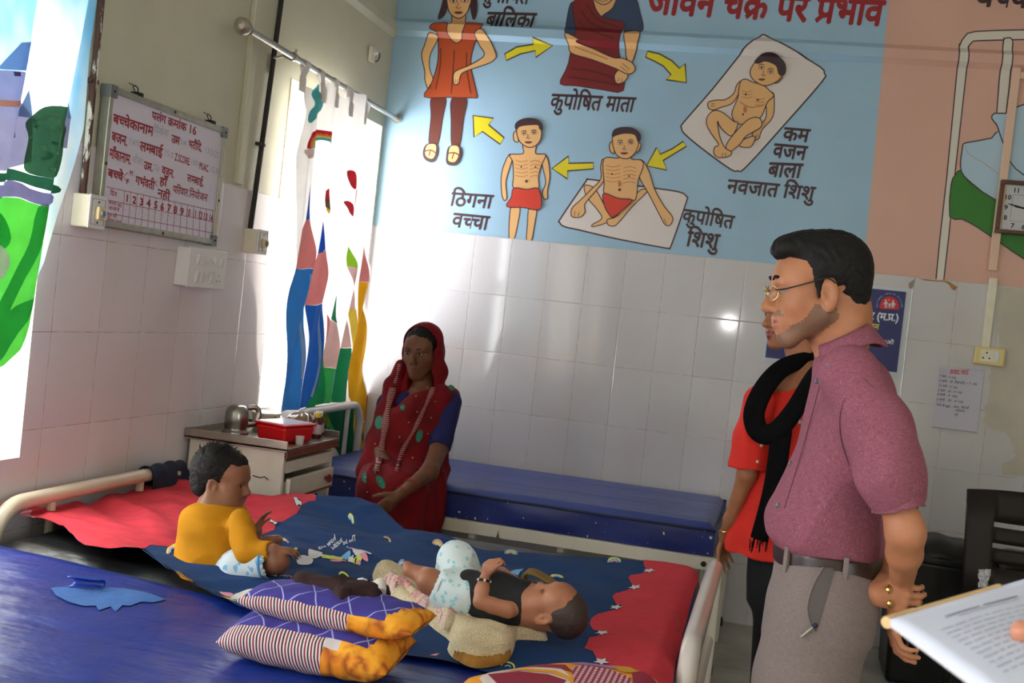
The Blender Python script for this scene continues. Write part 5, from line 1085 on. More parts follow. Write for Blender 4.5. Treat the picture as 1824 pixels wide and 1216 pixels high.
m=MB(); m.box((c[0],c[1],TZ+.068),(.158,.20,.010),0,RZ); m.build('rim',MATS['red_plastic'],rb,smooth=0,bevel=.004)
m=MB(); m.box((c[0],c[1],TZ+.0735),(.135,.175,.005),0,RZ); m.build('lid',mat('frosted_lid',srgb(226,214,222),.25),rb,smooth=0,bevel=.002)
bg=thing('cloth_bag','crumpled brown cloth bundle in clear wrap on the cabinet behind the red box','bag',(.27,-1.39,TZ))
m=MB()
def bag(u,v):
    a=u*2*PI; b=v*PI/2; R_=(.10+.018*nz(math.cos(a)*2,math.sin(a)*2,v*3))*math.cos(b)**.6 if v<1 else 0
    return (.27+R_*.62*math.cos(a),-1.385+R_*.95*math.sin(a),TZ+.085*math.sin(b)*(1+.15*nz(math.cos(a)*3,math.sin(a)*3,5)))
m.grid(bag,40,18,0,True); m.build('bundle',mat('brown_wrap',srgb(138,108,76),.35,vary=.15,vscale=25,bump=.6,bscale=30,bdist=.006),bg,smooth=180,merge=True)
m=MB()
for pts in ([(.335,-1.45,TZ+.055),(.32,-1.42,TZ+.085),(.29,-1.38,TZ+.088)],[(.335,-1.38,TZ+.03),(.33,-1.36,TZ+.06),(.30,-1.35,TZ+.085)],[(.33,-1.46,TZ+.02),(.345,-1.42,TZ+.04),(.335,-1.36,TZ+.05)]): m.tube(spline(pts,6),.0025,6)
m.build('wrap_folds',mat('clear_wrap_edge',srgb(225,215,200),.2),bg)
M_amber=mat('amber_glass',srgb(72,16,8),.08,coat=.3); M_label=mat('printed_label',srgb(190,170,180),.5,vary=.2,vscale=60)
def bottle(x,y,label,cap,h=.105):
    b=thing('medicine_bottle',label,'bottle',(x,y,TZ),'medicine bottles on the cabinet'); r=.0235
    m=MB(); m.lathe((x,y,TZ),[(r*.9,0),(r,.004),(r,h*.58),(r*.85,h*.68),(r*.48,h*.78),(r*.45,h*.84)],24); m.build('glass',M_amber,b,smooth=60)
    m=MB(); m.lathe((x,y,TZ),[(r*1.015,h*.18),(r*1.02,h*.19),(r*1.02,h*.54),(r*1.015,h*.55)],24); m.build('label',M_label,b,smooth=60)
    m=MB(); m.lathe((x,y,TZ),[(r*.6,h*.82),(r*.62,h*.83),(r*.62,h*.99),(r*.55,h),(0,h)],20); m.build('cap',cap,b,smooth=60)
bottle(.37,-1.44,'amber syrup bottle with a yellow cap in front on the cabinet tray',mat('yellow_cap',srgb(214,180,60),.4))
bottle(.352,-1.375,'amber bottle with a white cap half hidden behind the other bottle',M_wpl)
m=MB(); m.lathe((.405,-1.685,TZ),[(.015,0),(.018,.032),(.0195,.032),(.0185,.033),(.0165,.031),(.0138,.002),(0,.002)],20); g=bpy.data.materials.new('clear_plastic'); g.use_nodes=True; p=g.node_tree.nodes['Principled BSDF']; p.inputs['Base Color'].default_value=(*srgb(236,222,214),1); p.inputs['Alpha'].default_value=.45; p.inputs['Roughness'].default_value=.15
o=m.build('measuring_cup',g,None,smooth=60); tag(o,'small clear plastic measuring cup at the front edge of the steel tray','cup')
# ------------------------------------------------------------------ right side: bins and chair
M_bin=mat('black_bin_plastic',srgb(16,16,18),.4,spec=.35,vary=.15)
def bin_(x,y,w,d,h,label,lid=True):
    b=thing('waste_bin',label,'bin',(x,y,0),'black bins by the back wall')
    m=MB(); m.box((x,y,h*.46),(w*.86,d*.86,h*.92),0,None,1.14); m.build('body',M_bin,b,smooth=0,bevel=.02,seg=3)
    m=MB(); m.box((x,y,h*.93),(w*1.03,d*1.03,.035)); m.build('rim',M_bin,b,smooth=0,bevel=.012)
    m=MB()
    def f(u,v):
        a=(u-.5)*2; c=(v-.5)*2; return (x+a*w*.5,y+c*d*.5,h*.95+.065*(1-abs(a)**4)*(1-abs(c)**4)+.006*math.cos(a*9)*(1-a*a))
    m.grid(f,24,16); m.build('lid',M_bin,b,smooth=180,solid=.006)
bin_(2.95,-.43,.40,.42,.60,'large black plastic bin with a domed lid between the man and the chair')
bin_(3.40,-.40,.42,.42,.58,'black plastic bin standing behind the brown chair')
M_chair=mat('dark_brown_plastic',srgb(32,26,23),.5,spec=.3)
ch=thing('plastic_chair','dark brown plastic chair with three back slots beside the black bin','chair',(3.12,-1.0,0)); CX,CY=3.22,-1.02
K16=crop(1560,850,3.322)
def backp(u,z):   # curved back: u -1..1
    return (CX+u*(.205+.05*(z-.45)),CY+.20+.10*(z-.45)-.04*(1-u*u),z)
m=MB()
def strip(u0,u1,z0,z1,n=10):
    m.grid(lambda u,v:backp(u0+(u1-u0)*u,z0+(z1-z0)*v+(.02*(1-(u0+(u1-u0)*u)**2) if z1>.86 and v>.5 else 0)),n,4)
strip(-1,-.52,.42,.90);strip(.52,1,.42,.90);strip(-.52,.52,.785,.90);strip(-.52,.52,.70,.765);strip(-.52,.52,.62,.68);strip(-.52,.52,.42,.60)
m.build('backrest',M_chair,ch,smooth=60,solid=.014,merge=True)
m=MB(); m.grid(lambda u,v:(CX+(u-.5)*.44,CY-.24+.44*v,.42-.012*math.cos((u-.5)*PI)*math.cos((v-.5)*PI)-(.02*(max(0,.12-v)/.12)**2)),14,14); m.build('seat',M_chair,ch,smooth=180,solid=.02)
for sx in (-1,1):
    for sy in (-1,1):
        q=MB(); q.tube([(CX+sx*.20,CY+sy*.19,.41),(CX+sx*.235,CY+sy*.24,.0)],[.026,.018],10); q.build('leg',M_chair,ch)
    q=MB(); q.tube(spline([(CX+sx*.225,CY+.17,.62),(CX+sx*.26,CY+.0,.64),(CX+sx*.26,CY-.15,.62),(CX+sx*.235,CY-.20,.41)],6),.018,10); q.build('armrest',M_chair,ch) if sx>0 else None
sc_=thing('plastic_wrapper','crumpled white plastic wrapper caught under the front edge of the brown chair','wrapper',tuple(PY(1752,1030,-1.24)))
m=MB(); m.grid(lambda u,v:(lambda p:(p[0]+.010*nz(u*4,v*4,1),p[1]+.025*nz(u*5,v*5,2),p[2]))(PY(1743+22*u*(1-.3*v),1014+32*v,-1.265)),14,14); m.build('film',mat('white_film',srgb(196,196,200),.35),sc_,smooth=180,solid=.0015)
# ------------------------------------------------------------------ papers held at the right edge
# ================================================================== bodies: smooth implicit shapes meshed with surface nets
def V3(p): return np.array(p,float)
class SDF:
    def __init__(s): s.P=[]
    def cap(s,a,b,ra,rb=None,k=.02,t='skin',op='+'):
        s.P.append(('cap',V3(a),V3(b),ra,ra if rb is None else rb,k,t,op)); return s
    def chain(s,pts,rs,k=.02,t='skin'):
        for i in range(len(pts)-1): s.cap(pts[i],pts[i+1],rs[i],rs[i+1],k,t)
        return s
    def ell(s,c,r,k=.02,t='skin',op='+',R=None):
        s.P.append(('ell',V3(c),V3(r) if hasattr(r,'__len__') else V3((r,r,r)),None if R is None else np.array(R,float),None,k,t,op)); return s
    def box(s,c,h,k=.02,t='skin',op='+',R=None,rd=.0):
        s.P.append(('box',V3(c),V3(h),None if R is None else np.array(R,float),rd,k,t,op)); return s
    def loft(s,st,k=.02,t='skin',op='+',n=2.3):
        """stack of level cross sections: (cx,cy,z,rx,ry), any order of z"""
        st=sorted(st,key=lambda q:q[2]); s.P.append(('loft',np.array(st,float),n,None,None,k,t,op)); return s
    @staticmethod
    def bb(p):
        if p[0]=='cap': r=max(p[3],p[4]); return np.minimum(p[1],p[2])-r,np.maximum(p[1],p[2])+r
        if p[0]=='ell': r=p[2].max() if p[3] is not None else p[2]; return p[1]-r,p[1]+r
        if p[0]=='box': r=np.linalg.norm(p[2])+p[4]; return p[1]-r,p[1]+r
        st=p[1]; return np.array([(st[:,0]-st[:,3]).min(),(st[:,1]-st[:,4]).min(),st[0,2]]),np.array([(st[:,0]+st[:,3]).max(),(st[:,1]+st[:,4]).max(),st[-1,2]])
    @staticmethod
    def dist(p,X,Y,Z):
        if p[0]=='cap':
            a,b=p[1],p[2]; ba=b-a; L=float(ba@ba)+1e-12
            t=np.clip(((X-a[0])*ba[0]+(Y-a[1])*ba[1]+(Z-a[2])*ba[2])/L,0,1)
            return np.sqrt((X-a[0]-t*ba[0])**2+(Y-a[1]-t*ba[1])**2+(Z-a[2]-t*ba[2])**2)-(p[3]+(p[4]-p[3])*t)
        if p[0] in('ell','box'):
            x,y,z=X-p[1][0],Y-p[1][1],Z-p[1][2]
            if p[3] is not None:
                R=p[3]; x,y,z=x*R[0,0]+y*R[0,1]+z*R[0,2],x*R[1,0]+y*R[1,1]+z*R[1,2],x*R[2,0]+y*R[2,1]+z*R[2,2]
            if p[0]=='ell':
                r=p[2]; k0=np.sqrt((x/r[0])**2+(y/r[1])**2+(z/r[2])**2); k1=np.sqrt((x/r[0]**2)**2+(y/r[1]**2)**2+(z/r[2]**2)**2)+1e-9
                return k0*(k0-1)/k1
            h=p[2]; qx,qy,qz=np.abs(x)-h[0],np.abs(y)-h[1],np.abs(z)-h[2]
            return np.sqrt(np.maximum(qx,0)**2+np.maximum(qy,0)**2+np.maximum(qz,0)**2)+np.minimum(np.maximum(qx,np.maximum(qy,qz)),0)-p[4]
        st=p[1]; zz=st[:,2]; n=p[2]; shp=np.broadcast(X,Y,Z).shape; zc=np.clip(Z,zz[0],zz[-1])
        f=lambda c:smooth_interp(zc,zz,st[:,c])
        cx,cy,a,b=f(0),f(1),f(3),f(4)
        q=(np.abs((X-cx)/a)**n+np.abs((Y-cy)/b)**n)**(1/n)
        d=(q-1)*np.minimum(a,b)
        return np.maximum(d,np.maximum(Z-zz[-1],zz[0]-Z))
    def mesh(s,h,pad=.02,disp=None):
        lo=np.full(3,1e9);hi=-lo
        for p in s.P:
            if p[7]=='+': a,b=s.bb(p); lo=np.minimum(lo,a);hi=np.maximum(hi,b)
        lo-=pad;hi+=pad; n=np.ceil((hi-lo)/h).astype(int)+1
        ax=[(lo[i]+h*np.arange(n[i])).astype(np.float32) for i in range(3)]
        D=np.full(n,.08,np.float32)
        for p in s.P:
            a,b=s.bb(p); m=max(p[5]*1.2,.02)+.03; i0=np.clip(np.floor((a-m-lo)/h).astype(int),0,n); i1=np.clip(np.ceil((b+m-lo)/h).astype(int)+1,0,n)
            if (i1<=i0).any(): continue
            sl=tuple(slice(i0[k],i1[k]) for k in range(3))
            X=ax[0][sl[0]][:,None,None];Y=ax[1][sl[1]][None,:,None];Z=ax[2][sl[2]][None,None,:]
            d=s.dist(p,X,Y,Z).astype(np.float32); A=D[sl]; k=p[5]
            if p[7]=='+': hh=np.maximum(k-np.abs(A-d),0)/k; D[sl]=np.minimum(A,d)-hh*hh*k*.25
            else: d=-d; hh=np.maximum(k-np.abs(A-d),0)/k; D[sl]=np.maximum(A,d)+hh*hh*k*.25
        v,f=surface_nets(D,lo,h)
        return v,f
    def at(s,p):
        X,Y,Z=(np.array([c]) for c in p); D=np.array([.5])
        for q in s.P:
            d=s.dist(q,X,Y,Z); k=q[5]
            if q[7]=='+': hh=np.maximum(k-np.abs(D-d),0)/k; D=np.minimum(D,d)-hh*hh*k*.25
            else: d=-d; hh=np.maximum(k-np.abs(D-d),0)/k; D=np.maximum(D,d)+hh*hh*k*.25
        return float(D[0])
    def hit(s,px,py,y0,off=0.):
        """point of this surface seen along a line of sight, searched round the plane y=y0"""
        d=ray(px,py); d=d/np.linalg.norm(d); t=(y0-.45-CAM[1])/d[1]; best=(9,t)
        for _ in range(90):
            q=s.at(CAM+d*t)-off
            if q<best[0]: best=(q,t)
            if q<.0006 or (CAM+d*t)[1]>y0+.4: break
            t+=max(q*.6,.0008)
        return CAM+d*best[1]
    def normal(s,p,e=.004):
        n=np.array([s.at(p+np.eye(3)[i]*e)-s.at(p-np.eye(3)[i]*e) for i in range(3)]); return n/(np.linalg.norm(n)+1e-9)
    def tags(s,v):
        best=np.full(len(v),1e9); tag_=np.zeros(len(v),int); names=[]
        X,Y,Z=v[:,0],v[:,1],v[:,2]
        for p in s.P:
            if p[7]!='+' or p[6] is None: continue
            if p[6] not in names: names.append(p[6])
            d=s.dist(p,X,Y,Z); w=d<best; best[w]=d[w]; tag_[w]=names.index(p[6])
        return tag_,names
    def build(s,name,mats,parent,h=.006,disp=None,smoothit=1):
        v,f=s.mesh(h)
        # relax
        if smoothit:
            E=np.concatenate([f[:,[0,1]],f[:,[1,2]],f[:,[2,3]],f[:,[3,0]]])
            for _ in range(smoothit):
                acc=np.zeros_like(v);cnt=np.zeros(len(v)); np.add.at(acc,E[:,0],v[E[:,1]]);np.add.at(cnt,E[:,0],1);np.add.at(acc,E[:,1],v[E[:,0]]);np.add.at(cnt,E[:,1],1)
                v=v*.5+.5*acc/np.maximum(cnt,1)[:,None]
        if disp is not None:
            a=v[f[:,2]]-v[f[:,0]];b=v[f[:,3]]-v[f[:,1]]; fn=np.cross(a,b); vn=np.zeros_like(v)
            for k in range(4): np.add.at(vn,f[:,k],fn)
            vn/=np.linalg.norm(vn,axis=1)[:,None]+1e-12; v=v+vn*disp(v)[:,None]
        me=bpy.data.meshes.new(name); me.vertices.add(len(v)); me.vertices.foreach_set('co',v.astype(np.float32).ravel())
        me.loops.add(len(f)*4); me.loops.foreach_set('vertex_index',f.astype(np.int32).ravel()); me.polygons.add(len(f)); me.polygons.foreach_set('loop_start',np.arange(0,len(f)*4,4,dtype=np.int32))
        me.update(calc_edges=True); me.validate()
        if isinstance(mats,dict):
            tg,names=s.tags(v); names_used=names
            for nme in names_used: me.materials.append(mats[nme])
            me.polygons.foreach_set('material_index',tg[f[:,0]].astype(np.int32))
        else: me.materials.append(mats)
        me.polygons.foreach_set('use_smooth',[True]*len(me.polygons))
        o=bpy.data.objects.new(name,me); COL.objects.link(o); return own(o,parent)
def smooth_interp(x,xp,fp):
    """monotone cubic through the stations"""
    m=np.zeros(len(xp)); dl=np.diff(fp)/np.maximum(np.diff(xp),1e-9)
    if len(xp)>2:
        for i in range(1,len(xp)-1): m[i]=0 if dl[i-1]*dl[i]<=0 else 2*dl[i-1]*dl[i]/(dl[i-1]+dl[i])
    m[0]=dl[0];m[-1]=dl[-1]
    i=np.clip(np.searchsorted(xp,x)-1,0,len(xp)-2); hh=xp[i+1]-xp[i]; t=(x-xp[i])/hh
    return (2*t**3-3*t*t+1)*fp[i]+(t**3-2*t*t+t)*hh*m[i]+(3*t*t-2*t**3)*fp[i+1]+(t**3-t*t)*hh*m[i+1]
def surface_nets(D,lo,h):
    n=np.array(D.shape); S=D<0
    c=[(i,j,k) for i in (0,1) for j in (0,1) for k in (0,1)]
    sl=lambda i,j,k:(slice(i,n[0]-1+i),slice(j,n[1]-1+j),slice(k,n[2]-1+k))
    cnt=np.zeros(n-1,np.int8)
    for q in c: cnt+=S[sl(*q)]
    act=(cnt>0)&(cnt<8); idx=-np.ones(n-1,np.int32); I=np.argwhere(act); idx[act]=np.arange(len(I))
    cor=np.stack([D[I[:,0]+i,I[:,1]+j,I[:,2]+k] for i,j,k in c],1); acc=np.zeros((len(I),3)); num=np.zeros(len(I))
    C=np.array(c,float)
    for a in range(8):
        for b in range(a+1,8):
            if abs(C[a]-C[b]).sum()!=1: continue
            da,db=cor[:,a],cor[:,b]; w=(da<0)!=(db<0); t=np.where(w,da/np.where(w,da-db,1),0)
            acc+=np.where(w[:,None],C[a]+(C[b]-C[a])*t[:,None],0); num+=w
    v=lo+h*(I+acc/num[:,None]); F=[]
    for ax_ in range(3):
        u,w=(ax_+1)%3,(ax_+2)%3
        s0=[slice(1,n[k]-1) for k in range(3)]; s0[ax_]=slice(0,n[ax_]-1); s1=list(s0); s1[ax_]=slice(1,n[ax_])
        a,b=S[tuple(s0)],S[tuple(s1)]
        for flip,msk in ((False,a&~b),(True,~a&b)):
            P=np.argwhere(msk); 
            if not len(P): continue
            off=np.array([s.start for s in s0]); P=P+off
            e=np.eye(3,dtype=int); q=[P-e[u]-e[w],P-e[w],P,P-e[u]]
            g=np.stack([idx[x[:,0],x[:,1],x[:,2]] for x in q],1); F.append(g[:,::-1] if flip else g)
    F=np.concatenate(F); F=F[(F>=0).all(1)]
    return v,F
def wrinkle(amp,f,seed=0,dirv=(0,0,1),aniso=.35):
    r=np.random.default_rng(seed); K=r.normal(0,1,(9,3)); K/=np.linalg.norm(K,axis=1)[:,None]; d=V3(dirv); d/=np.linalg.norm(d)
    K=K-(1-aniso)*np.outer(K@d,d); K*=f*r.uniform(.6,1.6,9)[:,None]; ph=r.uniform(0,6.28,9)
    def fn(v):
        w=v+ .02*np.sin(v[:,[1,2,0]]*f*.5)
        q=np.sin(w@K.T+ph).sum(1)/3; return amp*(1-np.abs(q))*.9-amp*.3
    return fn
# ------------------------------------------------------------------ materials of people
def skin_mat(name,col,col2):
    m=bpy.data.materials.new(name); m.use_nodes=True; t=NT(m); p=t.n['Principled BSDF']
    t.put(p.inputs['Base Color'],t.mix(t.ramp(t.noise(18,4,t.geo()),.35,.65),col,col2)); p.inputs['Roughness'].default_value=.48; p.inputs['Specular IOR Level'].default_value=.35
    p.inputs['Subsurface Weight'].default_value=.12; p.inputs['Subsurface Radius'].default_value=(.01,.004,.002); p.inputs['Subsurface Scale'].default_value=.6
    t.put(p.inputs['Normal'],t.bump(t.noise(420,2,t.geo()),.12,.001)); return m
M_hair=mat('black_hair',srgb(17,14,14),.6,spec=.25,bump=.5,bscale=240,bdist=.004); M_eyew=mat('eye_white',srgb(140,128,120),.5,spec=.2); M_iris=mat('dark_iris',srgb(34,20,14),.12)
class Frame:
    """head or body frame: origin, right, forward, up, scale"""
    def __init__(s,o,f,u,k=1.):
        s.o=V3(o); f=V3(f); f/=np.linalg.norm(f); u=V3(u); r=np.cross(f,u); r/=np.linalg.norm(r); u=np.cross(r,f); s.r,s.f,s.u,s.k=r,f,u,k; s.R=np.stack([r,f,u])
    def __call__(s,x,y,z): return s.o+s.k*(x*s.r+y*s.f+z*s.u)
def pitch(f,u,deg):
    a=math.radians(deg); f=V3(f);u=V3(u); return f*math.cos(a)+u*math.sin(a),u*math.cos(a)-f*math.sin(a)
def head(S,F,baby=0.,nose=1.,ears=True,lips='lip',beard=None,mouth=0.,shut=False):
    """skin of a head in frame F (origin between the ear openings); baby 0..1 rounds it"""
    k=F.k; E=lambda c,r,kk=.02,t='skin',op='+',R=None:S.ell(F(*c),np.array(r)*k,kk*k,t,op,F.R if R is None else R)
    C=lambda a,b,ra,rb,kk=.015,t='skin',op='+':S.cap(F(*a),F(*b),ra*k,rb*k,kk*k,t,op)
    bb=baby; 
    E((0,-.022,.042+.006*bb),(.076+.006*bb,.094,.082+.004*bb),.03); E((0,.050,.038+.008*bb),(.062+.004*bb,.045+.004*bb,.052+.004*bb),.04)
    E((0,.040,-.022),(.060+.004*bb,.056,.064-.010*bb),.03)
    jz=-.098+.022*bb
    for s in (-1,1):
        E((s*.040,.054,-.022+.004*bb),(.026+.006*bb,.026+.004*bb,.024+.006*bb),.03)
        C((s*.054,.004,-.048),(s*.020,.070-.006*bb,jz),.022,.017+.004*bb,.03,beard or 'skin')
    E((0,.076-.010*bb,jz-.002),(.024,.019,.018),.02,beard or 'skin')
    E((0,.080-.006*bb,-.058+.012*bb),(.032,.024-.010*bb,.028-.004*bb),.025)
    if beard: E((0,.088,-.040),(.026,.014,.006),.012,beard)
    C((-.040,.084,.030),(.040,.084,.030),.011-.004*bb,.011-.004*bb,.02)
    for s in (-1,1): E((s*.033,.101-.004*bb,.008),(.019,.013,.011),.012,None,'-')
    nz_=.010*bb
    C((0,.088,.020),(0,.116*nose+.088*(1-nose)-.010*bb,-.022+nz_),.0085,.0125,.014); E((0,.116*nose+.09*(1-nose)-.010*bb,-.026+nz_),(.0135,.012,.011),.01)
    for s in (-1,1): E((s*.0125,.104-.008*bb,-.030+nz_),(.0085,.010,.008),.008); E((s*.007,.108-.008*bb,-.038+nz_),(.004,.005,.004),.004,None,'-')
    mz=-.060+.014*bb; my=.101-.010*bb
    C((-.019,my-.005,mz+.004),(0,my,mz+.006),.0045,.006,.006,lips);C((0,my,mz+.006),(.019,my-.005,mz+.004),.006,.0045,.006,lips)
    C((-.016,my-.006,mz-.005-mouth),(0,my-.001,mz-.007-mouth),.0048,.0068,.006,lips);C((0,my-.001,mz-.007-mouth),(.016,my-.006,mz-.005-mouth),.0068,.0048,.006,lips)
    C((-.022,my,mz-mouth*.5),(.022,my,mz-mouth*.5),.0016+mouth*.35,.0016+mouth*.35,.003,None,'-')
    for s in (-1,1):   # eyes: ball under lids
        S.ell(F(s*.032,.081-.005*bb,.009),(.0135 if shut else .0121)*k,.002*k,'skin' if shut else 'eye')
        if not shut: S.ell(F(s*.032,.0890-.005*bb,.0085),np.array((.0062,.0056,.0062))*k,.0005,'iris',R=F.R)
        C((s*.020,.091-.005*bb,.0165),(s*.044,.086-.005*bb,.0150),.0040,.0038,.004); C((s*.021,.090-.005*bb,.001),(s*.043,.086-.005*bb,.002),.0032,.003,.004)
    if ears:
        for s in (-1,1):
            q=Frame(F(s*.078,-.006,-.004),F.f*.96+F.r*s*(-.25),F.u+F.f*(-.22),k)
            S.ell(q.o,np.array((.009,.020,.034))*k,.006*k,'skin',R=q.R); S.ell(q(s*.0115,.005,.003),np.array((.0105,.0115,.020))*k,.004*k,None,'-',R=q.R); S.ell(q(s*.004,.013,-.006),np.array((.006,.006,.008))*k,.004*k,'skin',R=q.R); S.ell(q(0,.002,-.028),np.array((.007,.010,.010))*k,.006*k,'skin',R=q.R)
    return S
def hand(S,w,d,n,k=1.,curl=(.5,.5,.5,.5),thumb=1,spread=.10,t='skin',tc=.5,nail=None):
    """hand at wrist w pointing along d, palm facing n; thumb on side +1/-1 of cross(d,n)"""
    d=V3(d);d/=np.linalg.norm(d); n=V3(n); n-=d*(n@d); n/=np.linalg.norm(n); b=np.cross(d,n)*thumb
    P=lambda x,y,z:V3(w)+k*(x*d+y*b+z*n)
    S.cap(P(.01,0,0),P(.045,.0,0),.024*k,.022*k,.015*k,t)
    for j in range(4):
        y=.030-.020*j; S.cap(P(.03,y*.6,0),P(.088-.006*abs(j-1.2),y,.002),.0125*k,.0105*k,.012*k,t)
    L=[(.040,.024,.020),(.045,.028,.021),(.042,.026,.020),(.032,.020,.018)]
    for j in range(4):
        y=.030-.020*j; p=P(.088-.006*abs(j-1.2),y,.002); a=0; dir0=d*math.cos(0)+b*spread*(1.2-j)*.6; dir0/=np.linalg.norm(dir0)
        for q,l in enumerate(L[j]):
            a+=curl[j]*(1.0,1.15,.8)[q]; e=p+k*l*(dir0*math.cos(a)+n*math.sin(a)); S.cap(p,e,(.0092-.0011*q-(j==3)*.001)*k,(.0085-.0011*q-(j==3)*.001)*k,.004*k,t); p=e
        if nail: S.ell(p+k*.004*(-n*math.cos(a)*1.0+dir0*math.sin(a))+k*.002*(dir0*math.cos(a)),np.array((.005,.005,.005))*k,.001,nail)
    p=P(.025,.026,.004); a=.75-.25*tc
    for q,l in enumerate((.036,.030,.026)):
        v=d*math.cos(a)+b*math.sin(a)*(1-.3*tc)+n*(.15+tc*.5*q); v/=np.linalg.norm(v); e=p+k*l*v; S.cap(p,e,(.0125-.0015*q)*k,(.011-.0015*q)*k,.006*k,t); p=e; a-=.25*tc+.1
    return S
# ================================================================== the man in the mauve shirt
MYC=-3.18
def MP(x,y,dy=0.): return PY(x,y,MYC+dy)
M_skinM=skin_mat('man_skin',srgb(182,122,90),srgb(168,110,78)); M_beard=skin_mat('man_stubble',srgb(118,86,68),srgb(142,100,76)); M_lipM=mat('man_lip',srgb(176,104,92),.45)
man=thing('person','man in a mauve short-sleeved shirt with glasses, hands clasped behind his back','person',(2.28,MYC,0))
f0,u0=pitch((-.976,-.20,0),(0,0,1),-10)
HF=Frame(MP(1458,521),f0,u0,1.02)
S=SDF(); head(S,HF,beard='beard')
# neck, torso, arms, legs of the one body
S.chain([HF(0,-.022,-.045),HF(0,-.040,-.105),MP(1502,645)],[.060,.057,.055],.03)
S.ell(HF(0,-.06,-.05),(.055,.055,.06),.04)
chest=MP(1515,745); waist=MP(1475,965)
S.loft([(*MP(1508,640)[:2],MP(1502,645)[2],.04,.07),(*MP(1512,690)[:2],MP(1520,690)[2],.06,.14),(*MP(1510,760)[:2],MP(1518,760)[2],.075,.13),(*MP(1485,900)[:2],MP(1490,900)[2],.085,.12),(*MP(1470,985)[:2],MP(1472,985)[2],.09,.13)],.03)
SH=[MP(1545,690,-.165),MP(1540,690,.165)]
EL=[MP(1611,950,-.235),MP(1600,950,.16)]
WR=[MP(1605,1050,-.10),MP(1590,1050,-.02)]
S.chain([SH[0],MP(1588,850,-.232),EL[0]],[.042,.037,.035],.02); S.chain([EL[0],MP(1611,985,-.21),WR[0]],[.035,.034,.022],.02); S.ell(MP(1622,945,-.235),(.022,.026,.030),.03)
S.chain([SH[1],EL[1]],[.050,.042],.02); S.chain([EL[1],MP(1574,1050,-.10),MP(1564,1058,-.13)],[.042,.030,.026],.02)
# hips and legs
for s in (-1,1):
    hp=MP(1470,1030,s*.085); kn=np.array([hp[0]-.02,hp[1],.49]); an=np.array([hp[0]+.02,hp[1],.09]); S.chain([hp,kn,an],[.085,.062,.04],.03)
    S.ell((an[0]-.06,an[1],.045),(.125,.045,.04),.03)
# left hand hangs and holds the phone; right hand closes round the left wrist
hand(S,MP(1604,1064,-.10),(-.12,.0,-1),(1,.10,-.05),.93,(.42,.50,.58,.62),-1,.05,tc=.3)
hand(S,MP(1556,1058,-.135),(1,-.12,.02),(.10,1,0),.78,(.55,.60,.64,.68),1,.03,tc=.2)
S.build('body',{'skin':M_skinM,'beard':M_beard,'lip':M_lipM,'eye':M_eyew,'iris':M_iris},man,.0037)
# hair
Hh=SDF(); k=HF.k
Hh.ell(HF(0,-.026,.056),np.array((.083,.096,.084))*k,.02,'h',R=HF.R); Hh.ell(HF(0,.036,.106),np.array((.060,.054,.032))*k,.03,'h',R=HF.R); Hh.ell(HF(0,.072,.098),np.array((.048,.024,.022))*k,.025,'h',R=HF.R)
Hh.ell(HF(0,-.068,.0),np.array((.062,.044,.075))*k,.03,'h',R=HF.R)
Hh.box(HF(0,.115,.020),np.array((.12,.050,.0585))*k,.012,None,'-',R=HF.R); Hh.box(HF(0,.06,-.10),np.array((.12,.085,.095))*k,.01,None,'-',R=HF.R)
for s in (-1,1): Hh.ell(HF(s*.082,-.004,-.006),np.array((.022,.022,.034))*k,.006,None,'-',R=HF.R); Hh.cap(HF(s*.070,.014,.035),HF(s*.0735,.017,-.012),.009*k,.003*k,.012,'h'); Hh.ell(HF(s*.055,.085,.060),np.array((.020,.030,.030))*k,.012,None,'-',R=HF.R)
Hh.box(HF(0,-.08,-.125),np.array((.12,.08,.06))*k,.02,None,'-',R=HF.R)
Hh.build('hair',M_hair,man,.0042,wrinkle(.003,150,3,HF.f,.5))
for s in (-1,1):
    m=MB(); m.tube(spline([HF(s*.014,.1005,.036),HF(s*.030,.0995,.0415),HF(s*.050,.084,.034)],5),[.0028]*5+[.004]*3+[.0035]*2+[.0015],8); m.build('eyebrow',M_hair,man)
# glasses
gl=MB(); M_gold=mat('gold_wire',srgb(200,165,90),.25,1.0); M_blk=mat('black_temple',srgb(24,22,24),.3)
for s in (-1,1):
    gl.tube(spline([HF(s*(.034+.024*math.cos(a)),.114-.004*abs(math.cos(a))*(1 if math.cos(a)*1>0 else 0)-.010*max(0,math.cos(a)),.006+.017*math.sin(a)) for a in np.linspace(0,2*PI,14)],2),.0011,6)
    gl.tube(spline([HF(s*.058,.106,.012),HF(s*.075,.088,.013),HF(s*.081,.040,.022),HF(s*.083,.0,.030),HF(s*.084,-.018,.018)],6),.0017,8,1)
gl.tube(spline([HF(-.012,.115,.010),HF(0,.121,.013),HF(.012,.115,.010)],5),.0012,6)
G=gl.build('glasses_frame',[M_gold,M_blk],man)
le=MB()
for s in (-1,1): le.add([HF(s*(.034+.0235*math.cos(a)),.1135-.010*max(0,math.cos(a)),.006+.0165*math.sin(a)) for a in np.linspace(0,2*PI,18)[:-1]],[tuple(range(17))])
M_lens=bpy.data.materials.new('clear_lens'); M_lens.use_nodes=True; t=NT(M_lens); t.n.remove(t.n['Principled BSDF']); mx=t.node('ShaderNodeMixShader'); mx.inputs[0].default_value=.10
t.l.new(t.node('ShaderNodeBsdfTransparent').outputs[0],mx.inputs[1]); t.l.new(t.node('ShaderNodeBsdfGlossy',i_Roughness=.02).outputs[0],mx.inputs[2]); t.l.new(mx.outputs[0],t.n['Material Output'].inputs[0])
le.build('lens',M_lens,G,smooth=0)
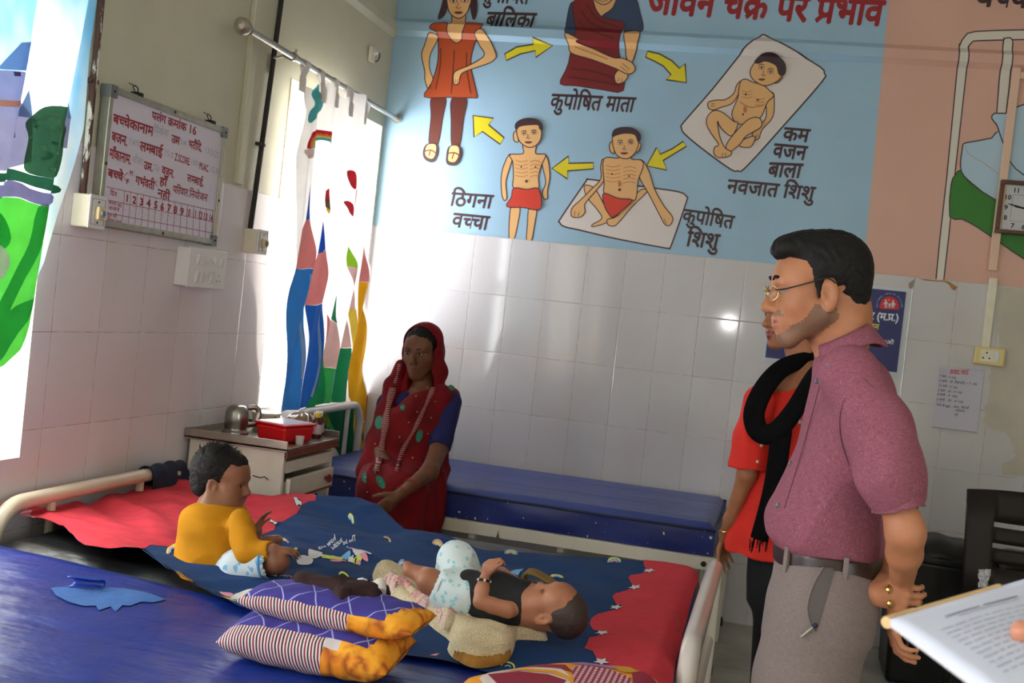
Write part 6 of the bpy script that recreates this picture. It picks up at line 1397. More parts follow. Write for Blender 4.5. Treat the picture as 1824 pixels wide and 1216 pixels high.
# shirt
def linen(name,c1,c2,c3):
    m=bpy.data.materials.new(name); m.use_nodes=True; t=NT(m); p=t.n['Principled BSDF']; g=t.geo()
    a=t.noise(90,3,t.scale(g,1,1,9)); b=t.noise(90,3,t.scale(g,9,9,1)); n=t.m('MULTIPLY',t.m('ADD',a,b),.5)
    c=t.mix(t.ramp(n,.38,.62),c1,c2); c=t.mix(t.ramp(b,.66,.72),c,c3); t.put(p.inputs['Base Color'],c); p.inputs['Roughness'].default_value=.9; p.inputs['Specular IOR Level'].default_value=.2
    t.put(p.inputs['Normal'],t.bump(n,.35,.0012)); return m
M_shirt=linen('mauve_linen',srgb(124,66,84),srgb(152,94,108),srgb(182,140,150)); M_btn=mat('grey_button',srgb(110,110,124),.25)
def row(l,r,y,b,dy=0.):
    a=MP(l,y,dy);c=MP(r,y,dy); return ((a[0]+c[0])/2,MYC+dy,(a[2]+c[2])/2,abs(c[0]-a[0])/2,b)
T=SDF()
for s,sh,el in ((-1,SH[0],EL[0]),(1,SH[1],EL[1])):
    sh=V3(sh); el=V3(el); mid=MP(1588,850,-.232) if s<0 else sh+(el-sh)*.55; e2=mid+(el-mid)*.36
    T.chain([sh+np.array([-.03,0,.015]),sh+(mid-sh)*.4,mid,e2],[.070,.070,.062,.059],.03,'s')
    ax_=(el-mid)/np.linalg.norm(el-mid); T.cap(e2-ax_*.06,e2+ax_*.22,.047,.050,.006,None,'-'); T.box(e2+ax_*.16,(.16,.16,.12),.006,None,'-',R=Frame(e2,np.cross(ax_,(0,1,0)),ax_).R)
T.loft([row(1458,1556,634,.062),row(1451,1578,655,.125),row(1448,1592,690,.185),row(1438,1600,735,.188),row(1424,1602,790,.182),row(1402,1592,845,.176),(row(1382,1582,890,.172)),row(1364,1578,930,.172),row(1366,1572,955,.170),row(1380,1568,975,.162)],.02,'s',n=2.25)
# neck opening
T.cap(MP(1504,640),MP(1496,580),.055,.068,.01,None,'-')
T.build('shirt',M_shirt,man,.0045,wrinkle(.010,22,5,(.3,0,1),.5))
cl=SDF(); nk=MP(1500,614); nf=Frame(nk,HF.f*1.0+np.array((0,0,-.42)),HF.u*.9+np.array([-.25,0,.55]))
def ring(u,v):
    a=-2.75+u*5.5; R1=.066+.004*math.cos(a)+.010*(v>.5)*abs(v-.5)*2; d=abs(math.sin(a/2))
    hgt=(.030 if v<=.5 else .030-.052*(v-.5)*2)
    hgt=.034*(v*2) if v<=.5 else .034-(.036+.030*math.exp(-((abs(a)-.35)/.5)**2))*(v-.5)*2
    sa,ca=math.sin(a+PI*0),math.cos(a)
    rr=R1*(1 if v<=.5 else 1+.07*(v-.5)*2)
    # opening faces forward: a=+-pi is front
    return nf(sa*rr*.98,-ca*rr-.004,hgt-.012)
m=MB(); m.grid(ring,60,13); m.build('collar',M_shirt,man,smooth=180,solid=.0035)
def on_front(px,py,off=.004): 
    return MP(px,py,-.06)
for (x,y,dy) in ((1473,651,-.06),(1450,678,-.045),(1421,751,-.04),(1403,825,-.05),(1381,899,-.05)):
    q=T.hit(x+4,y,MYC,.003); nrm=tuple(T.normal(q)); b=MB(); b.lathe(tuple(q),[(.0062,-.004),(.0062,.0015),(.005,.0028),(.003,.0018),(0,.0018)],14,0,nrm); b.build('button',M_btn,man)
for pts in ([(1540,676),(1512,697),(1496,742),(1501,795),(1520,845)],[(1464,672),(1443,750),(1421,828),(1397,905)],[(1500,664),(1530,668),(1555,690)]):
    q=MB(); q.tube(spline([T.hit(x,y,MYC,.0005) for x,y in pts],6),.0013,5); q.build('seam',mat('shirt_seam',srgb(112,62,80),.9),man)
# belt and trousers
M_belt=mat('dark_brown_leather',srgb(48,32,30),.35,vary=.1); M_trou=linen('grey_brown_suiting',srgb(116,104,102),srgb(132,118,114),srgb(138,126,122))
def band(z0,z1,grow,c):
    return [(c[0],c[1],z0,c[3]+grow,c[4]+grow),(c[0],c[1],z1,c[3]+grow,c[4]+grow)]
bl_=row(1379,1569,976,.160); bl2=row(1378,1571,1002,.164)
B_=SDF(); B_.loft([(bl2[0],bl2[1],bl2[2]-.004,bl2[3]+.004,bl2[4]+.004),(bl_[0],bl_[1],bl_[2]+.006,bl_[3]+.004,bl_[4]+.004)],.005,'b',n=2.3); B_.build('belt',M_belt,man,.004)
Tr=SDF(); Tr.loft([row(1381,1568,992,.162),row(1376,1568,1030,.172),row(1368,1563,1070,.178),row(1364,1556,1110,.180)],.02,'t',n=2.3)
for s in (-1,1):
    a=MP(1462,1085,s*.088); kx=MP(1432,1216,s*.092); b=np.array([kx[0],kx[1],kx[2]]); kn=b+(b-a)/max(1e-6,(a[2]-b[2]))*(b[2]-.48); an=np.array([kn[0]+.03,kn[1],.075])
    Tr.chain([a,b,kn,an],[.118,.106,.085,.068],.03,'t')
Tr.build('trousers',M_trou,man,.0055,wrinkle(.003,24,8,(0,0,1),.35))
for px in (1405,1505):
    c=MB(); a=MP(px,970); ang=(a[0]-bl_[0])/(bl_[3]); yy=bl_[1]-(bl_[4]+.011)*max(.05,(1-abs(min(.99,abs(ang)))**2.3))**(1/2.3)
    c.box((a[0]-.004,yy,(bl_[2]+bl2[2])/2+.002),(.011,.012,.058),0,Matrix.Rotation(-.7 if px==1405 else .05,3,'Z')); c.build('belt_loop',M_trou,man,smooth=0,bevel=.002)
def side(px,py,off=.006):     # point on the near side of the trousers
    p=MP(px,py,-.19); return p
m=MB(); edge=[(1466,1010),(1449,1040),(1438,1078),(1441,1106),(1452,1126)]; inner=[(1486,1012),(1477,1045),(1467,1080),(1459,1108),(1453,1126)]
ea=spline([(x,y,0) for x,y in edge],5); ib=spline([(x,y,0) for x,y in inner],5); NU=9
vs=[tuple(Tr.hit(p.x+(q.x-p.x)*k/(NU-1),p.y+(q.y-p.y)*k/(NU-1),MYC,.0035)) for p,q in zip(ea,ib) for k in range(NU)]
m.add(vs,[(i*NU+k,i*NU+k+1,(i+1)*NU+k+1,(i+1)*NU+k) for i in range(len(ea)-1) for k in range(NU-1)]); m.build('pocket_lining',mat('pocket_lining',srgb(88,80,78),.95),man,smooth=180)  # dark patch inside the pocket edge: shade put into the lining colour
pk=MB(); pk.tube([Tr.hit(p.x,p.y,MYC,.0045) for p in ea],.0022,6); pk.build('pocket_seam',M_trou,man)
pn=thing('pen','metal pen clipped slanting at the trouser pocket of the man','pen',tuple(MP(1441,1122,-.205)))
m=MB(); a=Vector(Tr.hit(1427,1134,MYC,.010)); b=Vector(Tr.hit(1455,1111,MYC,.005)); m.tube([a,a.lerp(b,.75)],.0032,10); m.build('barrel',M_chrome,pn); m=MB(); m.tube([a.lerp(b,.75),b],.0042,10); m.build('cap',mat('navy_cap',srgb(24,26,60),.3),pn)
for (px,py) in ((1584,1050),(1586,1074)):
    p=S.hit(px,py,MYC,-.004); m=MB(); m.lathe(tuple(p),[(.0105,-.003),(.0118,-.0015),(.0118,.0015),(.0105,.003)],16,0,(1,-.1,.05)); m.lathe(tuple(p+np.array([-.004,-.009,.002])),[(.005,-.002),(.0055,0),(.003,.003),(0,.003)],10,0,(-.3,-.9,.1)); m.build('finger_ring',M_gold,man)
ph=thing('mobile_phone','slim black mobile phone with a gold edge held behind the man','phone',tuple(MP(1622,1140,-.08)))
R_=Matrix.Rotation(.12,3,'Y')@Matrix.Rotation(-.5,3,'Z'); p=MP(1622,1138,-.075)
m=MB(); m.box(tuple(p),(.044,.0075,.075),0,R_); m.build('gold_edge',mat('gold_edge',srgb(190,160,120),.3,.8),ph,smooth=0,bevel=.003)
m=MB(); m.box(tuple(p),(.039,.0085,.070),0,R_); m.build('screen',mat('phone_glass',srgb(16,16,18),.1),ph,smooth=0,bevel=.002)
# ================================================================== the woman in red behind the man
WY=-1.45
def WPt(x,y,dy=0.): return PY(x,y,WY+dy)
M_skinW=skin_mat('woman_skin',srgb(176,118,86),srgb(160,104,74)); M_lipW=mat('dark_red_lip',srgb(130,36,44),.35)
wo=thing('person','woman in orange-red top and black scarf behind the man, fingertips on the bed frame','person',(2.27,WY,0))
f1,u1=pitch((-.80,-.60,0),(0,0,1),-8); HW=Frame(WPt(1410,563),f1,u1,1.0)
S=SDF(); head(S,HW,lips='lip')
S.chain([HW(0,-.02,-.05),HW(0,-.035,-.11),WPt(1432,665)],[.052,.050,.06],.03)
def wrow(l,r,y,b,dy=0.):
    a=WPt(l,y,dy);c=WPt(r,y,dy); return ((a[0]+c[0])/2,WY+dy,(a[2]+c[2])/2,abs(c[0]-a[0])/2,b)
S.loft([wrow(1395,1465,655,.06),wrow(1372,1500,700,.10),wrow(1370,1500,780,.11),wrow(1372,1480,880,.10),wrow(1350,1480,985,.11)],.02)
LA=[WPt(1352,715,-.13),WPt(1330,845,-.13),WPt(1302,925,-.06),WPt(1290,955,-.0)]
S.chain(LA,[.043,.034,.026,.021],.02); S.chain([WPt(1490,705,.12),WPt(1500,850,.14),WPt(1480,950,.0)],[.045,.038,.03],.02)
hand(S,WPt(1291,952,.02),(.02,.25,-1),(.75,-.55,.1),.82,(.12,.16,.2,.25),1,.14,tc=.3)
for s in (-1,1):
    hp=WPt(1415,1010,s*.07); S.chain([hp,(hp[0],hp[1],.46),(hp[0],hp[1]+.01,.08)],[.075,.055,.038],.03); S.ell((hp[0]-.06,hp[1]-.02,.04),(.11,.042,.036),.02)
S.build('body',{'skin':M_skinW,'lip':M_lipW,'eye':M_eyew,'iris':M_iris},wo,.0048)
Hh=SDF(); Hh.ell(HW(0,-.024,.052),(.083,.100,.086),.02,'h',R=HW.R); Hh.ell(HW(0,-.075,-.03),(.07,.05,.09),.03,'h',R=HW.R)
Hh.ell(HW(0,.105,-.010),(.062,.085,.082),.01,None,'-',R=HW.R); Hh.box(HW(0,.09,-.12),(.12,.09,.09),.01,None,'-',R=HW.R)
Hh.build('hair',M_hair,wo,.005,wrinkle(.003,120,2,HW.u,.4))
for s in (-1,1):
    m=MB(); m.tube(spline([HW(s*.014,.098,.034),HW(s*.032,.097,.040),HW(s*.050,.082,.033)],4),[.0015]+[.003]*7+[.0012],8); m.build('eyebrow',M_hair,wo)
M_kurta=mat('orange_red_cotton',srgb(226,44,32),.85,vary=.08,vscale=14,bump=.2,bscale=260); M_scarf=mat('black_knit',srgb(16,15,17),.95,bump=.6,bscale=160,bdist=.004,spec=.1)
K=SDF()
K.chain([LA[0],LA[0]+(LA[1]-LA[0])*.5,LA[0]+(LA[1]-LA[0])*.9],[.062,.064,.072],.03,'k'); K.cap(LA[0]+(LA[1]-LA[0])*.72,LA[0]+(LA[1]-LA[0])*1.15,.055,.064,.006,None,'-'); K.box(LA[0]+(LA[1]-LA[0])*1.05,(.12,.12,.035),.006,None,'-')
K.loft([wrow(1385,1475,662,.075),wrow(1358,1505,700,.14),wrow(1340,1505,745,.15),wrow(1330,1505,800,.15),wrow(1318,1500,860,.155),wrow(1304,1498,920,.165),wrow(1290,1496,975,.17),wrow(1290,1496,990,.17)],.02,'k')
K.loft([wrow(1310,1480,930,.12),wrow(1300,1484,1010,.14)],.004,None,'-'); K.ell(WPt(1400,665,-.07),(.075,.09,.075),.01,None,'-')
K.build('kurta',M_kurta,wo,.005,wrinkle(.005,40,4,(0,0,1),.15))
P=SDF()
P.loft([wrow(1335,1485,960,.13),wrow(1330,1488,1020,.145),wrow(1328,1490,1080,.15)],.02,'t')
for s in (-1,1):
    hp=WPt(1408+s*14,1050,s*.07); P.chain([hp,(hp[0]-.01,hp[1],.46),(hp[0]-.01,hp[1]+.01,.06)],[.105,.085,.065],.03,'t')
P.build('trousers',mat('black_cotton',srgb(14,16,22),.9,bump=.2,bscale=200),wo,.006,wrinkle(.003,26,9))
m=MB()
def sweep(mb,pts,w,th,n=6,rows=40,fold=.006,seed=0):
    """flat scarf-like band with folds along a path; w(t) width, th(t) thickness"""
    C=spline(pts,n); L=len(C); vs=[];fs=[]; q=20
    for i,p in enumerate(C):
        t=(C[min(i+1,L-1)]-C[max(i-1,0)]).normalized(); view=(Vector(CAM)-p).normalized(); b=t.cross(view).normalized(); nn=b.cross(t).normalized(); u=i/(L-1); W=w(u);H=th(u)
        for k in range(q):
            a=2*PI*k/q; f=1+.18*math.sin(5*a+seed+u*4); vs.append(p+b*math.cos(a)*W*.5+nn*math.sin(a)*H*.5*f)
    for i in range(L-1):
        for k in range(q): fs.append((i*q+k,i*q+(k+1)%q,(i+1)*q+(k+1)%q,(i+1)*q+k))
    fs+=[tuple(range(q)),tuple((L-1)*q+k for k in range(q))]; mb.add(vs,fs)
sweep(m,[WPt(1478,640,.05),WPt(1440,640,-.02),WPt(1395,655,-.10),WPt(1362,690,-.17),WPt(1343,735,-.20),WPt(1352,768,-.22),WPt(1380,770,-.24),WPt(1415,730,-.24),WPt(1450,670,-.18),WPt(1480,640,-.06)],lambda u:.050+.026*math.sin(u*PI),lambda u:.036)
m.build('scarf_loop',M_scarf,wo,smooth=180)
m=MB(); sweep(m,[WPt(1392,765,-.235),WPt(1384,830,-.235),WPt(1372,890,-.23),WPt(1352,960,-.22)],lambda u:.075-.012*u,lambda u:.032,6,seed=2)
for k in range(16):
    u=k/15; a=Vector(WPt(1336+32*u,958+6*math.sin(k),-.222)); m.tube([a,a+Vector((rng.normal(0,.003),rng.normal(0,.004),-.028-rng.uniform(0,.02)))],.0016,5)
m.build('scarf_end',M_scarf,wo,smooth=180)
bk=MB(); p=V3(LA[2])*.35+V3(LA[3])*.65; bk.tube([tuple(p+.027*(math.cos(a)*np.array((1,0,.25))+math.sin(a)*np.array((0,1,0)))) for a in np.linspace(0,2*PI,20)],.0028,8); bk.build('bangle',M_gold,wo)
m=MB()
for (x,y) in ((1425,705),(1432,712),(1428,720),(1436,702)):
    p=WPt(x,y,-.215)
    for q in range(5): m.lathe(tuple(p+.006*np.array((math.cos(q*1.257),0,math.sin(q*1.257)))),[(.0001,-.003),(.004,0),(.0001,.003)],6,0,(-.3,-.9,0))
m.build('flower_brooch',mat('blue_beads',srgb(80,100,190),.4),wo)
for (x,y) in ((1356,793),(1349,822),(1342,850)):
    q=K.hit(x,y,WY,.002); m=MB(); m.lathe(tuple(q),[(.005,-.002),(.006,.001),(.003,.003),(0,.003)],10,0,tuple(K.normal(q))); m.build('button',mat('pearl_button',srgb(220,205,180),.3),wo)
# ================================================================== the seated woman in the dark red sari
SY=-.93
def SP(x,y,dy=0.): return PY(x,y,SY+dy)
M_skinS=skin_mat('dark_woman_skin',srgb(118,76,54),srgb(102,64,45)); M_lipS=mat('dusky_lip',srgb(120,64,58),.45)
sw_=thing('person','woman in a dark red sari with green flowers sitting on the edge of the bed','person',(.62,SY,.63))
f2,u2=pitch((-.10,-.99,0),(-.05,0,1),-10); HS=Frame(SP(751,628,.02),f2,u2,.93)
S=SDF(); head(S,HS,lips='lip',mouth=.002)
S.chain([HS(0,-.02,-.05),HS(0,-.035,-.11),SP(752,702)],[.046,.044,.055],.03)
S.loft([(*SP(752,695)[:2],SP(752,695)[2],.05,.05),(*SP(750,725)[:2],SP(750,725)[2],.135,.075),(*SP(745,790)[:2],SP(745,790)[2],.125,.09),(*SP(742,850)[:2],SP(742,850)[2],.13,.10),(.64,-.87,.66,.13,.12)],.03)
A1=[SP(800,716,.0),SP(783,795,-.13),SP(765,840,-.28),SP(711,881,-.50)]
S.chain(A1,[.045,.040,.036,.022],.02)
hand(S,A1[3],(-.55,-.50,-.66),(-.65,.55,.1),.86,(.10,.14,.18,.22),-1,.04,tc=.25,nail='nail')
A2=[SP(692,720,.02),SP(678,800,-.10),SP(694,848,-.30)]
S.chain(A2,[.045,.038,.024],.02); hand(S,SP(698,850,-.31),(.55,-.45,-.55),(-.2,.3,-.9),.84,(.15,.18,.2,.22),1,.05)
for s,kx in ((-1,-.10),(1,.10)):
    hp=np.array((.635+kx*.7,-.88,.70)); kn=np.array((.635+kx*.8,-1.22,.62)); an=np.array((.64+kx*.8,-1.30,.10)); S.chain([hp,kn,an],[.075,.055,.04],.03); S.ell((an[0],an[1]-.07,.035),(.042,.11,.034),.02)
S.build('body',{'skin':M_skinS,'lip':M_lipS,'eye':M_eyew,'iris':M_iris,'nail':mat('red_nail',srgb(150,24,30),.3)},sw_,.0042)
Hh=SDF(); Hh.ell(HS(0,-.018,.050),np.array((.082,.098,.083))*.95,.02,'h',R=HS.R); Hh.ell(HS(0,.112,-.018),np.array((.058,.090,.082)),.012,None,'-',R=HS.R); Hh.box(HS(0,.06,-.13),(.12,.12,.08),.01,None,'-',R=HS.R)
Hh.build('hair',M_hair,sw_,.0045,wrinkle(.003,130,6,HS.f,.4))
for s in (-1,1):
    m=MB(); m.tube(spline([HS(s*.013,.099,.031),HS(s*.032,.098,.037),HS(s*.052,.082,.030)],4),[.0012]+[.0024]*7+[.001],8); m.build('eyebrow',M_hair,sw_)
m=MB(); m.lathe(tuple(HS(-.0215,.1075,-.027)),[(.0001,-.002),(.0028,0),(.0001,.002)],8); m.build('nose_stud',M_gold,sw_)
def sari_mat():
    m=bpy.data.materials.new('dark_red_sari'); m.use_nodes=True; t=NT(m); p=t.n['Principled BSDF']; g=t.geo()
    c=t.mix(t.ramp(t.noise(9,4,g),.35,.65),srgb(100,8,17),srgb(126,12,24)); t.put(p.inputs['Base Color'],c); p.inputs['Roughness'].default_value=.8; p.inputs['Specular IOR Level'].default_value=.25
    t.put(p.inputs['Normal'],t.bump(t.noise(500,2,g),.2,.001)); return m
M_sari=sari_mat(); M_blouse=mat('navy_blouse',srgb(17,22,84),.85,bump=.2,bscale=260)
B2=SDF(); B2.chain([A1[0],A1[0]+(A1[1]-A1[0])*.98],[.056,.052],.03,'b'); B2.chain([A2[0],A2[0]+(A2[1]-A2[0])*.75],[.055,.05],.03,'b')
B2.loft([(*SP(752,700)[:2],SP(752,700)[2],.09,.06),(*SP(750,725)[:2],SP(750,725)[2],.142,.082),(*SP(747,770)[:2],SP(747,770)[2],.135,.096)],.02,'b')
B2.cap(A1[0]+(A1[1]-A1[0])*.8,A1[1]+(A1[1]-A1[0])*.3,.044,.048,.005,None,'-'); B2.cap(SP(748,700,-.06),SP(748,680,-.06),.05,.06,.01,None,'-')
B2.build('blouse',M_blouse,sw_,.005,wrinkle(.002,60,3))
def srow(l,r,y,b,dy):
    a=SP(l,y,dy);c=SP(r,y,dy); return ((a[0]+c[0])/2,SY+dy,(a[2]+c[2])/2,abs(c[0]-a[0])/2,b)
D=SDF()
# skirt: lap and lower legs
D.loft([srow(664,794,835,.13,-.04),srow(655,796,868,.17,-.08),srow(644,790,905,.19,-.12),srow(628,778,950,.20,-.16)],.03,'s',n=2.5)
for kx in (-.045,.075): D.chain([(.635+kx*.9,-.90,.70),(.635+kx,-1.24,.625),(.63+kx,-1.28,.10)],[.088,.088,.09],.05,'s')
D.cap((.655,-1.24,.58),(.645,-1.26,.11),.11,.13,.06,'s')
# upper drape across the chest, over the near shoulder
D.chain([SP(672,815,-.07),SP(700,760,-.10),SP(745,725,-.095),SP(785,708,-.04),SP(803,706,.03)],[.060,.055,.050,.042,.038],.05,'s')
D.chain([SP(690,830,-.05),SP(725,785,-.08),SP(765,755,-.07),SP(790,735,-.03)],[.085,.080,.060,.045],.05,'s')
D.chain([SP(735,840,-.05),SP(760,800,-.04),SP(775,770,-.02)],[.10,.085,.05],.05,'s')
# fall from the head at the left side
D.chain([SP(714,650,.03),SP(700,690,-.02),SP(690,735,-.05),SP(676,790,-.07),SP(662,840,-.12)],[.022,.036,.048,.055,.065],.03,'s')
D.build('sari',M_sari,sw_,.005,wrinkle(.011,34,12,(.25,-.2,1),.16))
# veil: hood round the head
V=SDF(); V.ell(HS(0,-.030,.046),np.array((.097,.112,.098))*.93,.02,'v',R=HS.R); V.chain([HS(.070,-.03,-.02),HS(.060,-.035,-.09),SP(778,700,.03)],[.040,.042,.05],.04,'v'); V.chain([HS(-.066,-.02,-.02),HS(-.080,-.01,-.09),SP(697,700,.0)],[.036,.036,.04],.04,'v'); V.cap(HS(0,-.08,-.02),SP(748,715,.09),.075,.10,.04,'v')
V.ell(HS(0,.075,-.020),np.array((.071,.125,.094))*.96,.010,None,'-',R=HS.R); V.ell(HS(0,-.016,.044),np.array((.088,.104,.090))*.93,.008,None,'-',R=HS.R); V.cap(HS(0,-.0,-.08),SP(748,705,-.05),.055,.062,.01,None,'-')
V.build('veil',M_sari,sw_,.0045,wrinkle(.004,46,14,(.1,0,1),.25))
# woven borders, flowers and sequins on the cloth
def sari_hit(px,py,off=.002):
    a=D.hit(px,py,SY-.15,off+.004); b=V.hit(px,py,SY,off+.003)
    da=D.at(a)<.02; db=V.at(b)<.02; ca=np.linalg.norm(a-CAM); cb=np.linalg.norm(b-CAM)
    return a if (da and (not db or ca<cb)) else b
M_bord=mat('woven_border',srgb(150,74,78),.7); M_border2=bpy.data.materials.new('ribbed_border'); M_border2.use_nodes=True; t=NT(M_border2); p=t.n['Principled BSDF']; X=t.xyz(t.geo())
t.put(p.inputs['Base Color'],t.mix(t.m('LESS_THAN',t.m('FRACT',t.m('MULTIPLY',X[2],115.)),.42),srgb(104,16,26),srgb(186,132,128))); p.inputs['Roughness'].default_value=.75
def trim(pts,w,name):
    C=[(p.x,p.y) for p in spline([(x,y,0) for x,y in pts],7)]; vs=[];n=len(C)
    for i in range(n):
        a=Vector(C[max(i-1,0)]);b=Vector(C[min(i+1,n-1)]); d=(b-a).normalized(); nn=Vector((-d.y,d.x)); ww=w*(.8+.2*math.sin(i*.7))
        for k in (-.5,0,.5): q=Vector(C[i])+nn*k*ww; vs.append(tuple(sari_hit(q.x,q.y,.003)))
    mb=MB(); mb.add(vs,[(3*i+k,3*i+k+1,3*i+k+4,3*i+k+3) for i in range(n-1) for k in (0,1)]); mb.build(name,M_border2,sw_,smooth=180,solid=.002)
trim([(700,690),(690,730),(684,770),(676,815),(670,838)],13,'border_band'); trim([(772,690),(757,725),(738,765),(716,805),(706,838)],8,'border_band'); trim([(712,648),(708,668),(703,684)],7,'border_band')
M_grn=mat('green_embroidery',srgb(28,122,98),.8,vary=.2,vscale=80); M_seq=mat('gold_sequin',srgb(196,150,110),.3,.5)
def flower(cx,cy,rx,ry,rot=0.,half=0):
    mb=MB(); c=sari_hit(cx,cy,.003); vs=[tuple(c)]; n=40; fs=[]
    for k in range(n):
        a=2*PI*k/n; r=1 if k%2 else .78
        x=rx*r*math.cos(a); y=ry*r*math.sin(a)
        if half and x*half<0: x*=.12
        vs.append(tuple(sari_hit(cx+x*math.cos(rot)-y*math.sin(rot),cy+x*math.sin(rot)+y*math.cos(rot),.003)))
    fs=[(0,1+k,1+(k+1)%n) for k in range(n)]; mb.add(vs,fs)
    mb.lathe(tuple(c+np.array((0,-.004,0))),[(.0001,-.002),(.004,0),(.0001,.002)],8,1,(0,-1,.2)); mb.build('embroidered_flower',[M_grn,M_seq],sw_,smooth=180)
for a in ((675,752,8,13,.1),(747,776,6,13,.25),(652,850,8,11,0,-1),(678,858,7,14,-.5),(671,832,5,12,.2,-1),(717,725,5,6,0),(804,690,7,5,.5),(668,930,5,5)): flower(*a)
mb=MB()
for x,y in ((743,733),(741,705),(728,752),(768,744),(762,690),(668,790),(654,876),(762,772),(712,778),(775,715),(735,815),(640,890),(722,865),(655,905)):
    q=sari_hit(x,y,.002); mb.lathe(tuple(q),[(.0001,-.002),(.0032,0),(.0001,.002)],8,0,(0,-1,.2))
mb.build('sequins',M_seq,sw_)
for j,u in enumerate((.60,.66,.93)):
    c=A1[2]*(1-u)+A1[3]*u; ax_=Vector(A1[3]-A1[2]).normalized(); r=.036+(.022-.036)*u+.004; mb=MB(); e1=ax_.orthogonal().normalized(); e2=ax_.cross(e1)
    mb.tube([Vector(c)+(e1*math.cos(a)+e2*math.sin(a))*r for a in np.linspace(0,2*PI,22)],.002,6); mb.build('bangle',mat('red_gold_bangle',srgb(170,60,36),.3,.4),sw_)
# ================================================================== the toddler
TY=-2.97
def TP(x,y,dy=0.): return PY(x,y,TY+dy)
M_skinT=skin_mat('toddler_skin',srgb(144,94,68),srgb(126,80,57)); M_lipT=mat('toddler_lip',srgb(150,86,78),.4)
to=thing('person','toddler boy in a mustard yellow shirt sitting on the printed sheet, back turned','person',(.85,TY,.64))
f3,u3=pitch((.998,.06,0),(-.02,0,1),-5); HT=Frame(TP(395,860,.055),f3,u3,.74)
S=SDF(); head(S,HT,baby=1.,nose=1.0)
[S.ell(HT(q*.034,.048,-.034),np.array((.036,.036,.034))*.74,.02,R=HT.R) for q in (-1,1)]
S.chain([HT(0,-.02,-.05),TP(384,905,.03)],[.038,.042],.03)
S.chain([TP(384,915,.02),TP(382,960),TP(380,1000)],[.055,.065,.07],.03)
R1=[TP(427,927,-.055),TP(441,984,-.10),TP(488,980,-.10)]; S.chain(R1,[.026,.022,.018],.02); hand(S,TP(490,979,-.10),(.9,.35,.05),(0,.3,-1),.42,(.3,.35,.4,.4),1,.1)
L1=[TP(415,915,.10),TP(440,955,.16),TP(456,945,.17)]; S.chain(L1,[.026,.022,.018],.02); hand(S,TP(457,944,.17),(.25,.1,.95),(1,0,0),.42,(.3,.3,.3,.3),1,.1)
S.chain([TP(405,1010,-.05),TP(494,1001,-.09),TP(468,985,.03)],[.040,.029,.024],.015); S.chain([TP(466,984,.04),TP(476,972,.09)],[.022,.019],.02)
ft=TP(478,968,.09)
S.chain([TP(462,978,.07),TP(478,968,.09),TP(494,962,.10)],[.020,.019,.016],.015)
for j in range(5): S.cap(TP(494+1*j,963-1.6*j,.085+.012*j),TP(499-.8*abs(j-1),960.5-1.8*j,.088+.012*j),.0062-.0006*j,.0056-.0006*j,.004)
S.chain([TP(400,1000,.10),TP(452,975,.20),TP(480,985,.10)],[.045,.034,.024],.02)
S.build('body',{'skin':M_skinT,'lip':M_lipT,'eye':M_eyew,'iris':M_iris},to,.0034)
Hh=SDF(); k=.74; Hh.ell(HT(0,-.026,.056),np.array((.090,.103,.091))*k,.02,'h',R=HT.R); Hh.ell(HT(0,-.070,-.005),np.array((.066,.046,.066))*k,.03,'h',R=HT.R); Hh.ell(HT(0,.056,.086),np.array((.046,.026,.030))*k,.02,'h',R=HT.R)
Hh.ell(HT(0,-.048,-.028),np.array((.079,.045,.052))*k,.02,'h',R=HT.R); Hh.ell(HT(0,.128,-.012),np.array((.076,.060,.078))*k,.012,None,'-',R=HT.R); Hh.box(HT(0,.085,-.085),np.array((.12,.085,.085))*k,.012,None,'-',R=HT.R)
for s in (-1,1): Hh.ell(HT(s*.084,-.004,-.008),np.array((.022,.018,.030))*k,.006,None,'-',R=HT.R)
Hh.box(HT(0,-.06,-.115),np.array((.12,.10,.05))*k,.02,None,'-',R=HT.R)
M_hairT=mat('soft_dark_hair',srgb(24,18,17),.6,spec=.2,bump=.8,bscale=260,bdist=.004)
Hh.build('hair',M_hairT,to,.0034,wrinkle(.0022,190,7,HT.f,.25))
q=MB()
for i in range(90):
    a=rng.uniform(0,2*PI); b=rng.uniform(.1,1.25); d=np.array((math.sin(b)*math.cos(a)*.087,math.sin(b)*math.sin(a)*.101-.026,math.cos(b)*.090+.056))
    if d[1]>.06 and d[2]<.09: continue
    p=HT(*d); n=HT(*(d*1.0+np.array((0,.026,-.056))*1.0))-HT(0,0,0); n/=np.linalg.norm(n); v=HT.f*rng.uniform(.2,1)+HT.r*rng.normal(0,.4)-n*(n@HT.f)*.5; e=p+.013*v/np.linalg.norm(v)+n*rng.uniform(.002,.008); q.tube([tuple(p-n*.002),tuple(p*.5+e*.5+n*.004),tuple(e)],[.0011,.0009,.0003],5)
q.build('hair_wisps',M_hairT,to)
for s in (-1,1):
    m=MB(); m.tube(spline([HT(s*.014,.092,.030),HT(s*.032,.090,.036),HT(s*.052,.076,.030)],4),[.0008]+[.0016]*7+[.0006],6); m.build('eyebrow',M_hairT,to)
M_must=mat('mustard_cotton',srgb(198,132,24),.9,vary=.06,vscale=20,bump=.3,bscale=320,spec=.15)
def trow(l,r,y,b,dy=0.):
    a=TP(l,y,dy);c=TP(r,y,dy); return ((a[0]+c[0])/2,TY+dy,(a[2]+c[2])/2,abs(c[0]-a[0])/2,b)
T2=SDF(); T2.chain([R1[0],R1[0]+(R1[1]-R1[0])*.6,R1[1],R1[1]+(R1[2]-R1[1])*.95],[.032,.031,.030,.023],.02,'s'); T2.cap(R1[2]-(R1[2]-R1[1])*.05,R1[2]+(R1[2]-R1[1])*.4,.022,.03,.004,None,'-')
T2.chain([L1[0],L1[1]],[.040,.032],.03,'s')
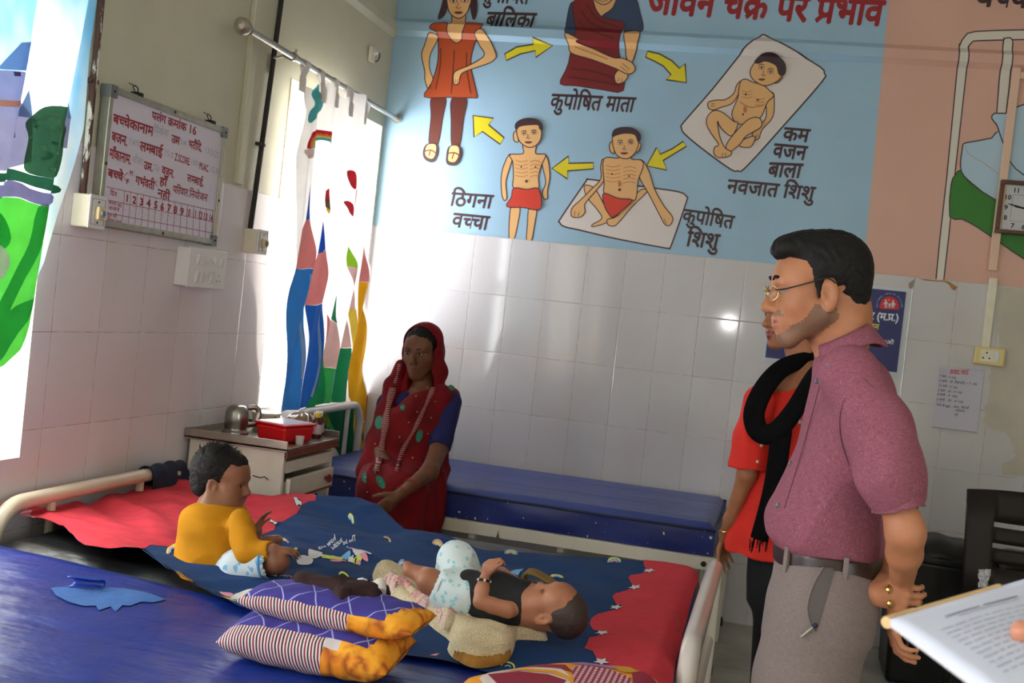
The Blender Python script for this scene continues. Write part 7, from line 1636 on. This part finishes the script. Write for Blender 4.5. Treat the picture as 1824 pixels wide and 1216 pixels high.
T2.loft([trow(357,408,892,.045,.02),trow(340,428,905,.070,.01),trow(326,444,928,.088),trow(320,447,958,.092),trow(318,442,990,.098),trow(321,437,1014,.100),trow(330,426,1038,.098)],.025,'s',n=2.2)
T2.cap(HT(0,-.02,-.10),HT(0,-.015,.0),.042,.05,.008,None,'-')
T2.build('shirt',M_must,to,.004,wrinkle(.0062,44,21,(1,0,.1),.3))
def flower_print(name,base,c1,sc_):
    m=bpy.data.materials.new(name); m.use_nodes=True; t=NT(m); p=t.n['Principled BSDF']; v=t.node('ShaderNodeTexVoronoi'); v.inputs['Scale'].default_value=sc_; t.l.new(t.geo(),v.inputs['Vector'])
    n=t.noise(sc_*3.2,2,t.geo()); d=t.m('ADD',v.outputs[0],t.m('MULTIPLY',t.m('SUBTRACT',n,.5),.5)); t.put(p.inputs['Base Color'],t.mix(t.m('LESS_THAN',d,.30),base,c1)); p.inputs['Roughness'].default_value=.9; return m
Sh=SDF(); Sh.chain([TP(398,1012,-.03),TP(430,1013,-.070),TP(476,1003,-.088)],[.055,.053,.046],.02,'p'); Sh.chain([TP(385,1005,.05),TP(438,980,.18)],[.06,.045],.03,'p'); Sh.cap(TP(476,1003,-.088),TP(520,1000,-.09),.041,.045,.004,None,'-')
Sh.build('shorts',flower_print('blue_flower_cotton',srgb(198,208,214),srgb(120,172,210),38),to,.004,wrinkle(.003,50,4))
m=MB(); a=TP(476,1003,-.088); ax_=Vector(TP(520,1000,-.09)-TP(476,1003,-.088)).normalized(); e1=ax_.orthogonal().normalized(); e2=ax_.cross(e1); m.tube([Vector(a)+(e1*math.cos(b)+e2*math.sin(b))*.046-ax_*.003 for b in np.linspace(0,2*PI,30)],.0042,8); m.build('blue_hem',mat('blue_hem',srgb(84,140,190),.9),to)
# ================================================================== the baby
ba=thing('person','baby in a black vest and teal patterned pants lying on its back on the towel','person',(1.5,-3.05,.65))
M_skinB=skin_mat('baby_skin',srgb(168,112,84),srgb(150,97,71)); M_lipB=mat('baby_lip',srgb(164,96,86),.4)
BZ=lambda x,y,z:PZ(x,y,z); BY=lambda x,y,yy:PY(x,y,yy)
hc=BZ(984,1086,.722); fB=V3((-.42,-.14,.90)); uB=V3((.93,-.18,.10)); HB=Frame(hc,fB,uB-fB*(uB@fB)/(fB@fB),.625)
S=SDF(); head(S,HB,baby=1.,nose=.95,shut=True)
[S.ell(HB(q*.036,.046,-.036),np.array((.038,.036,.036))*.625,.02,R=HB.R) for q in (-1,1)]
yb=hc[1]
S.chain([HB(0,-.015,-.06),BY(925,1074,yb+.01),BY(880,1068,yb+.015),BY(830,1061,yb+.02)],[.036,.046,.054,.052],.03)
A=[BY(905,1086,yb-.045),BY(856,1071,yb-.05),BY(863,1030,yb-.03)]
S.chain([A[0],A[0]*.4+A[1]*.6,A[1]],[.021,.020,.018],.006); S.chain([A[1],A[1]*.5+A[2]*.5,A[2]],[.018,.019,.013],.006)
hand(S,BY(865,1024,yb-.028),(.30,.05,.95),(.75,.5,-.3),.44,(.75,.9,.95,1.0),-1,.05,tc=.8)
S.ell(BY(872,1010,yb-.025),(.019,.014,.016),.01)
A2=[BY(925,1045,yb+.09),BY(893,1022,yb+.10),BY(884,1020,yb+.05)]; S.chain(A2,[.019,.017,.013],.008); hand(S,A2[2],(-.6,-.5,.3),(0,-.3,-1),.40,(.8,.9,.9,1),1,.05)
kn=BY(766,1035,yb+.0); S.chain([BY(822,1063,yb+.0),kn],[.040,.030],.02); S.ell(kn,(.030,.028,.029),.015); S.chain([kn,BY(754,1026,yb+.02),BY(745,1021,yb+.02)],[.025,.021,.0165],.015)
S.chain([BY(746,1022,yb+.02),BY(729,1015,yb+.02)],[.0165,.0185],.01)
for j in range(5): S.cap(BY(728+.4*j,1004+4.6*j,yb+.018),BY(721.5-.6*(j in (1,2))+.9*(j==0),1002.5+4.6*j,yb+.016),.0070-.0007*j,.0066-.0007*j,.004)
k2=BY(813,995,yb+.10); S.chain([BY(830,1045,yb+.09),k2],[.038,.030],.02); S.chain([k2,BY(796,1015,yb+.14),BY(788,1030,yb+.15)],[.027,.022,.017],.015); S.chain([BY(788,1030,yb+.15),BY(772,1028,yb+.16)],[.016,.014],.01)
S.build('body',{'skin':M_skinB,'lip':M_lipB,'eye':M_eyew,'iris':M_iris},ba,.0032)
k=.625; Hh=SDF(); Hh.ell(HB(0,-.024,.050),np.array((.0855,.100,.0885))*k,.02,'h',R=HB.R)
Hh.ell(HB(0,.100,-.010),np.array((.110,.088,.108))*k,.02,None,'-',R=HB.R); Hh.box(HB(0,.0,-.105),np.array((.14,.14,.085))*k,.02,None,'-',R=HB.R)
for s in (-1,1): Hh.ell(HB(s*.084,-.004,-.008),np.array((.022,.022,.036))*k,.006,None,'-',R=HB.R)
Hh.build('hair',mat('fine_baby_hair',srgb(54,38,32),.55,bump=.6,bscale=300,bdist=.003),ba,.0034,wrinkle(.0016,160,3,HB.u,.3))
# closed upper lids
for s in (-1,1):
    m=MB(); m.tube(spline([HB(s*.020,.0935,.008),HB(s*.032,.0955,.004),HB(s*.045,.088,.007)],4),[.0004]+[.0008]*7+[.0004],6); m.build('eyelashes',M_hairT,ba)
Vt=SDF(); Vt.chain([BY(925,1073,yb+.01),BY(882,1067,yb+.015),BY(838,1061,yb+.02)],[.055,.064,.063],.02,'v'); Vt.cap(BY(960,1072,yb),BY(990,1066,yb),.036,.045,.010,None,'-'); Vt.ell(A[0]+V3((.004,-.012,0)),(.024,.022,.024),.008,None,'-'); Vt.ell(A2[0],(.022,.022,.022),.008,None,'-')
Vt.build('vest',mat('black_vest',srgb(18,18,21),.85,vary=.1,bump=.3,bscale=300),ba,.0036,wrinkle(.004,50,8,(0,.3,1),.3))
Pn=SDF(); Pn.chain([BY(838,1061,yb+.02),BY(815,1060,yb+.02)],[.062,.058],.03,'p'); Pn.chain([BY(822,1062,yb),BY(790,1046,yb)],[.050,.040],.03,'p'); Pn.chain([BY(832,1045,yb+.08),BY(815,1000,yb+.095),BY(811,994,yb+.10)],[.052,.042,.037],.03,'p'); Pn.chain([k2,BY(800,1010,yb+.13)],[.037,.034],.02,'p')
Pn.cap(BY(788,1045,yb),BY(740,1025,yb),.033,.04,.004,None,'-')
Pn.build('pants',flower_print('teal_print_cotton',srgb(206,216,218),srgb(146,200,204),52),ba,.0036,wrinkle(.004,54,5,(0,0,1),.3))
m=MB(); a=Vector(BY(789,1045,yb)); ax_=Vector(BY(740,1025,yb)-BY(788,1045,yb)).normalized(); e1=ax_.orthogonal().normalized(); e2=ax_.cross(e1); m.tube([a+(e1*math.cos(b)+e2*math.sin(b))*.0385 for b in np.linspace(0,2*PI,30)],.0040,8); m.build('grey_cuff',mat('grey_rib',srgb(150,150,156),.9),ba)
m=MB(); ax_=Vector(A[2]-A[1]).normalized(); c=Vector(A[2])-ax_*.006; e1=ax_.orthogonal().normalized(); e2=ax_.cross(e1)
for j in range(18):
    b=2*PI*j/18; p=c+(e1*math.cos(b)+e2*math.sin(b))*.0165; m.lathe(tuple(p),[(.0001,-.0036),(.003,-.002),(.0038,0),(.003,.002),(.0001,.0036)],8,1 if j%3==0 else 0,tuple(e1*math.cos(b)+e2*math.sin(b)))
m.build('bead_bracelet',[mat('black_bead',srgb(14,14,16),.2),mat('white_bead',srgb(210,206,200),.3)],ba)
# ================================================================== papers and the hand at the right edge
def DP(x,y,d): return CAM+ray(x,y)*d
Ac,Bc,Cc=DP(1583,1102,1.16),DP(1782,1044,1.30),DP(1762,1232,.94); Dc=Bc+(Cc-Ac)*1.25; nn=np.cross(Cc-Ac,Bc-Ac); nn/=np.linalg.norm(nn); nn*=np.sign(nn[2])
fo=thing('paper_file','sheaf of white printed papers with a tan file edge held into the lower corner','papers',tuple((Ac+Dc)/2))
def fsurf(u,v,l): return tuple(Ac+(Bc-Ac)*u+(Cc-Ac)*v+nn*(.0006*l+.004*math.sin(u*3.3)*math.sin(v*2.4)-.010*max(0,.12-v)*0))
m=MB(); m.grid(lambda u,v:fsurf(u*1.35,v*1.25,0),14,14); m.build('top_sheet',mat('white_paper',srgb(204,208,224),.75),fo,smooth=180,solid=.0008)
m=MB(); m.grid(lambda u,v:tuple(V3(fsurf(u*1.33,.015+v*1.22,0))-nn*.0045),14,14); m.build('under_sheets',mat('paper_stack',srgb(206,204,210),.8),fo,smooth=180,solid=.005)
m=MB(); m.tube([tuple(V3(fsurf(u,-.012,0))-nn*.004) for u in np.linspace(-.01,1.0,10)],.0062,10,flat=1.); m.build('tan_spine',mat('tan_card',srgb(206,172,122),.8,vary=.1,vscale=30),fo)
m=MB(); m.grid(lambda u,v:tuple(V3(fsurf(.05+u*1.25,.0+v*1.1,0))-nn*.010),8,8); m.build('back_cover',MATS['tan_card'],fo,smooth=180,solid=.0025)
m=MB(); 
def ln(u0,u1,v,w,l=1,jit=0): 
    v_,f_=ribbon2d([(u0,v),(u1,v+jit)],w); lay(m,v_,f_,fsurf,0,2,.06)
ln(.32,.62,.20,.016);ln(.66,.98,.20,.016);ln(.40,.95,.245,.007)
for r_ in range(11):
    u=.18
    while u<.95:
        e=u+rng.uniform(.03,.12); ln(u,min(e,1.0),.34+.058*r_,.007); u=e+.02
m.build('printed_lines',mat('blurred_print',srgb(128,132,150),.8),fo,smooth=0)
hp_=thing('person','thumb and hand of an unseen person holding the printed papers at the picture edge','person',tuple(DP(1880,1150,1.12)))
S=SDF(); tip_=DP(1822,1126,1.075); b0=DP(1868,1142,1.12); S.chain([tip_,tip_*.55+b0*.45,b0,DP(1920,1160,1.17)],[.0115,.0125,.014,.024],.012); S.chain([DP(1925,1165,1.20),DP(1990,1190,1.24),DP(2150,1240,1.28)],[.032,.034,.032],.03)
for j in range(4): 
    a=DP(1925+6*j,1150+24*j,1.20); b=a+V3((-.045,.02,-.004))-nn*.02; c=b+V3((-.030,.004,.0)); S.chain([a,b,c],[.013,.0105,.009],.01)
S.cap(DP(1930,1165,1.20),DP(1950,1225,1.20),.026,.024,.02); S.build('body',{'skin':skin_mat('hand_skin',srgb(190,130,104),srgb(176,116,90))},hp_,.0032)
m=MB(); m.tube([tuple(DP(2060,1212,1.26)),tuple(DP(2230,1262,1.30))],[.046,.060],20); m.build('sleeve',mat('dark_sleeve',srgb(40,44,60),.9),hp_)
